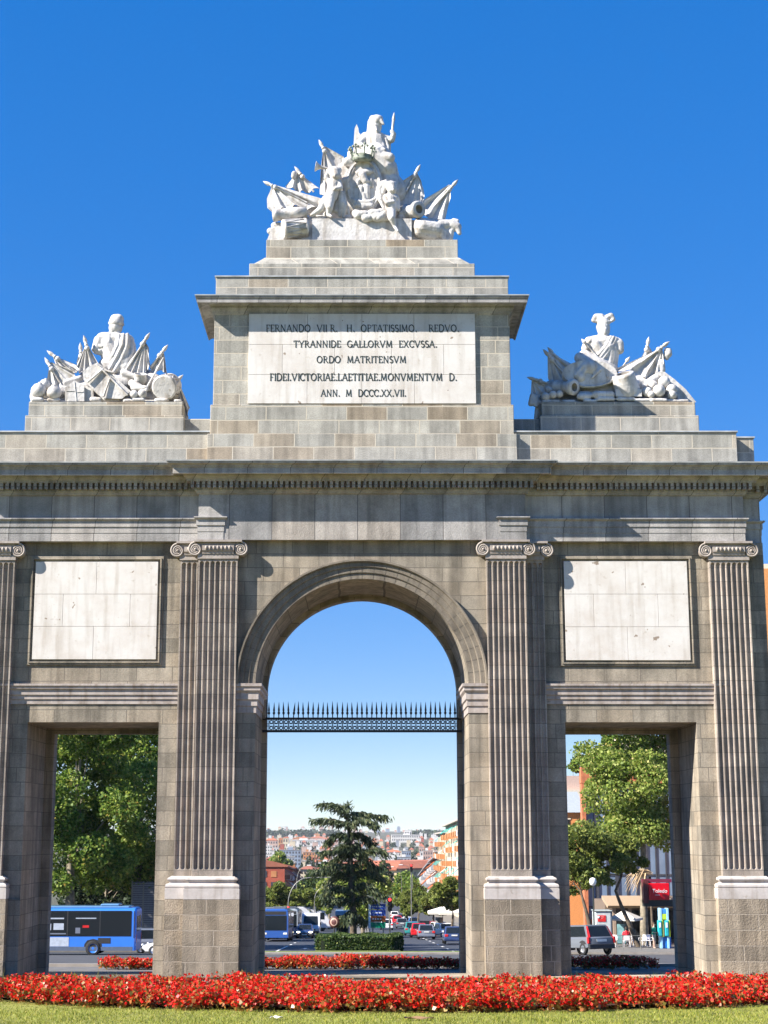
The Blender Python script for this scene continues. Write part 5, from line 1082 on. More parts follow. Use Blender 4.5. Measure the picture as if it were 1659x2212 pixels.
car('white hatchback parked under the parasols on the right', white, 962, 178, 'front', 'hatch', 'cars on the street', rot=14)
car('white estate parked behind the white hatchback on the right', white, 950, 190, 'front', 'estate', 'cars on the street', rot=10)
car('dark red car parked near the right kerb', paint('dark_red_paint', (.22,.02,.03)), 940, 200, 'back', 'hatch', 'cars on the street')
car('black hatchback following the teal one', black, 917, 205, 'back', 'hatch', 'cars on the street')
car('blue car with lit headlights far down the left carriageway', blue, 706, 236, 'front', 'hatch', 'cars on the street', True)
car('small white car far down the left carriageway', white, 717, 262, 'front', 'hatch', 'cars on the street', True)
car('maroon car half hidden behind the white van', paint('maroon_paint', (.16,.03,.05)), 690, 230, 'front', 'hatch', 'cars on the street')
for i, (px, d, mt, lab) in enumerate(((868,238,silver,'silver car waiting just right of the traffic light'),(880,262,white,'white car far along the right carriageway'),(858,285,redp,'small red car far along the right carriageway'),(893,250,blue,'blue car in the queue far along the right carriageway'),(868,310,silver,'silver car at the far end of the queue'),(852,330,white,'white car at the far bottom of the hill'),(835,225,white,'white car just behind the direction sign'))):
    car(lab, mt, px, d, 'back', 'hatch', 'cars on the street')
car('silver estate car with tall red tail lamps crossing in front of the cafe', silver, 1270, 106.0, 'back', 'suv', None, name='estate_car', L=4.7, W=1.9, H=1.82, rot=24, tailbig=True, at=(at_px(1264,102), 103.2))
car('white car whose nose shows beside the pier, behind the blue bus', white, 326, 101, 'front', 'hatch', None, rot=-98, at=(at_px(340,101.5)+1.25, 101.5))
car('grey estate car driving behind the tail of the blue bus', grey, 330, 109, 'front', 'estate', None, rot=92, at=(at_px(350,110), 110), H=1.6)

def bus(label, col, x, y, yaw, L=11.5, group=None, roofc=None, poster=False):
    W, H, h = 2.5, 2.95, L/2; t = local('city_bus', label, 'bus', (0,0,0), group); low, mid = .34, 1.22
    m = MB(); sec = [(-W/2,low),(-W/2,H-.28),(-W/2+.10,H-.08),(-W/2+.35,H),(W/2-.35,H),(W/2-.10,H-.08),(W/2,H-.28),(W/2,low)]
    st = [(-h,.96),(-h+.12,1),(h-.12,1),(h,.965)]
    vs = [(sx*k_, yy, low+(z-low)*(k_ if z > 2 else 1)) for yy, k_ in st for sx, z in sec]; n = len(sec)
    m.add(vs, [(i*n+j, i*n+(j+1) % n, (i+1)*n+(j+1) % n, (i+1)*n+j) for i in range(3) for j in range(n)]+[tuple(range(n))[::-1], tuple(3*n+j for j in range(n))]); m.build('body', col, t)
    q = MB(); q.box(-W/2+.3, W/2-.3, -h+.9, h-.5, H-.02, H+.10); q.box(-.7, .7, h-2.4, h-1.2, H+.1, H+.24); q.build('roof_unit', roofc or silver, t, bevel=.05)
    for s in (-1, 1):
        q = MB(); q.box(s*W/2-.012, s*W/2+.012, -h+.15, h-.30, mid, H-.16); w_ = q.build('window_band', M['glass'], t)
        for f in (.1, .28, .45, .62, .80):
            yy = -h+L*f; p = MB(); p.box(s*W/2-.016, s*W/2+.016, yy-.03, yy+.03, mid, H-.16); p.build('mullion', M['trimd'], w_)
        q = MB(); q.box(s*W/2-.008, s*W/2+.008, -h+.2, h-.2, low+.0, low+.24); q.build('skirt', M['skirt'], t)
        for f in (.24, .765):
            yy = -h+L*f; wheel(t, s*(W/2-.10), yy, .48, .28, col if poster else M['rim'])
            p = MB(); p.prism([(yy-.60,low),(yy-.55,.74),(yy-.38,.97),(yy,1.06),(yy+.38,.97),(yy+.55,.74),(yy+.60,low)], lambda q_: (s*W/2-.005, q_[0], q_[1]), lambda q_: (s*W/2+.006, q_[0], q_[1])); p.build('wheel_arch', M['dark'], t)
        q = MB(); q.box(s*W/2-.01, s*W/2+.011, h-2.4, h-1.6, .78, 1.12); q.build('grille', M['trimd'], t)
        q = MB(); q.box(s*W/2-.01, s*W/2+.009, h-.16, h-.10, mid-.1, H-.16); q.build('trim_line', M['trimd'], t)
    if poster:
        q = MB(); q.box(W/2-.01, W/2+.014, -1.0, 1.5, .60, 1.16); po = q.build('poster', M['posterw'], t); q = MB(); q.box(W/2+.0142, W/2+.017, -.85, -.2, .86, 1.08); q.build('picture', grey, po)
        for a, b_, z0_, z1_, c_ in ((-.1,.35,1.6,2.0,M['posterw']),(.5,1.15,1.62,2.02,M['posterw']),(-.25,1.15,2.28,2.36,M['posterw']),(2.35,2.75,1.75,1.9,M['tail']),(1.9,3.2,2.3,2.36,M['posterw']),(-.7,-.5,1.6,2.0,M['tail']),(-.2,1.3,1.34,1.42,grey),(1.9,2.2,1.4,1.75,grey)):
            q = MB(); q.box(W/2+.0125, W/2+.015, a, b_, z0_, z1_); q.build('window_notice', c_, w_)
    q = MB(); q.box(-W/2+.18, W/2-.18, -h-.012, -h+.05, 1.0, 2.35); q.build('windscreen', M['glass'], t); q = MB(); q.box(-W/2+.25, W/2-.25, -h-.016, -h+.05, 2.42, 2.72); q.build('destination_display', M['trimd'], t)
    q = MB(); q.box(-W/2+.3, W/2-.3, h-.05, h+.012, 1.5, 2.45); q.build('rear_window', M['glass'], t)
    for s in (-1, 1):
        q = MB(); q.box(s*.95-.18, s*.95+.18, -h-.02, -h+.04, .62, .80); q.build('headlight', M['headl'], t, bevel=.02); q = MB(); q.box(s*1.1-.08, s*1.1+.08, h-.04, h+.015, .8, 1.3); q.build('tail_light', M['tail'], t)
        q = MB(); q.tube([(s*W/2*.96,-h+.1,2.6),(s*(W/2+.2),-h-.2,2.55),(s*(W/2+.22),-h-.2,2.1)], .05, 6); q.build('wing_mirror', M['trimd'], t)
    t.location = (x, y, G(y)); t.rotation_euler = (math.atan((G(y+1)-G(y-1))/2)*math.cos(yaw), 0, yaw); return t
M['skirt'] = plain('bus_skirt', (.09,.12,.18), .6); M['posterw'] = plain('poster_paper', (.42,.47,.55), .5)
busblue = paint('bus_blue', (.035,.19,.68), .35)
bl = 11.5; xr = Xat(307, G(103.5)+1.5, 103.5)
bus('blue city bus crossing behind the left doorway, white poster on its side', busblue, xr-bl/2-.35, 104.5, -math.pi/2, bl, None, paint('roof_blue', (.12,.25,.42)), True)
bus('blue city bus seen head on at the left edge of the arch', paint('bus_blue_dark', (.03,.10,.36), .35), at_px(592,150), 157, 0, 11, 'buses on the street')
bus('white topped bus parked half behind the blue one', paint('bus_grey', (.30,.34,.38), .4), at_px(616,175), 184, 0, 11, 'buses on the street')
bus('red and white bus at the far left behind the blue bus', paint('bus_red', (.30,.05,.05), .4), at_px(570,165), 172, 0, 11, 'buses on the street')
# white delivery van, box truck and blue lorry cab
def van(label, px, d, col, L=5.2, H=2.5, W=2.0):
    t = local('delivery_van', label, 'van', (0,0,0)); h = L/2; m = MB()
    sd = [(-h,.35),(-h,.85),(-h+.75,1.15),(-h+1.35,H-.25),(-h+1.9,H),(h,H),(h,.35)]
    m.prism(sd, lambda p: (-W/2, p[0], p[1]), lambda p: (W/2, p[0], p[1])); m.build('body', col, t, bevel=.06, seg=2)
    q = MB(); q.add([(-W*.42,-h+.80,1.2),(W*.42,-h+.80,1.2),(W*.38,-h+1.30,H-.35),(-W*.38,-h+1.30,H-.35)], [(0,1,2,3)]); q.v = [(a, b_-.03, c_+.02) for a, b_, c_ in q.v]; q.build('windscreen', M['glass'], t)
    for s in (-1, 1):
        q = MB(); q.box(s*W/2-.01, s*W/2+.01, -h+1.2, -h+2.0, 1.2, H-.5); q.build('side_window', M['glass'], t)
        q = MB(); q.box(s*.72-.16, s*.72+.16, -h-.02, -h+.04, .62, .84); q.build('headlight', M['headl'], t, bevel=.02)
        for yy in (-h+.85, h-.9): wheel(t, s*(W/2-.12), yy, .34)
        q = MB(); q.box(s*(W/2+.12)-.06, s*(W/2+.12)+.06, -h+1.0, -h+1.1, 1.2, 1.5); q.build('wing_mirror', M['trimd'], t)
    q = MB(); q.box(-W*.47, W*.47, -h-.05, -h+.05, .3, .55); q.build('bumper', M['trimd'], t); q = MB(); q.box(-.55, .55, -h-.012, -h+.02, .62, .8); q.build('grille', M['trimd'], t)
    t.location = (at_px(px,d), d, G(d)); t.rotation_euler = (math.atan((G(d+1)-G(d-1))/2), 0, 0); return t
van('tall white delivery van behind the dark blue saloon', 672, 184, paint('van_white', (.62,.65,.70)))
t = local('box_truck', 'long white box truck parked across the left side of the street', 'truck', (0,0,0)); m = MB(); m.box(-3.4, 2.6, -1.2, 1.2, .95, 3.15); m.build('cargo_box', paint('truck_white', (.58,.60,.66), .5), t, bevel=.04)
m = MB(); m.prism([(2.7,.5),(2.7,2.6),(3.6,2.6),(4.3,1.5),(4.5,1.3),(4.5,.5)], lambda p: (p[0],-1.1,p[1]), lambda p: (p[0],1.1,p[1])); m.build('cab', paint('truck_cab', (.62,.63,.66)), t, bevel=.05)
m = MB(); m.box(2.95, 3.75, -1.115, -1.09, 1.55, 2.4); m.build('side_window', M['glass'], t); m = MB(); m.box(-3.4, 4.2, -.9, .9, .55, .93); m.build('chassis', M['trimd'], t)
for xx in (-2.4, 3.4):
    for yy in (-.95, .95):
        m = MB(); m.lathe([(.2,-.14),(.46,-.14),(.48,-.1),(.48,.1),(.46,.14),(.2,.14)], (xx, yy, .48), (0,1,0), 18); m.build('wheel', M['tyre'], t)
t.location = (at_px(640,215), 215, G(215))

# ------------------------------------------------------------------ street furniture
M['pole'] = plain('galvanised_pole', (.22,.22,.2), .5, .4); M['poley'] = plain('ochre_pole', (.50,.38,.12), .6); M['sigcase'] = plain('signal_case', (.03,.035,.03), .5); M['sigy'] = plain('signal_case_pale', (.55,.50,.36), .6)
def signal(label, px, d, h, arm=0, red=True, case='sigcase', polem='pole', heads=(0,)):
    x = at_px(px, d); z = G(d); t = thing('traffic_light', label, 'traffic light', (x, d, z), 'traffic lights')
    m = MB()
    if arm:
        pts = [(x,d,z),(x,d,z+h*.55)]+[(x+arm*(1-math.cos(q))*.45, d, z+h*.55+(h*.43)*math.sin(q)) for q in [math.pi/2*i/8 for i in range(1,9)]]+[(x+arm,d,z+h*.985)]; m.tube(pts, [.055]*len(pts), 8)
    else: m.tube([(x,d,z),(x,d,z+h)], [.07,.06], 8)
    m.build('pole', M[polem], t)
    hx, hz = (x+arm, z+h-.1) if arm else (x, z+h)
    m = MB(); m.box(hx-.17, hx+.17, d-.28, d-.02, hz-.95, hz+.05); hd_ = m.build('signal_head', M[case], t, bevel=.03)
    for i in range(3):
        zz = hz-.12-.31*i; q = MB(); q.lathe([(.01,-.015),(.10,-.01),(.11,0)], (hx, d-.285, zz), (0,1,0), 14)
        q.build('lamp', M['redlit'] if (i == 0 and red) else M['bore'] if i else M['tail'], hd_)
        v = MB(); v.lathe([(.125,0),(.125,.16)], (hx, d-.44, zz), (0,1,0), 14, cap=False); v.build('visor', M[case], hd_)
    return t
tl = signal('tall black traffic light showing a red lamp beside the direction sign', 842, 121, 3.7)
signal('traffic light on a curved arm over the left carriageway', 622, 175, 6.4, 4.9, False, 'sigy')
signal('small red traffic light standing above the right hand pines', 889, 215, 8.6)
signal('short ochre signal post at the left kerb in front of the truck', 622, 178, 3.3, 0, True, 'sigcase', 'poley')
def lamp(label, px, d, h, arm, mat='pole', cat='street lamp', globe=False):
    x = at_px(px, d); z = G(d); t = thing('street_lamp', label, cat, (x, d, z), 'street lamps'); m = MB()
    pts = [(x,d,z),(x,d,z+h*.7)]+[(x+arm*(1-math.cos(q))*.6, d, z+h*.7+h*.28*math.sin(q)) for q in [math.pi/2*i/6 for i in range(1,7)]]+([(x+arm,d,z+h)] if arm else []); m.tube(pts, [.055-.003*i for i in range(len(pts))], 8); m.build('pole', M[mat], t)
    m = MB()
    if globe: m.lathe([(.05,-.3),(.20,-.22),(.26,0),(.2,.22),(.02,.28)], (x, d, z+h+.15), (0,0,1), 16)
    else: m.box(x+arm-.1*abs(arm)/max(arm,.01) if False else x+arm-.35, x+arm+.35, d-.14, d+.14, z+h-.06, z+h+.07)
    m.build('lamp_head', M['headl'], t, bevel=.03); return t
lamp('curved lamp arm rising behind the white van', 679, 205, 5.6, 1.9)
lamp('slim street lamp beside the trees on the left, lamp facing the street', 640, 260, 9.5, 2.0)
lamp('slim street lamp on the right kerb above the pines', 892, 300, 10.5, -2.2); lamp('street lamp farther down the right kerb', 868, 380, 10.5, -2.2)
lamp('globe lamp on a dark post between the two pines', 1285, 114, 4.6, 0, 'sigcase', globe=True)
# direction sign: four panels
dS = 116.5; x0, x1 = Xat(796, -3, dS), Xat(833, -3, dS); zt_, zb_ = Zat(1952, dS), Zat(2005, dS)
sg = thing('direction_sign', 'road sign of stacked blue, brown and green panels above the hedge', 'sign', ((x0+x1)/2, dS, G(dS)))
m = MB(); m.tube([((x0+x1)/2-.3,dS+.05,G(dS)),((x0+x1)/2-.3,dS+.05,zt_-.1)], .05, 8); m.tube([((x0+x1)/2+.45,dS+.05,G(dS)),((x0+x1)/2+.45,dS+.05,zt_-.1)], .05, 8); m.build('post', M['pole'], sg)
M['signw'] = plain('sign_white', (.72,.74,.76), .5)
for i, (nm, cl) in enumerate((('blue_panel',(.02,.06,.30)),('blue_panel',(.02,.06,.32)),('brown_panel',(.30,.07,.015)),('green_panel',(.0,.20,.10)))):
    za, zb2 = zt_-(zt_-zb_)*(i+1)/4+.02, zt_-(zt_-zb_)*i/4-.02
    m = MB(); m.box(x0+.16, x1, dS-.04, dS, za, zb2); p_ = m.build(nm, plain(nm+str(i), cl, .4, noise=.03), sg)
    m = MB(); m.box(x0, x0+.155, dS-.04, dS, za, zb2); m.build('white_tab', M['signw'], p_)
    m = MB(); r_ = random.Random(i+3); xx = x0+.28
    while xx < x1-.25 and i < 3: w_ = r_.uniform(.05, .14); m.box(xx, xx+w_, dS-.046, dS-.041, (za+zb2)/2-.035, (za+zb2)/2+.04); xx += w_+r_.choice((.025,.025,.07))
    if i < 3: m.build('faint_lettering', M['signw'], p_)
# obelisk far down the street
dO = 900; xo = Xat(863, -25, dO); ob = thing('obelisk', 'pale stone obelisk far down the street below the tan building', 'obelisk', (xo, dO, G(dO))); zT = Zat(1914, dO)
m = MB(); m.frustum((xo,dO,G(dO)+2), 1.9, 1.9, (xo,dO,zT-1.4), 1.2, 1.2); m.frustum((xo,dO,zT-1.4), 1.2, 1.2, (xo,dO,zT), .05, .05); m.build('shaft', plain('obelisk_stone', (.50,.45,.38), .8), ob)
m = MB(); m.box(xo-2.6, xo+2.6, dO-2.6, dO+2.6, G(dO)-.5, G(dO)+2); m.build('plinth', M['kerb'], ob, bevel=.1)
# overhead panel far left
dP = 260; bp_ = thing('overhead_panel', 'pale blue roadside panel above the left hand trees', 'sign', (Xat(680,-8,dP), dP, G(dP))); m = MB(); m.box(Xat(667,-8,dP), Xat(694,-8,dP), dP-.1, dP, Zat(1936,dP), Zat(1920,dP)); m.build('board', plain('board_blue', (.30,.38,.45), .5), bp_); m = MB(); m.box(Xat(669,-8,dP), Xat(692,-8,dP), dP-.13, dP-.101, Zat(1927,dP), Zat(1922,dP)); m.build('white_band', M['signw'], bp_); m = MB(); m.tube([(Xat(680,-8,dP),dP+.1,G(dP)),(Xat(680,-8,dP),dP+.1,Zat(1921,dP))], .12, 8); m.build('post', M['pole'], bp_)
# round clock-like sign by the cedar
dQ = 118; xq = at_px(722, dQ); qz = P(722,1992,dQ).z; rs = thing('round_sign', 'dark oval advertising sign on a post left of the cedar trunk', 'sign', (xq, dQ, G(dQ)))
m = MB(); m.lathe([(.01,-.08),(.40,-.07),(.42,0),(.40,.07),(.01,.08)], (xq, dQ, qz), (.35,1,0), 22); m.build('board', plain('dark_red_board', (.09,.03,.03), .5), rs); m = MB(); m.lathe([(.20,-.087),(.29,-.087),(.29,-.07),(.20,-.07)], (xq-.0, dQ, qz), (.35,1,0), 20, cap=False); m.build('ring', plain('pale_ring', (.45,.3,.25), .6), rs); m = MB(); m.tube([(xq,dQ,G(dQ)),(xq,dQ,qz-.4)], .05, 8); m.build('post', M['sigcase'], rs)
dB = 132; sh_ = thing('bus_shelter', 'small blue roofed bus shelter behind the cedar', 'shelter', (at_px(738,dB), dB, G(dB))); xa_, xb_ = at_px(724,dB), at_px(755,dB); zz = P(740,1973,dB).z
m = MB(); m.box(xa_, xb_, dB-1, dB+1, zz-.12, zz+.25); m.build('roof', paint('shelter_blue', (.12,.30,.48)), sh_, bevel=.05); m = MB(); m.box(xa_+.1, xb_-.1, dB+.9, dB+.95, G(dB)+.3, zz-.15); m.build('back_pane', M['glass'], sh_)
for xx in (xa_+.1, xb_-.1): m = MB(); m.tube([(xx,dB+.9,G(dB)),(xx,dB+.9,zz)], .05, 6); m.build('post', M['pole'], sh_)

# grey slatted container behind the bus, small flag
dK = 126; x0, x1 = Xat(285, -2, dK), Xat(334, -2, dK); z0, z1 = G(dK), Zat(1905, dK); kc = thing('slatted_cabin', 'tall grey slatted cabin behind the bus, beside the pier', 'cabin', ((x0+x1)/2, dK+1, z0))
m = MB(); m.box(x0, x1, dK, dK+2.4, z0, z1); m.build('wall', plain('cabin_grey', (.10,.105,.12), .7), kc); m = MB()
zz = z0+.2
while zz < z1-.1: m.box(x0+.02, x1-.02, dK-.03, dK-.001, zz, zz+.10); zz += .17
m.build('slats', plain('slat_grey', (.19,.20,.22), .6), kc)
for xx in (x0, (x0+x1)/2, x1): m = MB(); m.box(xx-.05, xx+.05, dK-.06, dK-.031, z0, z1+.05); m.build('post', M['pole'], kc)

# ------------------------------------------------------------------ cafe corner through the right doorway
def corner(px, py, d): return Xat(px, Zat(py, d), d)
M['glassb'] = plain('facade_glass', (.16,.22,.32), .12, 0, .15, .6, .6); M['brick'] = plain('red_brick', (.42,.15,.07), .85, noise=.2, scale=3); M['cream'] = plain('cream_render', (.62,.54,.43), .85); M['mull'] = plain('dark_mullion', (.05,.055,.07), .5)
# SUV lane done; kiosk = bus shelter / ticket booth
dk = 123.0; kx0, kx1 = corner(1286,2000,dk), corner(1322,2000,dk); kz1 = Zat(1969, dk); gz = G(dk)+.14
ki = thing('street_kiosk', 'pale grey street kiosk with a red notice board behind the estate car', 'kiosk', ((kx0+kx1)/2, dk+.7, gz))
m = MB(); m.box(kx0, kx1, dk, dk+1.6, gz, kz1); m.build('body', plain('kiosk_grey', (.46,.50,.52), .5), ki, bevel=.12, seg=3)
m = MB(); m.box(kx0+.20, kx1-.45, dk-.035, dk+.01, kz1-.75, kz1-.28); nb = m.build('notice_board', plain('notice_red', (.55,.02,.02), .5), ki, bevel=.01)
m = MB(); 
for i in range(3): m.box(kx0+.45, kx1-.6-.1*i, dk-.039, dk-.036, kz1-.42-.11*i, kz1-.37-.11*i)
m.build('notice_lines', plain('notice_pale', (.62,.25,.25), .6), nb); m = MB(); m.lathe([(.01,-.02),(.10,-.02),(.10,.0)], (kx0+.28, dk-.036, kz1-.42), (0,1,0), 14); m.build('emblem', M['signw'], nb)
m = MB(); m.box(kx0+.28, kx1-.75, dk-.03, dk+.01, gz+.75, kz1-.95); sc_ = m.build('screen', M['sigcase'], ki, bevel=.03); m = MB(); m.ball((kx0+.55, dk-.04, kz1-1.2), (.16,.03,.20), n=14, m=8); m.build('screen_disc', plain('yellow_disc', (.62,.52,.04), .5), sc_)
m = MB(); m.box(kx0-.06, kx1+.06, dk-.08, dk+1.7, kz1, kz1+.08); m.build('roof', plain('kiosk_roof', (.30,.34,.34), .5), ki, bevel=.03)
# parasol
dp = 124.0; pa = P(1346,1967,dp); zr = Zat(1980,dp); xl, xr_ = corner(1318,1985,dp), corner(1397,1980,dp); pz = thing('cafe_parasol', 'big square cream parasol over the white cafe chairs', 'parasol', (pa.x, dp+1.2, G(dp)+.14))
cx_, cy_ = (xl+xr_)/2, dp+1.2; hw_ = (xr_-xl)/2; rr9 = hw_/.94; zrm = Zat(1985,dp); q = [(cx_+rr9*math.cos(R(a)), cy_+rr9*math.sin(R(a)), zrm) for a in (200,290,20,110)]; ap = (cx_-.15, cy_, pa.z)
M['canvas'] = plain('cream_canvas', (.66,.62,.55), .8, noise=.06)
m = MB(); vs = q+[ap]; m.add(vs, [(0,1,4),(1,2,4),(2,3,4),(3,0,4)]); low = [(a,b_,c_-.16) for a,b_,c_ in q]; m.add(q+low, [(0,1,5,4),(1,2,6,5),(2,3,7,6),(3,0,4,7)]); m.build('canopy', M['canvas'], pz); m = MB(); m.tube([(cx_-.15,cy_,G(dp)+.14),(cx_-.15,cy_,pa.z)], .03, 8); m.build('pole', M['pole'], pz)
for e in q: m = MB(); m.tube([ap, e], .012, 5); m.build('rib', M['pole'], pz)
# chairs, a table and the seated customer
def chair(label, px, d, rot, group='white cafe chairs under the parasol'):
    t = local('cafe_chair', label, 'chair', (0,0,0), group); w_ = M['chairw']
    m = MB(); m.box(-.22,.22,-.22,.22,.43,.46); m.build('seat', w_, t, bevel=.01); m = MB(); m.box(-.22,.22,.20,.23,.5,.86)
    m.build('backrest', w_, t, bevel=.01)
    for sx in (-1,1):
        for sy in (-1,1): m = MB(); m.tube([(sx*.2,sy*.2,.43),(sx*.24,sy*.25,0)], .018, 6); m.build('leg', w_, t)
        m = MB(); m.tube([(sx*.22,.2,.64),(sx*.23,-.18,.64),(sx*.22,-.2,.44)], .016, 6); m.build('armrest', w_, t)
    t.location = (at_px(px,d), d, G(d)+.14); t.rotation_euler = (0,0,R(rot)); return t
M['chairw'] = plain('white_plastic', (.78,.76,.78), .4); M['chairg'] = plain('chair_metal', (.45,.46,.48), .4, .5)
dc = 121.5; per_px = 1354
chair('leftmost white cafe chair, next to the silver estate car', 1315, 120.5, 70); chair('second white cafe chair from the estate car', 1326, 121.5, -30); chair('white chair the customer in red sits on', per_px, dc, 180)
chair('white cafe chair facing the customer in red across the table', 1373, 122.6, 100); chair('white cafe chair near the pavement railing on the right', 1389, 122, -60); chair('white cafe chair at the far right beside the blue phone booth', 1405, 123, 30)
t = thing('cafe_table', 'small round cafe table beside the customer in red', 'table', (at_px(1364,122.2), 122.2, G(122.2)+.14)); bz = G(122.2)+.14
m = MB(); m.lathe([(.01,.70),(.36,.70),(.37,.73),(.01,.735)], (at_px(1364,122.2),122.2,bz), (0,0,1), 20); m.build('tabletop', M['chairg'], t); m = MB(); m.tube([(at_px(1364,122.2),122.2,bz),(at_px(1364,122.2),122.2,bz+.7)], .03, 8); m.lathe([(.22,0),(.2,.03),(.03,.06)], (at_px(1364,122.2),122.2,bz), (0,0,1), 16); m.build('pedestal', M['chairg'], t)
def body(name, label, verts, edges, mats_, loc, rot, cloth, group=None):
    """one skinned body: verts = (x, y, z, r)"""
    me = bpy.data.meshes.new(name); me.from_pydata([v[:3] for v in verts], edges, []); o = bpy.data.objects.new(name, me); COL.objects.link(o)
    s = o.modifiers.new('skin', 'SKIN'); s.use_smooth_shade = True
    for v, sv in zip(verts, me.skin_vertices[0].data): sv.radius = (v[3], v[3]*(v[4] if len(v) > 4 else 1))
    me.skin_vertices[0].data[0].use_root = True
    b_ = o.modifiers.new('sub', 'SUBSURF'); b_.levels = 2; b_.render_levels = 2
    me.materials.append(mats_); o.location = loc; o.rotation_euler = (0,0,rot); tag(o, label, 'person', group); return o
def fingers(m, w_, d_, side):        # five fingers on a wrist, pointing along d_
    d_ = Vector(d_).normalized(); sdv = d_.cross(Vector((0,1,0))).normalized() if abs(d_.y) < .9 else Vector((1,0,0)); w_ = Vector(w_)
    for i in range(4): a = w_+d_*.06+sdv*(.024*(i-1.5)); m.tube([a, a+d_*(.045+.008*(i in (1,2))), a+d_*.075+Vector((0,-.02,0))], [.011,.010,.007], 6)
    a = w_+d_*.02+sdv*.03*side; m.tube([a, a+d_*.03+sdv*.03*side, a+d_*.06+sdv*.035*side], [.012,.011,.008], 6)
skin = plain('skin', (.48,.28,.20), .55, noise=.05); skin2 = plain('skin_light', (.55,.36,.27), .55, noise=.05)
# seated figure (seen from behind): pelvis root first
V = [(0,0,.55,.16,.75),(0,.03,.75,.15,.7),(0,.05,.98,.17,.62),(0,.04,1.10,.10),(0,.02,1.17,.055),(0,.0,1.27,.085),(0,-.01,1.36,.085),
     (.19,.04,1.06,.06),(.26,-.05,.84,.045),(.22,-.28,.74,.035),(.21,-.36,.73,.03),(-.19,.04,1.06,.06),(-.26,-.05,.84,.045),(-.22,-.28,.74,.035),(-.21,-.36,.73,.03),
     (.10,-.10,.53,.09),(.13,-.42,.50,.065),(.13,-.44,.10,.045),(.13,-.56,.04,.035),(-.10,-.10,.53,.09),(-.13,-.42,.50,.065),(-.13,-.44,.10,.045),(-.13,-.56,.04,.035)]
E = [(0,1),(1,2),(2,3),(3,4),(4,5),(5,6),(3,7),(7,8),(8,9),(9,10),(3,11),(11,12),(12,13),(13,14),(0,15),(15,16),(16,17),(17,18),(0,19),(19,20),(20,21),(21,22)]
pp = (at_px(per_px,dc), dc, G(dc)+.14)
pn = body('person', 'seated customer in a red shirt seen from behind on a white chair', V, E, skin, pp, math.pi, None)
def wear(name, par, items, mat, extra=None, vox=.018):
    m = MB()
    for a, b_ in items: m.capsule(a[:3], b_[:3], a[3], b_[3], 12)
    if extra: extra(m)
    o = m.build(name, mat); o.parent = par; fuse(o, vox, 2); return o
wear('red_shirt', pn, [((-.10,.04,.62,.15),(.10,.04,.62,.15)),((-.10,.05,.95,.14),(.10,.05,.95,.14)),((0,.04,.7,.17),(0,.05,1.05,.15)),((.18,.04,1.05,.085),(.26,-.04,.86,.07)),((-.18,.04,1.05,.085),(-.26,-.04,.86,.07))], plain('red_cloth', (.55,.015,.03), .8))
wear('trousers', pn, [((-.1,0,.55,.14),(.1,0,.55,.14)),((.1,-.05,.54,.11),(.13,-.42,.51,.085)),((-.1,-.05,.54,.11),(-.13,-.42,.51,.085)),((.13,-.43,.48,.08),(.13,-.44,.14,.06)),((-.13,-.43,.48,.08),(-.13,-.44,.14,.06))], plain('grey_cloth', (.22,.22,.26), .85))
wear('hair', pn, [((0,.03,1.33,.095),(0,.0,1.38,.10)),((0,.06,1.22,.07),(0,.05,1.32,.09))], plain('dark_hair', (.03,.018,.012), .7))
# customer standing at the phone booth: green top, bare legs
V = [(0,0,.95,.15,.7),(0,.0,1.15,.13,.7),(0,0,1.36,.16,.6),(0,0,1.46,.09),(0,0,1.53,.05),(0,-.02,1.62,.08),(0,-.02,1.70,.08),(.19,0,1.42,.055),(.24,.02,1.16,.042),(.22,-.16,1.05,.034),(.21,-.22,1.07,.03),(-.19,0,1.42,.055),(-.24,.02,1.16,.042),(-.22,-.18,1.1,.034),(-.2,-.25,1.14,.03),
     (.09,0,.86,.09),(.10,-.01,.48,.06),(.10,.02,.26,.055),(.10,.03,.07,.036),(.10,-.12,.035,.035),(-.09,0,.86,.09),(-.10,-.01,.48,.06),(-.10,.02,.26,.055),(-.10,.03,.07,.036),(-.10,-.12,.035,.035)]
E = [(0,1),(1,2),(2,3),(3,4),(4,5),(5,6),(3,7),(7,8),(8,9),(9,10),(3,11),(11,12),(12,13),(13,14),(0,15),(15,16),(16,17),(17,18),(18,19),(0,20),(20,21),(21,22),(22,23),(23,24)]
db_ = 116.3; pp2 = (at_px(1414,db_), db_, G(db_)+.14)
p2 = body('person', 'bare legged person in a green top standing half behind the phone booth', V, E, skin2, pp2, R(60), None)
wear('green_top', p2, [((-.08,0,1.0,.13),(.08,0,1.0,.13)),((0,0,1.05,.14),(0,0,1.35,.15)),((-.1,0,1.36,.1),(.1,0,1.36,.1)),((.18,0,1.4,.08),(.23,.02,1.2,.065)),((-.18,0,1.4,.08),(-.23,.02,1.2,.065))], plain('green_cloth', (.02,.22,.15), .8))
wear('shorts', p2, [((-.08,0,.95,.13),(.08,0,.95,.13)),((.09,0,.88,.11),(.10,0,.66,.10)),((-.09,0,.88,.11),(-.10,0,.66,.10))], plain('pale_cloth', (.45,.40,.34), .85))
wear('hair', p2, [((0,.02,1.68,.09),(0,0,1.72,.09)),((0,.05,1.58,.06),(0,.05,1.68,.08))], plain('brown_hair', (.07,.04,.02), .7))
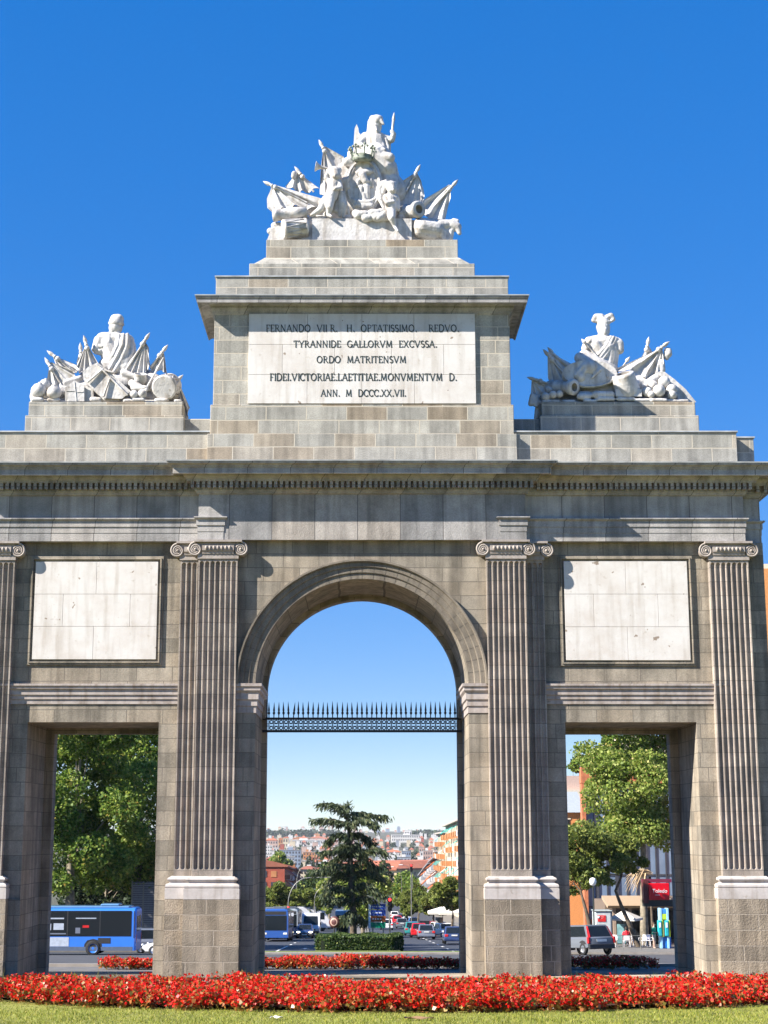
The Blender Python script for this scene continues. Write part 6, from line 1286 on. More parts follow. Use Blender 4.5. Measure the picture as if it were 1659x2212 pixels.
for pr, hands in ((pn, ((.21,-.36,.73,1),(-.21,-.36,.73,-1))), (p2, ((.21,-.22,1.07,1),(-.2,-.25,1.14,-1)))):
    m = MB()
    for x, y, z, s in hands: m.ball((x, y-.04, z), (.038,.05,.018), n=10, m=6); fingers(m, (x, y-.05, z), (0,-1,.02), s)
    f_ = m.build('hands', skin); f_.parent = pr
    zc = 1.32 if pr is pn else 1.66; yc = -.085 if pr is pn else -.095
    m = MB(); m.ball((0, yc-.008, zc-.01), (.014,.02,.022), n=8, m=6); m.ball((.085, .0+yc+.08, zc), (.012,.022,.03), n=8, m=6); m.ball((-.085, yc+.08, zc), (.012,.022,.03), n=8, m=6)
    f_ = m.build('face', skin); f_.parent = pr
    m = MB(); m.ball((.03, yc, zc+.015), (.012,.008,.008), n=8, m=6); m.ball((-.03, yc, zc+.015), (.012,.008,.008), n=8, m=6); m.box(-.02, .02, yc-.004, yc+.01, zc-.05, zc-.043); f_ = m.build('features', plain('dark_feature', (.06,.03,.03), .6)); f_.parent = pr
# bright blue and green phone booth tower
da = 116.0; ax0, ax1 = corner(1421,2000,da), corner(1449,2000,da); az = G(da)+.14; zt2_, zm_ = Zat(1962,da), Zat(1982,da)
pb = thing('phone_booth', 'bright blue and lime green phone booth tower at the right edge of the doorway', 'phone booth', ((ax0+ax1)/2, da+.5, az))
bb, bt, lg, bd = plain('booth_blue', (.05,.25,.62), .4), plain('booth_teal', (.02,.36,.42), .4), plain('booth_lime', (.45,.62,.05), .4), plain('booth_deep', (.02,.16,.50), .4)
W_ = ax1-ax0
m = MB(); m.box(ax0+.28, ax1, da+.05, da+.75, az, az+.8); m.build('base', bd, pb, bevel=.03)
for a, b_ in ((ax0+.16, ax0+.32), (ax1-.28, ax1-.12)): m = MB(); m.box(a, b_, da-.03, da+.7, az, zt2_); m.build('post', plain('booth_pale', (.30,.55,.75), .4), pb, bevel=.02)
m = MB(); m.box(ax0+.33, ax1-.29, da, da+.65, zm_+.25, zt2_-.05); m.build('sign_box', bb, pb, bevel=.02); m = MB(); m.box(ax0+.33, ax1-.29, da-.01, da+.6, zm_-.15, zm_+.24); m.build('lime_panel', lg, pb, bevel=.02)
for i in (0, 1):
    a = ax0+.0+i*W_*.52; m = MB(); m.box(a, a+W_*.30, da-.16, da+.3, az+.85, az+1.95); ph = m.build('hood', bt, pb, bevel=.06, seg=2); m = MB(); m.box(a+W_*.06, a+W_*.22, da-.19, da-.155, az+1.45, az+1.80); m.build('phone', M['signw'], ph, bevel=.02); m = MB(); m.box(a+W_*.305, a+W_*.40, da-.1, da+.3, az+.8, az+1.95); m.build('lime_edge', lg, pb)
# pavement railing with posts
dr = 112.5
rl_ = thing('pavement_railing', 'thin grey pavement railing in front of the cafe chairs', 'railing', (corner(1352,2030,dr), dr, G(dr)+.14)); zr0_ = G(dr)+.14
for px in (1318, 1345, 1384):
    xx = corner(px,2035,dr); m = MB(); m.tube([(xx,dr,zr0_),(xx,dr,zr0_+1.0)], .03, 6); m.build('post', M['pole'], rl_)
m = MB(); m.tube([(corner(1318,2035,dr),dr,zr0_+.95),(corner(1384,2035,dr),dr,zr0_+.95)], .02, 6); m.build('rail', M['pole'], rl_)
# red shop sign box with its script lettering, on the pavilion with the tiled canopy
dt = 124.5; sx0, sx1 = corner(1402,1925,dt), corner(1446,1925,dt); sz0, sz1 = Zat(1944,dt), Zat(1908,dt)
ts = thing('shop_sign', 'glossy red box sign with white script lettering at the doorway edge', 'sign', ((sx0+sx1)/2, dt, sz0))
m = MB(); m.box(sx0, sx1, dt, dt+.5, sz0, sz1); m.build('box', plain('sign_red', (.60,.0,.012), .35, noise=.04), ts, bevel=.02); m = MB(); m.box(sx0-.4, sx0-.01, dt+.1, dt+.9, sz0-.25, sz1+.25); m.build('side_box', plain('sign_dark', (.10,.02,.02), .5), ts)
m = MB(); m.box(sx0-.42, sx1+.3, dt+.52, dt+.9, sz1+.05, sz1+.30); m.build('hood', plain('sign_dark2', (.14,.02,.05), .5), ts); m = MB(); m.box(sx0-.4, sx1+.3, dt+.2, dt+.9, sz0-.5, sz0-.02); m.build('soffit', M['sigcase'], ts)
def text(body_, x, y, z, size, mat, par, name='lettering', shear=0):
    cu = bpy.data.curves.new(name, 'FONT'); cu.body = body_; cu.size = size; cu.align_x = 'CENTER'; cu.align_y = 'CENTER'; cu.extrude = .008; cu.shear = shear; cu.materials.append(mat)
    o = bpy.data.objects.new(name, cu); COL.objects.link(o); o.rotation_euler = (R(90),0,0); w_ = Vector(par['_w']) if par else Vector((0,0,0)); o.location = Vector((x,y,z))-w_; o.parent = par
    bpy.context.view_layer.update(); me = bpy.data.meshes.new_from_object(o.evaluated_get(bpy.context.evaluated_depsgraph_get())); q = bpy.data.objects.new(name, me); COL.objects.link(q); q.parent = par; q.location = o.location.copy(); q.rotation_euler = o.rotation_euler.copy()
    bpy.data.objects.remove(o); return q
text('Toledo', (sx0+sx1)/2+.03, dt-.012, (sz0+sz1)/2+.04, .40, M['signw'], ts, shear=.1)
m = MB(); m.box((sx0+sx1)/2-.32, (sx0+sx1)/2+.05, dt-.016, dt-.002, (sz0+sz1)/2-.27, (sz0+sz1)/2-.24); m.build('underline', M['signw'], ts)
# cafe pavilion behind: dark soffit, glass, columns
d0 = 130; fx0, fx1 = corner(1316,1990,d0), corner(1475,1990,d0); cf_ = thing('cafe_pavilion', 'low cafe pavilion with a tan awning edge and dark glass behind the parasol', 'building', ((fx0+fx1)/2, d0+3, G(d0)+.14)); cz0, cz1 = G(d0)+.14, Zat(1958,d0)
m = MB(); m.box(fx0, fx1, d0+2, d0+8, cz0, cz1+.3); m.build('wall', plain('cafe_wall', (.16,.12,.09), .8), cf_)
m = MB(); m.box(fx0+.3, fx1-.3, d0+1.9, d0+1.99, cz0+.3, cz1-.4); m.build('shop_window', M['glass'], cf_)
m = MB(); m.prism([(0,cz1-.1),(-.4,cz1+.1),(3.0,cz1+.75),(3.0,cz1+.5)], lambda p: (fx0-.2, d0-.6+p[0], p[1]), lambda p: (fx1+.2, d0-.6+p[0], p[1])); m.build('awning', plain('tan_awning', (.36,.26,.17), .85), cf_)
for k in range(5): xx = fx0+.4+(fx1-fx0-.8)*k/4; m = MB(); m.box(xx-.12, xx+.12, d0-.2, d0+.05, cz0, cz1); m.build('column', plain('cafe_column', (.32,.24,.18), .8), cf_)
m = MB(); m.box(corner(1334,2000,126), corner(1352,2000,126), 126.2, 126.26, G(126)+.3, G(126)+1.75); tag(m.build('graffiti_panel', plain('panel_teal', (.22,.42,.44), .5, noise=.4, scale=2), origin=(corner(1343,2000,126),126.2,G(126)+.14)), 'pale teal menu board with dark scribbles behind the customer', 'board')
# dry palm fronds drooping in front of the pale wall
dF = 126; ro = P(1402,1888,dF); pf = thing('dry_palm', 'dry straw coloured palm fronds drooping beside the red sign', 'palm', (ro.x, dF, G(dF)+.14)); m = MB(); rr_ = random.Random(3)
m.tube([(ro.x+.2,dF+.3,G(dF)+.1),(ro.x+.1,dF+.2,ro.z-.2)], [.12,.09], 8); m.build('trunk', M['bark'], pf)
m = MB()
for i in range(46):
    e = Vector((-rr_.uniform(.5,2.0), rr_.uniform(-.5,.5), -rr_.uniform(.2,1.7))); a = ro+Vector((rr_.uniform(-.1,.3),0,rr_.uniform(-.1,.2))); b_ = a+Vector((e.x*.55,e.y*.5,.25+e.z*.1)); c_ = a+e
    m.tube([a,b_,b_.lerp(c_,.6)+Vector((0,0,.05)),c_], [.035,.05,.04,.008], 5, flat=.4)
m.build('fronds', plain('straw', (.62,.46,.27), .8, noise=.25), pf)
# glass fronted brick building
dg = 150.0
gb = thing('glass_fronted_building', 'brick building with a curved glass front and a roof garden behind the pines', 'building', (corner(1290,1900,dg), dg, G(dg)))
gx0, gx1, gx2 = corner(1258,1760,dg), corner(1262,1760,dg), corner(1470,1760,dg); gz0, gzb, gzt = G(dg), Zat(1692,dg), Zat(1657,dg)
m = MB(); m.box(gx0+.3, gx2, dg+1.2, dg+3.5, gz0, gzt-.01); m.build('core', M['brick'], gb)
m = MB(); m.box(gx0-.05, gx2, dg, dg+1.19, gzb, gzt); m.build('brick_band', M['brick'], gb, bevel=.02); m = MB(); m.box(gx0, gx0+.35, dg+.02, dg+1.18, gz0, gzb); m.build('brick_pier', M['brick'], gb)
m = MB(); m.box(gx0+.36, gx2-.3, dg+.5, dg+1.1, gz0+2, gzb-.001); gl_ = m.build('glass_front', M['glassb'], gb)
for k in range(16):
    xx = gx0+.36+k*.92; mm = MB(); w_ = .16 if k in (1, 3, 6, 9) else .05; mm.box(xx-w_, xx+w_, dg+.38, dg+.5, gz0+2, gzb-.002); mm.build('mullion', M['mull'], gl_)
zz = gzb-2.6
while zz > gz0+2: mm = MB(); mm.box(gx0+.36, gx2-.3, dg+.42, dg+.5, zz-.07, zz+.07); mm.build('transom', M['mull'], gl_); zz -= 2.9
m = MB(); m.box(gx0+.36, gx2, dg+.35, dg+.45, gzb-.25, gzb-.003); m.build('lintel', M['mull'], gb)
crown([(gx0+.2+i*1.3, dg+1.5, gzt+.25+.5*math.sin(i*.9)+i*.16, 1.2, 1.2, .75) for i in range(5)]+[(gx0+3.4, dg+3, gzt+2.2, 1.2, 1, 1.5)], 6000, .30, M['plane'], gb, 77, name='roof_garden')
m = MB(); bx_ = corner(1334,1610,165); m.box(bx_, bx_+16, 165, 176, G(165), Zat(1590,165)); m.build('upper_block', M['cream'], gb)
m = MB(); cx1 = corner(1326,1610,162); m.box(cx1-.6, cx1+.5, 162, 163.4, Zat(1665,162), Zat(1603,162)); m.build('chimney', M['brick'], gb)
# orange brick block with steep grey roofs further left
hb = thing('brick_house', 'orange brick house with grey hipped roof left of the glass front', 'building', (corner(1240,1780,185), 185, G(185))); hx0_, hx1_ = corner(1205,1780,185), corner(1262,1780,185); hz = Zat(1755,185)
m = MB(); m.box(hx0_, hx1_, 185, 197, G(185), hz); hw2 = m.build('wall', plain('orange_brick', (.60,.24,.08), .85), hb); m = MB(); m.add([(hx0_-.3,184.6,hz),(hx1_+.3,184.6,hz),(hx1_+.3,197,hz),(hx0_-.3,197,hz),((hx0_+hx1_)/2-.8,191,hz+2.5),((hx0_+hx1_)/2+1.6,191,hz+2.5)], [(0,1,5,4),(1,2,5),(2,3,4,5),(3,0,4),(0,3,2,1)]); m.build('roof', plain('slate_roof', (.30,.33,.35), .6), hb)
for i in range(3):
    for j in range(3): xx = hx0_+1.0+i*2.2; zz = hz-1.4-j*2.6; m = MB(); m.box(xx-.4, xx+.4, 184.95, 185.02, zz-.8, zz+.6); w_ = m.build('window', M['glass'], hb); m = MB(); m.box(xx-.5, xx+.5, 184.93, 184.949, zz+.61, zz+.75); m.build('lintel', M['cream'], w_)
hb = thing('tower_block', 'pale high block with rooftop aerials far beyond the brick house', 'building', (corner(1236,1690,240), 240, G(240))); hx0_, hx1_ = corner(1212,1690,240), corner(1260,1690,240); hz = Zat(1684,240)
m = MB(); m.box(hx0_, hx1_, 240, 252, G(240), hz-1.5); m.build('wall', M['cream'], hb); m = MB(); m.box(hx0_+.5, hx0_+3.6, 241, 246, hz-1.5, hz+.6); m.box(hx0_+3.7, hx1_-.6, 241.6, 246, hz-1.5, hz+.2); m.build('roof_house', plain('pinkish_render', (.5,.36,.30), .85), hb)
for i in range(4): xx = hx0_+.8+i*1.3; m = MB(); m.tube([(xx,242,hz),(xx,242,hz+3.2+.6*(i % 2))], .045, 5); m.tube([(xx-.4,242,hz+2.8),(xx+.4,242,hz+2.8)], .03, 5); m.build('aerial', M['pole'], hb)

# orange brick building seen past the right end of the gate
ob_ = thing('corner_building', 'orange brick building showing past the right end of the gate', 'building', (corner(1672,1300,140), 140, G(140))); q0 = corner(1651,1300,140)
m = MB(); m.box(q0, q0+14, 140, 150, G(140), Zat(1228,140)); m.build('wall', plain('orange_brick_far', (.62,.27,.09), .85), ob_); m = MB(); m.box(q0+.1, q0+1.2, 141, 143, Zat(1228,140), Zat(1214,140)); m.build('chimney', M['cream'], ob_)
broad_tree('plane_tree', 'tall tree showing as a sliver past the right end of the gate', q0+3.0, 132, 28, (3.6,3,6), 22.5, 'planel', 9000, .36, 81, .3, k=30, cr=1.3)
for px, py, a in ((1352,1905,0),): pass
# parasols and kiosk on the right pavement further down
def parasol(label, px, d, w_, h):
    x = at_px(px,d); z = G(d)+.14; t = thing('cafe_parasol', label, 'parasol', (x,d,z), 'white parasols on the right pavement'); m = MB(); m.add([(x-w_,d-w_,z+h),(x+w_,d-w_,z+h),(x+w_,d+w_,z+h),(x-w_,d+w_,z+h),(x,d,z+h+.6)], [(0,1,4),(1,2,4),(2,3,4),(3,0,4)]); m.mould([(x-w_,d-w_),(x+w_,d-w_),(x+w_,d+w_),(x-w_,d+w_)], [(0,z+h-.25),(0,z+h)], closed=True); m.build('canopy', M['canvas'], t); m = MB(); m.tube([(x,d,z),(x,d,z+h+.5)], .03, 6); m.build('pole', M['pole'], t)
parasol('left white parasol above the parked white cars', 957, 188, 1.7, 2.5); parasol('right white parasol above the parked white cars, cut by the pier', 981, 182, 1.7, 2.5); parasol('third white parasol, mostly behind the right pier', 1003, 184, 1.7, 2.5)
dN = 188; xn = at_px(949,dN); nk = thing('advertising_column', 'flat topped advertising column on the right kerb among the pines', 'column', (xn, dN, G(dN)+.14)); zt5 = P(949,1967,dN).z
m = MB(); m.lathe([(.45,0),(.42,.3),(.42,zt5-G(dN)-.9)], (xn,dN,G(dN)+.14), (0,0,1), 16); m.build('drum', plain('column_grey', (.16,.17,.17), .5), nk); m = MB(); m.lathe([(.5,0),(1.15,.15),(1.15,.32),(.3,.42)], (xn,dN,zt5-.5), (0,0,1), 18); m.build('cap', plain('cap_pale', (.45,.42,.40), .6), nk)
m = MB(); m.lathe([(.01,-.03),(.34,-.02),(.34,.02)], (at_px(943,dN-1),dN-1,zt5-2.0), (0,1,0), 16); m.tube([(at_px(943,dN-1),dN-.98,zt5-2),(at_px(943,dN-1),dN-.98,G(dN))], .04, 6); tag(m.build('no_entry_sign', M['tail'], origin=(at_px(943,dN-1),dN-1,G(dN-1))), 'small round red road sign in front of the advertising column', 'sign')
# ------------------------------------------------------------------ the street below and the town on the plain
def cm(name, c, r=.85): 
    if name not in M: M[name] = plain(name, c, r, noise=.14, scale=.4)
    return M[name]
WALL = {'white': (0.590,0.574,0.549), 'cream': (0.541,0.459,0.328), 'orange': (0.451,0.197,0.082), 'red': (0.344,0.082,0.049), 'pink': (0.451,0.312,0.262), 'grey': (0.279,0.303,0.344), 'tan': (0.476,0.369,0.213), 'blue grey': (0.213,0.262,0.344), 'brown': (0.180,0.082,0.057)}
ROOF = {'red': (0.383,0.128,0.068), 'rust': (0.306,0.111,0.068), 'flat': (0.357,0.323,0.289), 'white': (0.595,0.586,0.570), 'grey': (0.212,0.221,0.238)}
def Dbase(py):
    lo, hi = 300.0, 6500.0
    for _ in range(50):
        mid = (lo+hi)/2
        if (G(mid)-CZ)/mid > tz(py): hi = mid
        else: lo = mid
    return lo
def hb(label, px0, px1, py, pb, wall, roof='flat', rows=0, cols=0, dep=None, **k):
    d = Dbase(pb); return house(label, px0, px1, py, d, dep or min(40, (px1-px0)*d/3400*.6), wall, roof, rows, cols, **k)
def house(label, px0, px1, py, d, depth, wall, roof='flat', rows=0, cols=0, name='apartment_block', group=None, win='dark_window', roof_h=None, cap=None):
    zt = Zat(py, d); zb = G(d)-2; x0, x1 = Xat(px0, zt, d), Xat(px1, zt, d); t = thing(name, label, 'building', ((x0+x1)/2, d+depth/2, G(d)), group)
    wm, rm = cm(wall+'_wall', WALL[wall]), cm(roof+'_roof', ROOF[roof]); w = x1-x0; tall = zt-G(d)
    if roof in ('red', 'rust'):
        rh = roof_h if roof_h is not None else min(w*.16, tall*.28); ze = zt-rh
        m = MB(); m.box(x0, x1, d, d+depth, zb, ze); wl_ = m.build('wall', wm, t)
        m = MB(); o = .5; ym = d+depth/2; i_ = min(w, depth)*.42
        m.add([(x0-o,d-o,ze),(x1+o,d-o,ze),(x1+o,d+depth+o,ze),(x0-o,d+depth+o,ze),(x0+i_,ym,zt),(x1-i_,ym,zt)], [(0,1,5,4),(1,2,5),(2,3,4,5),(3,0,4),(3,2,1,0)]); m.build('roof', rm, t)
    else:
        ze = zt-.5; m = MB(); m.box(x0, x1, d, d+depth, zb, ze); wl_ = m.build('wall', wm, t)
        m = MB(); m.box(x0-.25, x1+.25, d-.25, d+depth+.25, ze+.002, zt); rf = m.build('roof', rm, t)
        if w > 7:
            m = MB(); r_ = random.Random(int(px0*7+d)); a = x0+w*r_.uniform(.15,.5); m.box(a, a+w*.22, d+depth*.3, d+depth*.6, zt+.001, zt+2.4); m.build('stair_head', wm if r_.random() < .5 else cm('white_wall', WALL['white']), t)
    if rows:
        hgt = (ze-max(G(d), zb+2)); gl = cm(win, (.06,.06,.07), .3)  # dark grey pane colour
        for i in range(rows):
            for j in range(cols):
                xx = x0+w*(j+.5)/cols; zz = ze-hgt*(i+.55)/(rows+.4); ww, hh = w/cols*.24, hgt/(rows+.4)*.26
                m = MB(); m.box(xx-ww, xx+ww, d-.06, d+.02, zz-hh, zz+hh); m.build('window', gl, t)
    if cap: 
        m = MB(); m.box(x0-.4, x1+.4, d-.5, d-.26, ze-.9, ze-.2); m.build('cornice', cm('white_wall', WALL['white']), t)
    return t
def row_house(label, x, sgn, y0, y1, ztop0, ztop1, wall, awn, floors, roofc, slope_roof=True, par='orange', gable=None, gw=None):
    """terrace facing the street: x = facade plane, sgn = -1 when the street lies to its left"""
    t = thing('apartment_block', label, 'building', (x-sgn*6, (y0+y1)/2, G((y0+y1)/2))); dp = 13; xb = x-sgn*dp
    zb = min(G(y0), G(y1))-1
    m = MB(); vs = [(x,y0,zb),(xb,y0,zb),(xb,y1,zb),(x,y1,zb),(x,y0,ztop0),(xb,y0,ztop0),(xb,y1,ztop1),(x,y1,ztop1)]; m.add(vs, [(0,1,5,4),(1,2,6,5),(2,3,7,6),(3,0,4,7),(4,5,6,7)]); m.build('wall', cm(wall+'_wall', WALL[wall]), t)
    m = MB(); e = .9; m.add([(x+sgn*e,y0-.3,ztop0+.05),(xb,y0-.3,ztop0+.05),(xb,y1,ztop1+.05),(x+sgn*e,y1,ztop1+.05),(x+sgn*e,y0-.3,ztop0+.4),(x-sgn*dp/2,y0-.3,ztop0+(2.2 if slope_roof else .4)),(x-sgn*dp/2,y1,ztop1+(2.2 if slope_roof else .4)),(x+sgn*e,y1,ztop1+.4)], [(0,1,2,3),(0,4,7,3),(4,5,6,7),(0,1,5,4),(1,2,6,5),(3,2,6,7)]); m.build('roof', cm(roofc+'_roof', ROOF[roofc]), t)
    if gable: m = MB(); m.box(min(x+sgn*.02, x-sgn*2.2), max(x+sgn*.02, x-sgn*2.2), y0-.12, y0-.003, zb, ztop0-.1); m.build('gable_strip', cm(gable+'_wall', WALL[gable]), t)
    if gw:
        for i in range(gw[0]):
            for k in range(gw[1]): xx = x-sgn*(1.6+dp*.8*(i+.5)/gw[0]); zz = ztop0-1.8-2.9*k; m = MB(); m.box(xx-.75, xx+.75, y0-.09, y0+.02, zz-.8, zz+.8); m.build('window', cm('dark_window', (.06,.06,.07), .3) if (i+k) % 3 else cm('orange_wall', WALL['orange']), t)
    nb = max(2, int((y1-y0)/6.5)); r_ = random.Random(int(y0)); fl = 2.95
    for i in range(nb):
        yc = y0+(y1-y0)*(i+.5)/nb; zt = ztop0+(ztop1-ztop0)*(i+.5)/nb
        for k in range(floors):
            zf = zt-fl*(k+1)
            if zf < G(yc)+2.2: break
            if nb*floors*2 > 95 and r_.random() < .25: continue
            m = MB(); a, b_ = sorted((x+sgn*.01, x+sgn*1.25)); m.box(a, b_, yc-1.9, yc+1.9, zf-.15, zf); m.box(x+sgn*1.25-.06, x+sgn*1.25+.06, yc-1.9, yc+1.9, zf, zf+.95)
            for yy in (yc-1.9, yc+1.84): m.box(a, b_, yy, yy+.06, zf+.001, zf+.94)
            pw = par if r_.random() < .72 else 'white'; bo = m.build('balcony', cm(pw+'_wall', WALL[pw]), t)
            m = MB(); m.box(min(x+sgn*.03, x-sgn*.05), max(x+sgn*.03, x-sgn*.05), yc-1.1, yc+1.1, zf+.02, zf+2.2); m.build('window', cm('dark_window', (.06,.06,.07), .3), bo)
            if r_.random() < .5:
                m = MB(); z2 = zf+2.45; q = [(x+sgn*.05,yc-1.1,z2),(x+sgn*.05,yc+1.1,z2),(x+sgn*1.6,yc+1.1,z2-1.2),(x+sgn*1.6,yc-1.1,z2-1.2)]; m.add(q+[(a_,b2,c_-.05) for a_,b2,c_ in q], [(0,1,2,3),(7,6,5,4),(0,3,7,4),(1,2,6,5),(2,3,7,6)])
                m.build('awning', awn if r_.random() < .85 else cm('white_wall', WALL['white']), bo)
    return t
green_awn, orange_awn, maroon_awn = plain('teal_awning', (.02,.34,.30), .8), plain('orange_awning', (.62,.16,.05), .8), plain('maroon_awning', (.25,.05,.05), .8)
XR = 20.0
row_house('tall cream apartment block with orange balconies and teal awnings on the right', XR, -1, 300, 384, Zat(1787,384)+1.5, Zat(1787,384), 'cream', green_awn, 7, 'flat', False, 'orange')
row_house('stepped apartment block with teal awnings beyond the tall cream one', XR, -1, 386, 424, Zat(1800,400), Zat(1803,424), 'cream', green_awn, 6, 'flat', False, 'orange')
row_house('brick terrace with orange awnings and grey sloping eaves, first of the row', XR, -1, 426, 470, Zat(1851,426), Zat(1864,470), 'brown', orange_awn, 5, 'grey', True, 'grey', 'orange')
row_house('second brick terrace with orange awnings farther down the hill', XR, -1, 471, 515, Zat(1866,471), Zat(1880,515), 'brown', orange_awn, 4, 'grey', True, 'grey')
row_house('last brick terrace with orange awnings at the foot of the hill', XR, -1, 516, 556, Zat(1881,516), Zat(1893,556), 'brown', orange_awn, 3, 'grey', True, 'grey')
XL = -20.6
row_house('red brick block with dark balconied street front on the left', XL, 1, 430, 482, Zat(1873,430), Zat(1881,482), 'red', maroon_awn, 4, 'rust', True, 'brown', gw=(4, 4))
row_house('dark balconied block below the red brick one on the left', XL, 1, 484, 540, Zat(1876,484), Zat(1888,540), 'brown', maroon_awn, 4, 'rust', True, 'brown')
row_house('dark building at the left edge of the arch view, mostly behind the pier', -34, 1, 300, 420, Zat(1830,300), Zat(1862,420), 'brown', maroon_awn, 6, 'grey', True, 'grey')
# single buildings one can name
house('cream cube shaped block left of the cedar', 649, 681, 1871, 640, 20, 'cream', 'rust', 5, 5, roof_h=1.2)
hb('blue grey office block with white roof plant left of the cedar', 604, 649.5, 1836, 1882, 'blue grey', 'grey', 5, 7); hb('lower grey wing in front of the blue grey office block', 608, 636, 1850, 1886, 'grey', 'flat', 3, 5)
hb('tall white block at the left edge of the plain', 573, 588, 1826, 1862, 'white', 'white', 5, 3); hb('narrow white stair tower beside the tall white block', 591, 602, 1831, 1866, 'white', 'white', 4, 2); hb('white cube above the blue grey office block', 619, 633, 1827, 1856, 'white', 'white', 2, 2); hb('low white block with a flat roof at the left edge', 574, 586, 1845, 1870, 'white', 'flat', 2, 2)
hb('red brick house with a white gable window at the far left', 575, 598, 1851, 1884, 'red', 'rust', 2, 3); house('orange chimneyed house right of the red brick block', 625, 637, 1862, 600, 8, 'orange', 'flat', 2, 2)
hb('orange brick block with balconies left of the cedar', 655, 680, 1840, 1872, 'orange', 'flat', 4, 4); hb('maroon brick wing beside the orange brick block', 674, 694, 1849, 1876, 'red', 'rust', 2, 4); hb('white house with row of chimneys left of the cedar', 659, 677, 1860, 1890, 'white', 'white', 2, 3); hb('pale terrace stepping up behind the cedar', 681, 722, 1864, 1894, 'pink', 'white', 3, 6); hb('orange penthouse behind the cedar branches', 686, 702, 1856, 1888, 'orange', 'flat', 2, 2)
hb('large red tiled house at the left on the plain', 573, 600, 1811, 1836, 'pink', 'red', 2, 5); hb('steep red gabled house beside the large tiled house', 602, 611, 1810, 1838, 'orange', 'red', 2, 2); hb('second steep red gable left of the long banded building', 611, 622, 1808, 1836, 'cream', 'red', 2, 2)
hb('long low building with white bands on the plain left of the cedar', 624, 706, 1814, 1827, 'white', 'white', 1, 18, cap=True); hb('red roofed row above the long banded building', 632, 668, 1808, 1818, 'orange', 'red', 0, 0); hb('second red roofed row above the long banded building', 670, 702, 1807, 1817, 'pink', 'red', 0, 0)
# right hand side
hb('long white building with an overhanging flat roof on the plain', 846, 908, 1803, 1820, 'white', 'white', 2, 16, cap=True); hb('white tower box on the long overhanging building', 874, 889, 1793, 1812, 'white', 'white', 1, 3)
hb('white low block with a maroon window right of the cedar', 816, 853, 1853, 1884, 'white', 'white', 1, 3, win='maroon_window'); hb('white upper box of the low block', 845, 862, 1845, 1874, 'white', 'white', 1, 2); hb('blue grey slab right of the cedar', 868, 887, 1838, 1872, 'blue grey', 'grey', 3, 4); hb('dark grey stepped block beside the blue grey slab', 858, 893, 1851, 1878, 'grey', 'grey', 2, 5); hb('white stair tower between the grey blocks', 907.5, 914, 1839, 1871, 'white', 'white', 3, 1); hb('broad grey pink block below the trees at right', 914, 939, 1837, 1870, 'pink', 'flat', 3, 5)
hb('flat orange roofed hall in front of the grey blocks', 891, 938, 1857, 1886, 'orange', 'flat', 1, 8); hb('red roofed white house just right of the cedar', 836, 866, 1836, 1862, 'white', 'red', 2, 5); hb('white box beside the red roofed house', 850, 862, 1831, 1856, 'white', 'white', 1, 2); hb('brick pavilion with pale roof among the trees at right', 905, 916, 1829, 1852, 'pink', 'flat', 1, 2); house('small brick tower beside the grey terrace roof', 939, 951, 1838, 600, 8, 'orange', 'flat', 2, 2)
# tan corner block at the foot of the hill, turned so that one face is in the sun
tb = thing('corner_block', 'long tan corner block with a red tiled roof at the foot of the hill', 'building', (Xat(857,-20,900), 930, G(930))); c0 = Vector((Xat(857,-18,900), 900, 0)); dl = Vector((-.97,.24,0)).normalized(); dr_ = Vector((.62,.78,0)).normalized()
ze, zg = Zat(1876, 900), G(900)-3; Ll, Lr = 46, 95
cs = [c0, c0+dl*Ll, c0+dl*Ll+dr_*Lr, c0+dr_*Lr]
m = MB(); m.add([(p.x,p.y,zg) for p in cs]+[(p.x,p.y,ze) for p in cs], [(0,1,5,4),(1,2,6,5),(2,3,7,6),(3,0,4,7)]); m.build('wall', cm('tan_wall', WALL['tan']), tb)
cen = sum(cs, Vector())/4; lo = [(p+(p-cen).normalized()*1.2) for p in cs]; hi = [p.lerp(cen, .38) for p in cs]
m = MB(); m.add([(p.x,p.y,ze-.1) for p in lo]+[(p.x,p.y,ze+3.6) for p in hi], [(0,1,5,4),(1,2,6,5),(2,3,7,6),(3,0,4,7),(4,5,6,7),(3,2,1,0)]); m.build('roof', cm('red_roof', ROOF['red']), tb)
m = MB()
for a, b_ in zip(lo, lo[1:]+lo[:1]):
    m.add([(p.x*1, p.y, z) for p, z in ((a,ze-1.0),(b_,ze-1.0),(b_,ze-.15),(a,ze-.15))], [(0,1,2,3)])
m.build('cornice', cm('red_roof', ROOF['red']), tb)
def facewin(d_, L_, n_, rows_, nrm):
    for i in range(n_):
        for k in range(rows_):
            p = c0+d_*(L_*(i+.5)/n_)+nrm*.08; m_ = MB(); m_.obox((p.x,p.y,ze-3.0-3.0*k), d_*.62, nrm*.1, (0,0,.8)); m_.build('window', cm('dark_window', (.06,.06,.07), .3), tb)
facewin(dl, Ll, 10, 4, Vector((-dl.y, dl.x, 0))*(-1) if Vector((-dl.y, dl.x, 0)).y > 0 else Vector((-dl.y, dl.x, 0))); nr_ = Vector((dr_.y, -dr_.x, 0)); facewin(dr_, Lr, 14, 4, nr_)
house('small white roofs on top of the tan corner block', 857, 873, 1866, 925, 10, 'white', 'white')
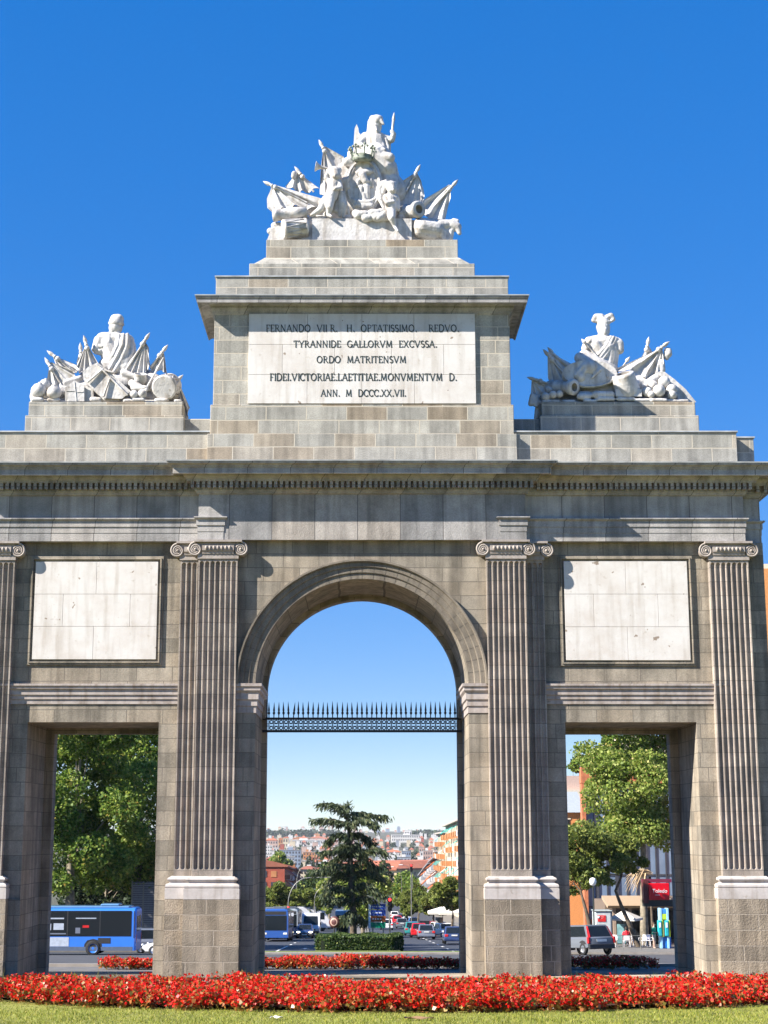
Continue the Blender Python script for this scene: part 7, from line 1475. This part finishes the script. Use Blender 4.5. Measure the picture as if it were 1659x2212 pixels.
# far houses strewn over the plain
rf_ = random.Random(21)
def plain_house(i, px, d, wpx, hgt, wall, roof):
    side = 'left of the cedar' if px < 740 else 'right of the cedar' if px > 770 else 'behind the cedar'
    zt = G(d)+hgt; py = CY-FPX*math.tan(math.atan((zt-CZ)/d)-TH)
    where = 'near the foot of the hill' if d < 1300 else 'on the plain' if d < 3000 else 'far out on the plain'
    return house(f'{wall} {"tiled" if roof in ("red","rust") else "flat roofed"} house {where}, {side}', px-wpx/2, px+wpx/2, py, d, min(30, 6+wpx*d/3400*.6), wall, roof, name='far_house', group=f'{wall} {"tiled" if roof in ("red","rust") else "flat roofed"} houses {where}, {side}', roof_h=hgt*.3 if roof in ('red','rust') else None)
i = 0
for d, n, lo, hi, wlo, whi in ((1080,12,8,13,8,17),(1280,18,8,13,8,17),(1500,20,8,13,7,16),(1750,24,8,13,7,15),(2050,26,8,13,6,14),(2400,28,8,14,6,13),(2850,30,8,14,5,12),(3400,32,8,15,5,11),(3950,30,8,14,4,10)):
    for k in range(n):
        px = 566+440*(k+rf_.random())/n; dd = d*rf_.uniform(.93,1.07)
        wl_ = rf_.choice(['white','white','white','cream','orange','pink','pink','grey','red','cream']); rr = 'flat' if wl_ in ('grey',) or rf_.random() < .25 else rf_.choice(['red','red','rust'])
        if wl_ == 'white' and rf_.random() < .5: rr = 'white'
        plain_house(i, px, dd, rf_.uniform(wlo, whi), rf_.uniform(lo, hi), wl_, rr); i += 1
# skyline blocks on the horizon
for k in range(44):
    px = 566+440*(k+rf_.random()*.9)/44; d = rf_.uniform(6300, 7400); hb_ = rf_.choice([10,14,18,24,30]) if px < 720 or rf_.random() < .25 else rf_.choice([8,10,13]); wl_ = rf_.choice(['white','pink','cream','blue grey','pink','white']); side = 'left of the cedar' if px < 740 else 'right of the cedar'
    zt = G(d)+hb_; py = CY-FPX*math.tan(math.atan((zt-CZ)/d)-TH); w_ = rf_.uniform(3, 9)
    house(f'{wl_} block on the hazy skyline, {side}', px-w_/2, px+w_/2, py, d, 40, wl_, 'flat' if rf_.random() < .6 else 'red', name='skyline_block', group=f'{wl_} blocks on the skyline, {side}', roof_h=3)
# woods and single trees on the plain
def wood(name, label, x0, x1, y0, y1, n, h, seed, mat='hedge', size=3.0):
    r = np.random.default_rng(seed); nt = n; tx, ty = r.uniform(x0, x1, nt), r.uniform(y0, y1, nt); th = h*r.uniform(.6, 1.15, nt); k = 26
    dv = r.normal(size=(nt*k, 3)); dv /= np.linalg.norm(dv, axis=1)[:, None]; dv *= r.random((nt*k, 1))**.4; id_ = np.repeat(np.arange(nt), k)
    c = np.stack([tx[id_]+dv[:, 0]*th[id_]*.5, ty[id_]+dv[:, 1]*th[id_]*.5, Gv(ty[id_])+th[id_]*(.55+.5*dv[:, 2])], 1); v, f = cards(c, size*r.uniform(.6, 1.3, len(c)), r, up=.3); o = big_mesh(name, v, f, M[mat]); return tag(o, label, 'wood', kind='stuff')
def xs(px, d): return (px-CX)*d*.965/FPX
wood('far_wood', 'dark green belt of trees below the skyline', xs(560,4600), xs(735,4600), 4450, 4900, 150, 19, 1, 'cypress', 6)
wood('far_wood', 'dark green belt of trees below the skyline at right', xs(880,4700), xs(965,4700), 4500, 4900, 80, 17, 2, 'cypress', 8)
wood('plain_wood', 'clumps of dark trees among the houses of the plain', xs(560,2100), xs(1000,2100), 1150, 3300, 150, 8, 3, 'cypress', 3.2)
wood('plain_wood', 'bushy green trees round the foot of the hill', xs(560,900), xs(1000,900), 590, 900, 46, 7, 4, 'hedge', 2.0)
def cypress(px, d, h, w_, lab, mat='cypress'):
    x = xs(px, d); t = thing('cypress_tree', lab, 'tree', (x, d, G(d)), 'dark trees on the plain'); m = MB(); m.tube([(x,d,G(d)-1),(x,d,G(d)+h*.3)], .25, 6); m.build('trunk', M['bark'], t)
    crown([(x, d, G(d)+h*(.2+.75*k/5), w_*(1-.13*k), w_*(1-.13*k), h*.14) for k in range(6)], 500, 1.3, M[mat], t, int(px*3+d))
for k, (px, d, h, w_) in enumerate(((662,1150,16,2.6),(668,1160,18,2.6),(676,1170,15,2.4),(684,1150,14,2.6),(650,1180,12,2.8),(694,1160,13,2.8),(826,1300,13,4),(834,1310,15,3.4),(842,1320,12,3.6),(856,1300,16,3.2),(866,1310,13,3.6),(893,1320,17,3.2),(900,1300,14,3.6),(908,1330,12,3.6),(920,1340,13,4),(932,1310,12,4.4))):
    cypress(px, d, h, w_, f'dark narrow tree on the plain {"left" if px < 740 else "right"} of the cedar')
broad_tree('street_tree', 'bright bushy tree between the red brick houses at left', xs(592,560), 560, 9, (5,4,3.6), 13, 'planel', 2600, .9, 91, .3, k=18, cr=1.9)
broad_tree('street_tree', 'slim poplar in front of the tan corner block', xs(833,640), 640, 14, (2.2,2.2,6.5), 7.4, 'hedge', 2600, .8, 92, .3, k=22, cr=1.6)
broad_tree('street_tree', 'light green poplar in front of the shaded face of the tan block', xs(873,560), 560, 12, (2.6,2.6,4.6), 6, 'plane', 2600, .8, 93, .3, k=22, cr=1.7)
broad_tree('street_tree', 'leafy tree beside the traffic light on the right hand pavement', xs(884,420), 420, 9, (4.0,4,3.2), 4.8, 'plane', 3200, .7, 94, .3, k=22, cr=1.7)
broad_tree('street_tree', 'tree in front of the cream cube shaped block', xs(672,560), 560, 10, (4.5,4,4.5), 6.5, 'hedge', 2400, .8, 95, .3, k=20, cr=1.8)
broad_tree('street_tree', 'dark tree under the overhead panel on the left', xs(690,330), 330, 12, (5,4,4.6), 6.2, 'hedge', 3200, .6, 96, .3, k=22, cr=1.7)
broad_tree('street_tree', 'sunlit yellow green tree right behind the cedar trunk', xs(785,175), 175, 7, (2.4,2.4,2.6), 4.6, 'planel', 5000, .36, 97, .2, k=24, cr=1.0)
broad_tree('street_tree', 'sunlit tree low behind the left cedar branches', xs(712,230), 230, 9, (2.8,2.4,3.6), 5.2, 'planel', 4200, .42, 98, .2, k=22, cr=1.0)

# thin summer haze over the whole place
hz_, N, L, b = newmat('haze_air'); N.remove(b); pv_ = N.new('ShaderNodeVolumePrincipled'); pv_.inputs['Color'].default_value = (.86,.90,.96,1); pv_.inputs['Density'].default_value = 4e-5; L.new(pv_.outputs[0], N['Material Output'].inputs['Volume'])
tag(MB().box(-2600, 2600, -120, 9000, G(1500)-6, 34).build('haze', hz_), kind='stuff')
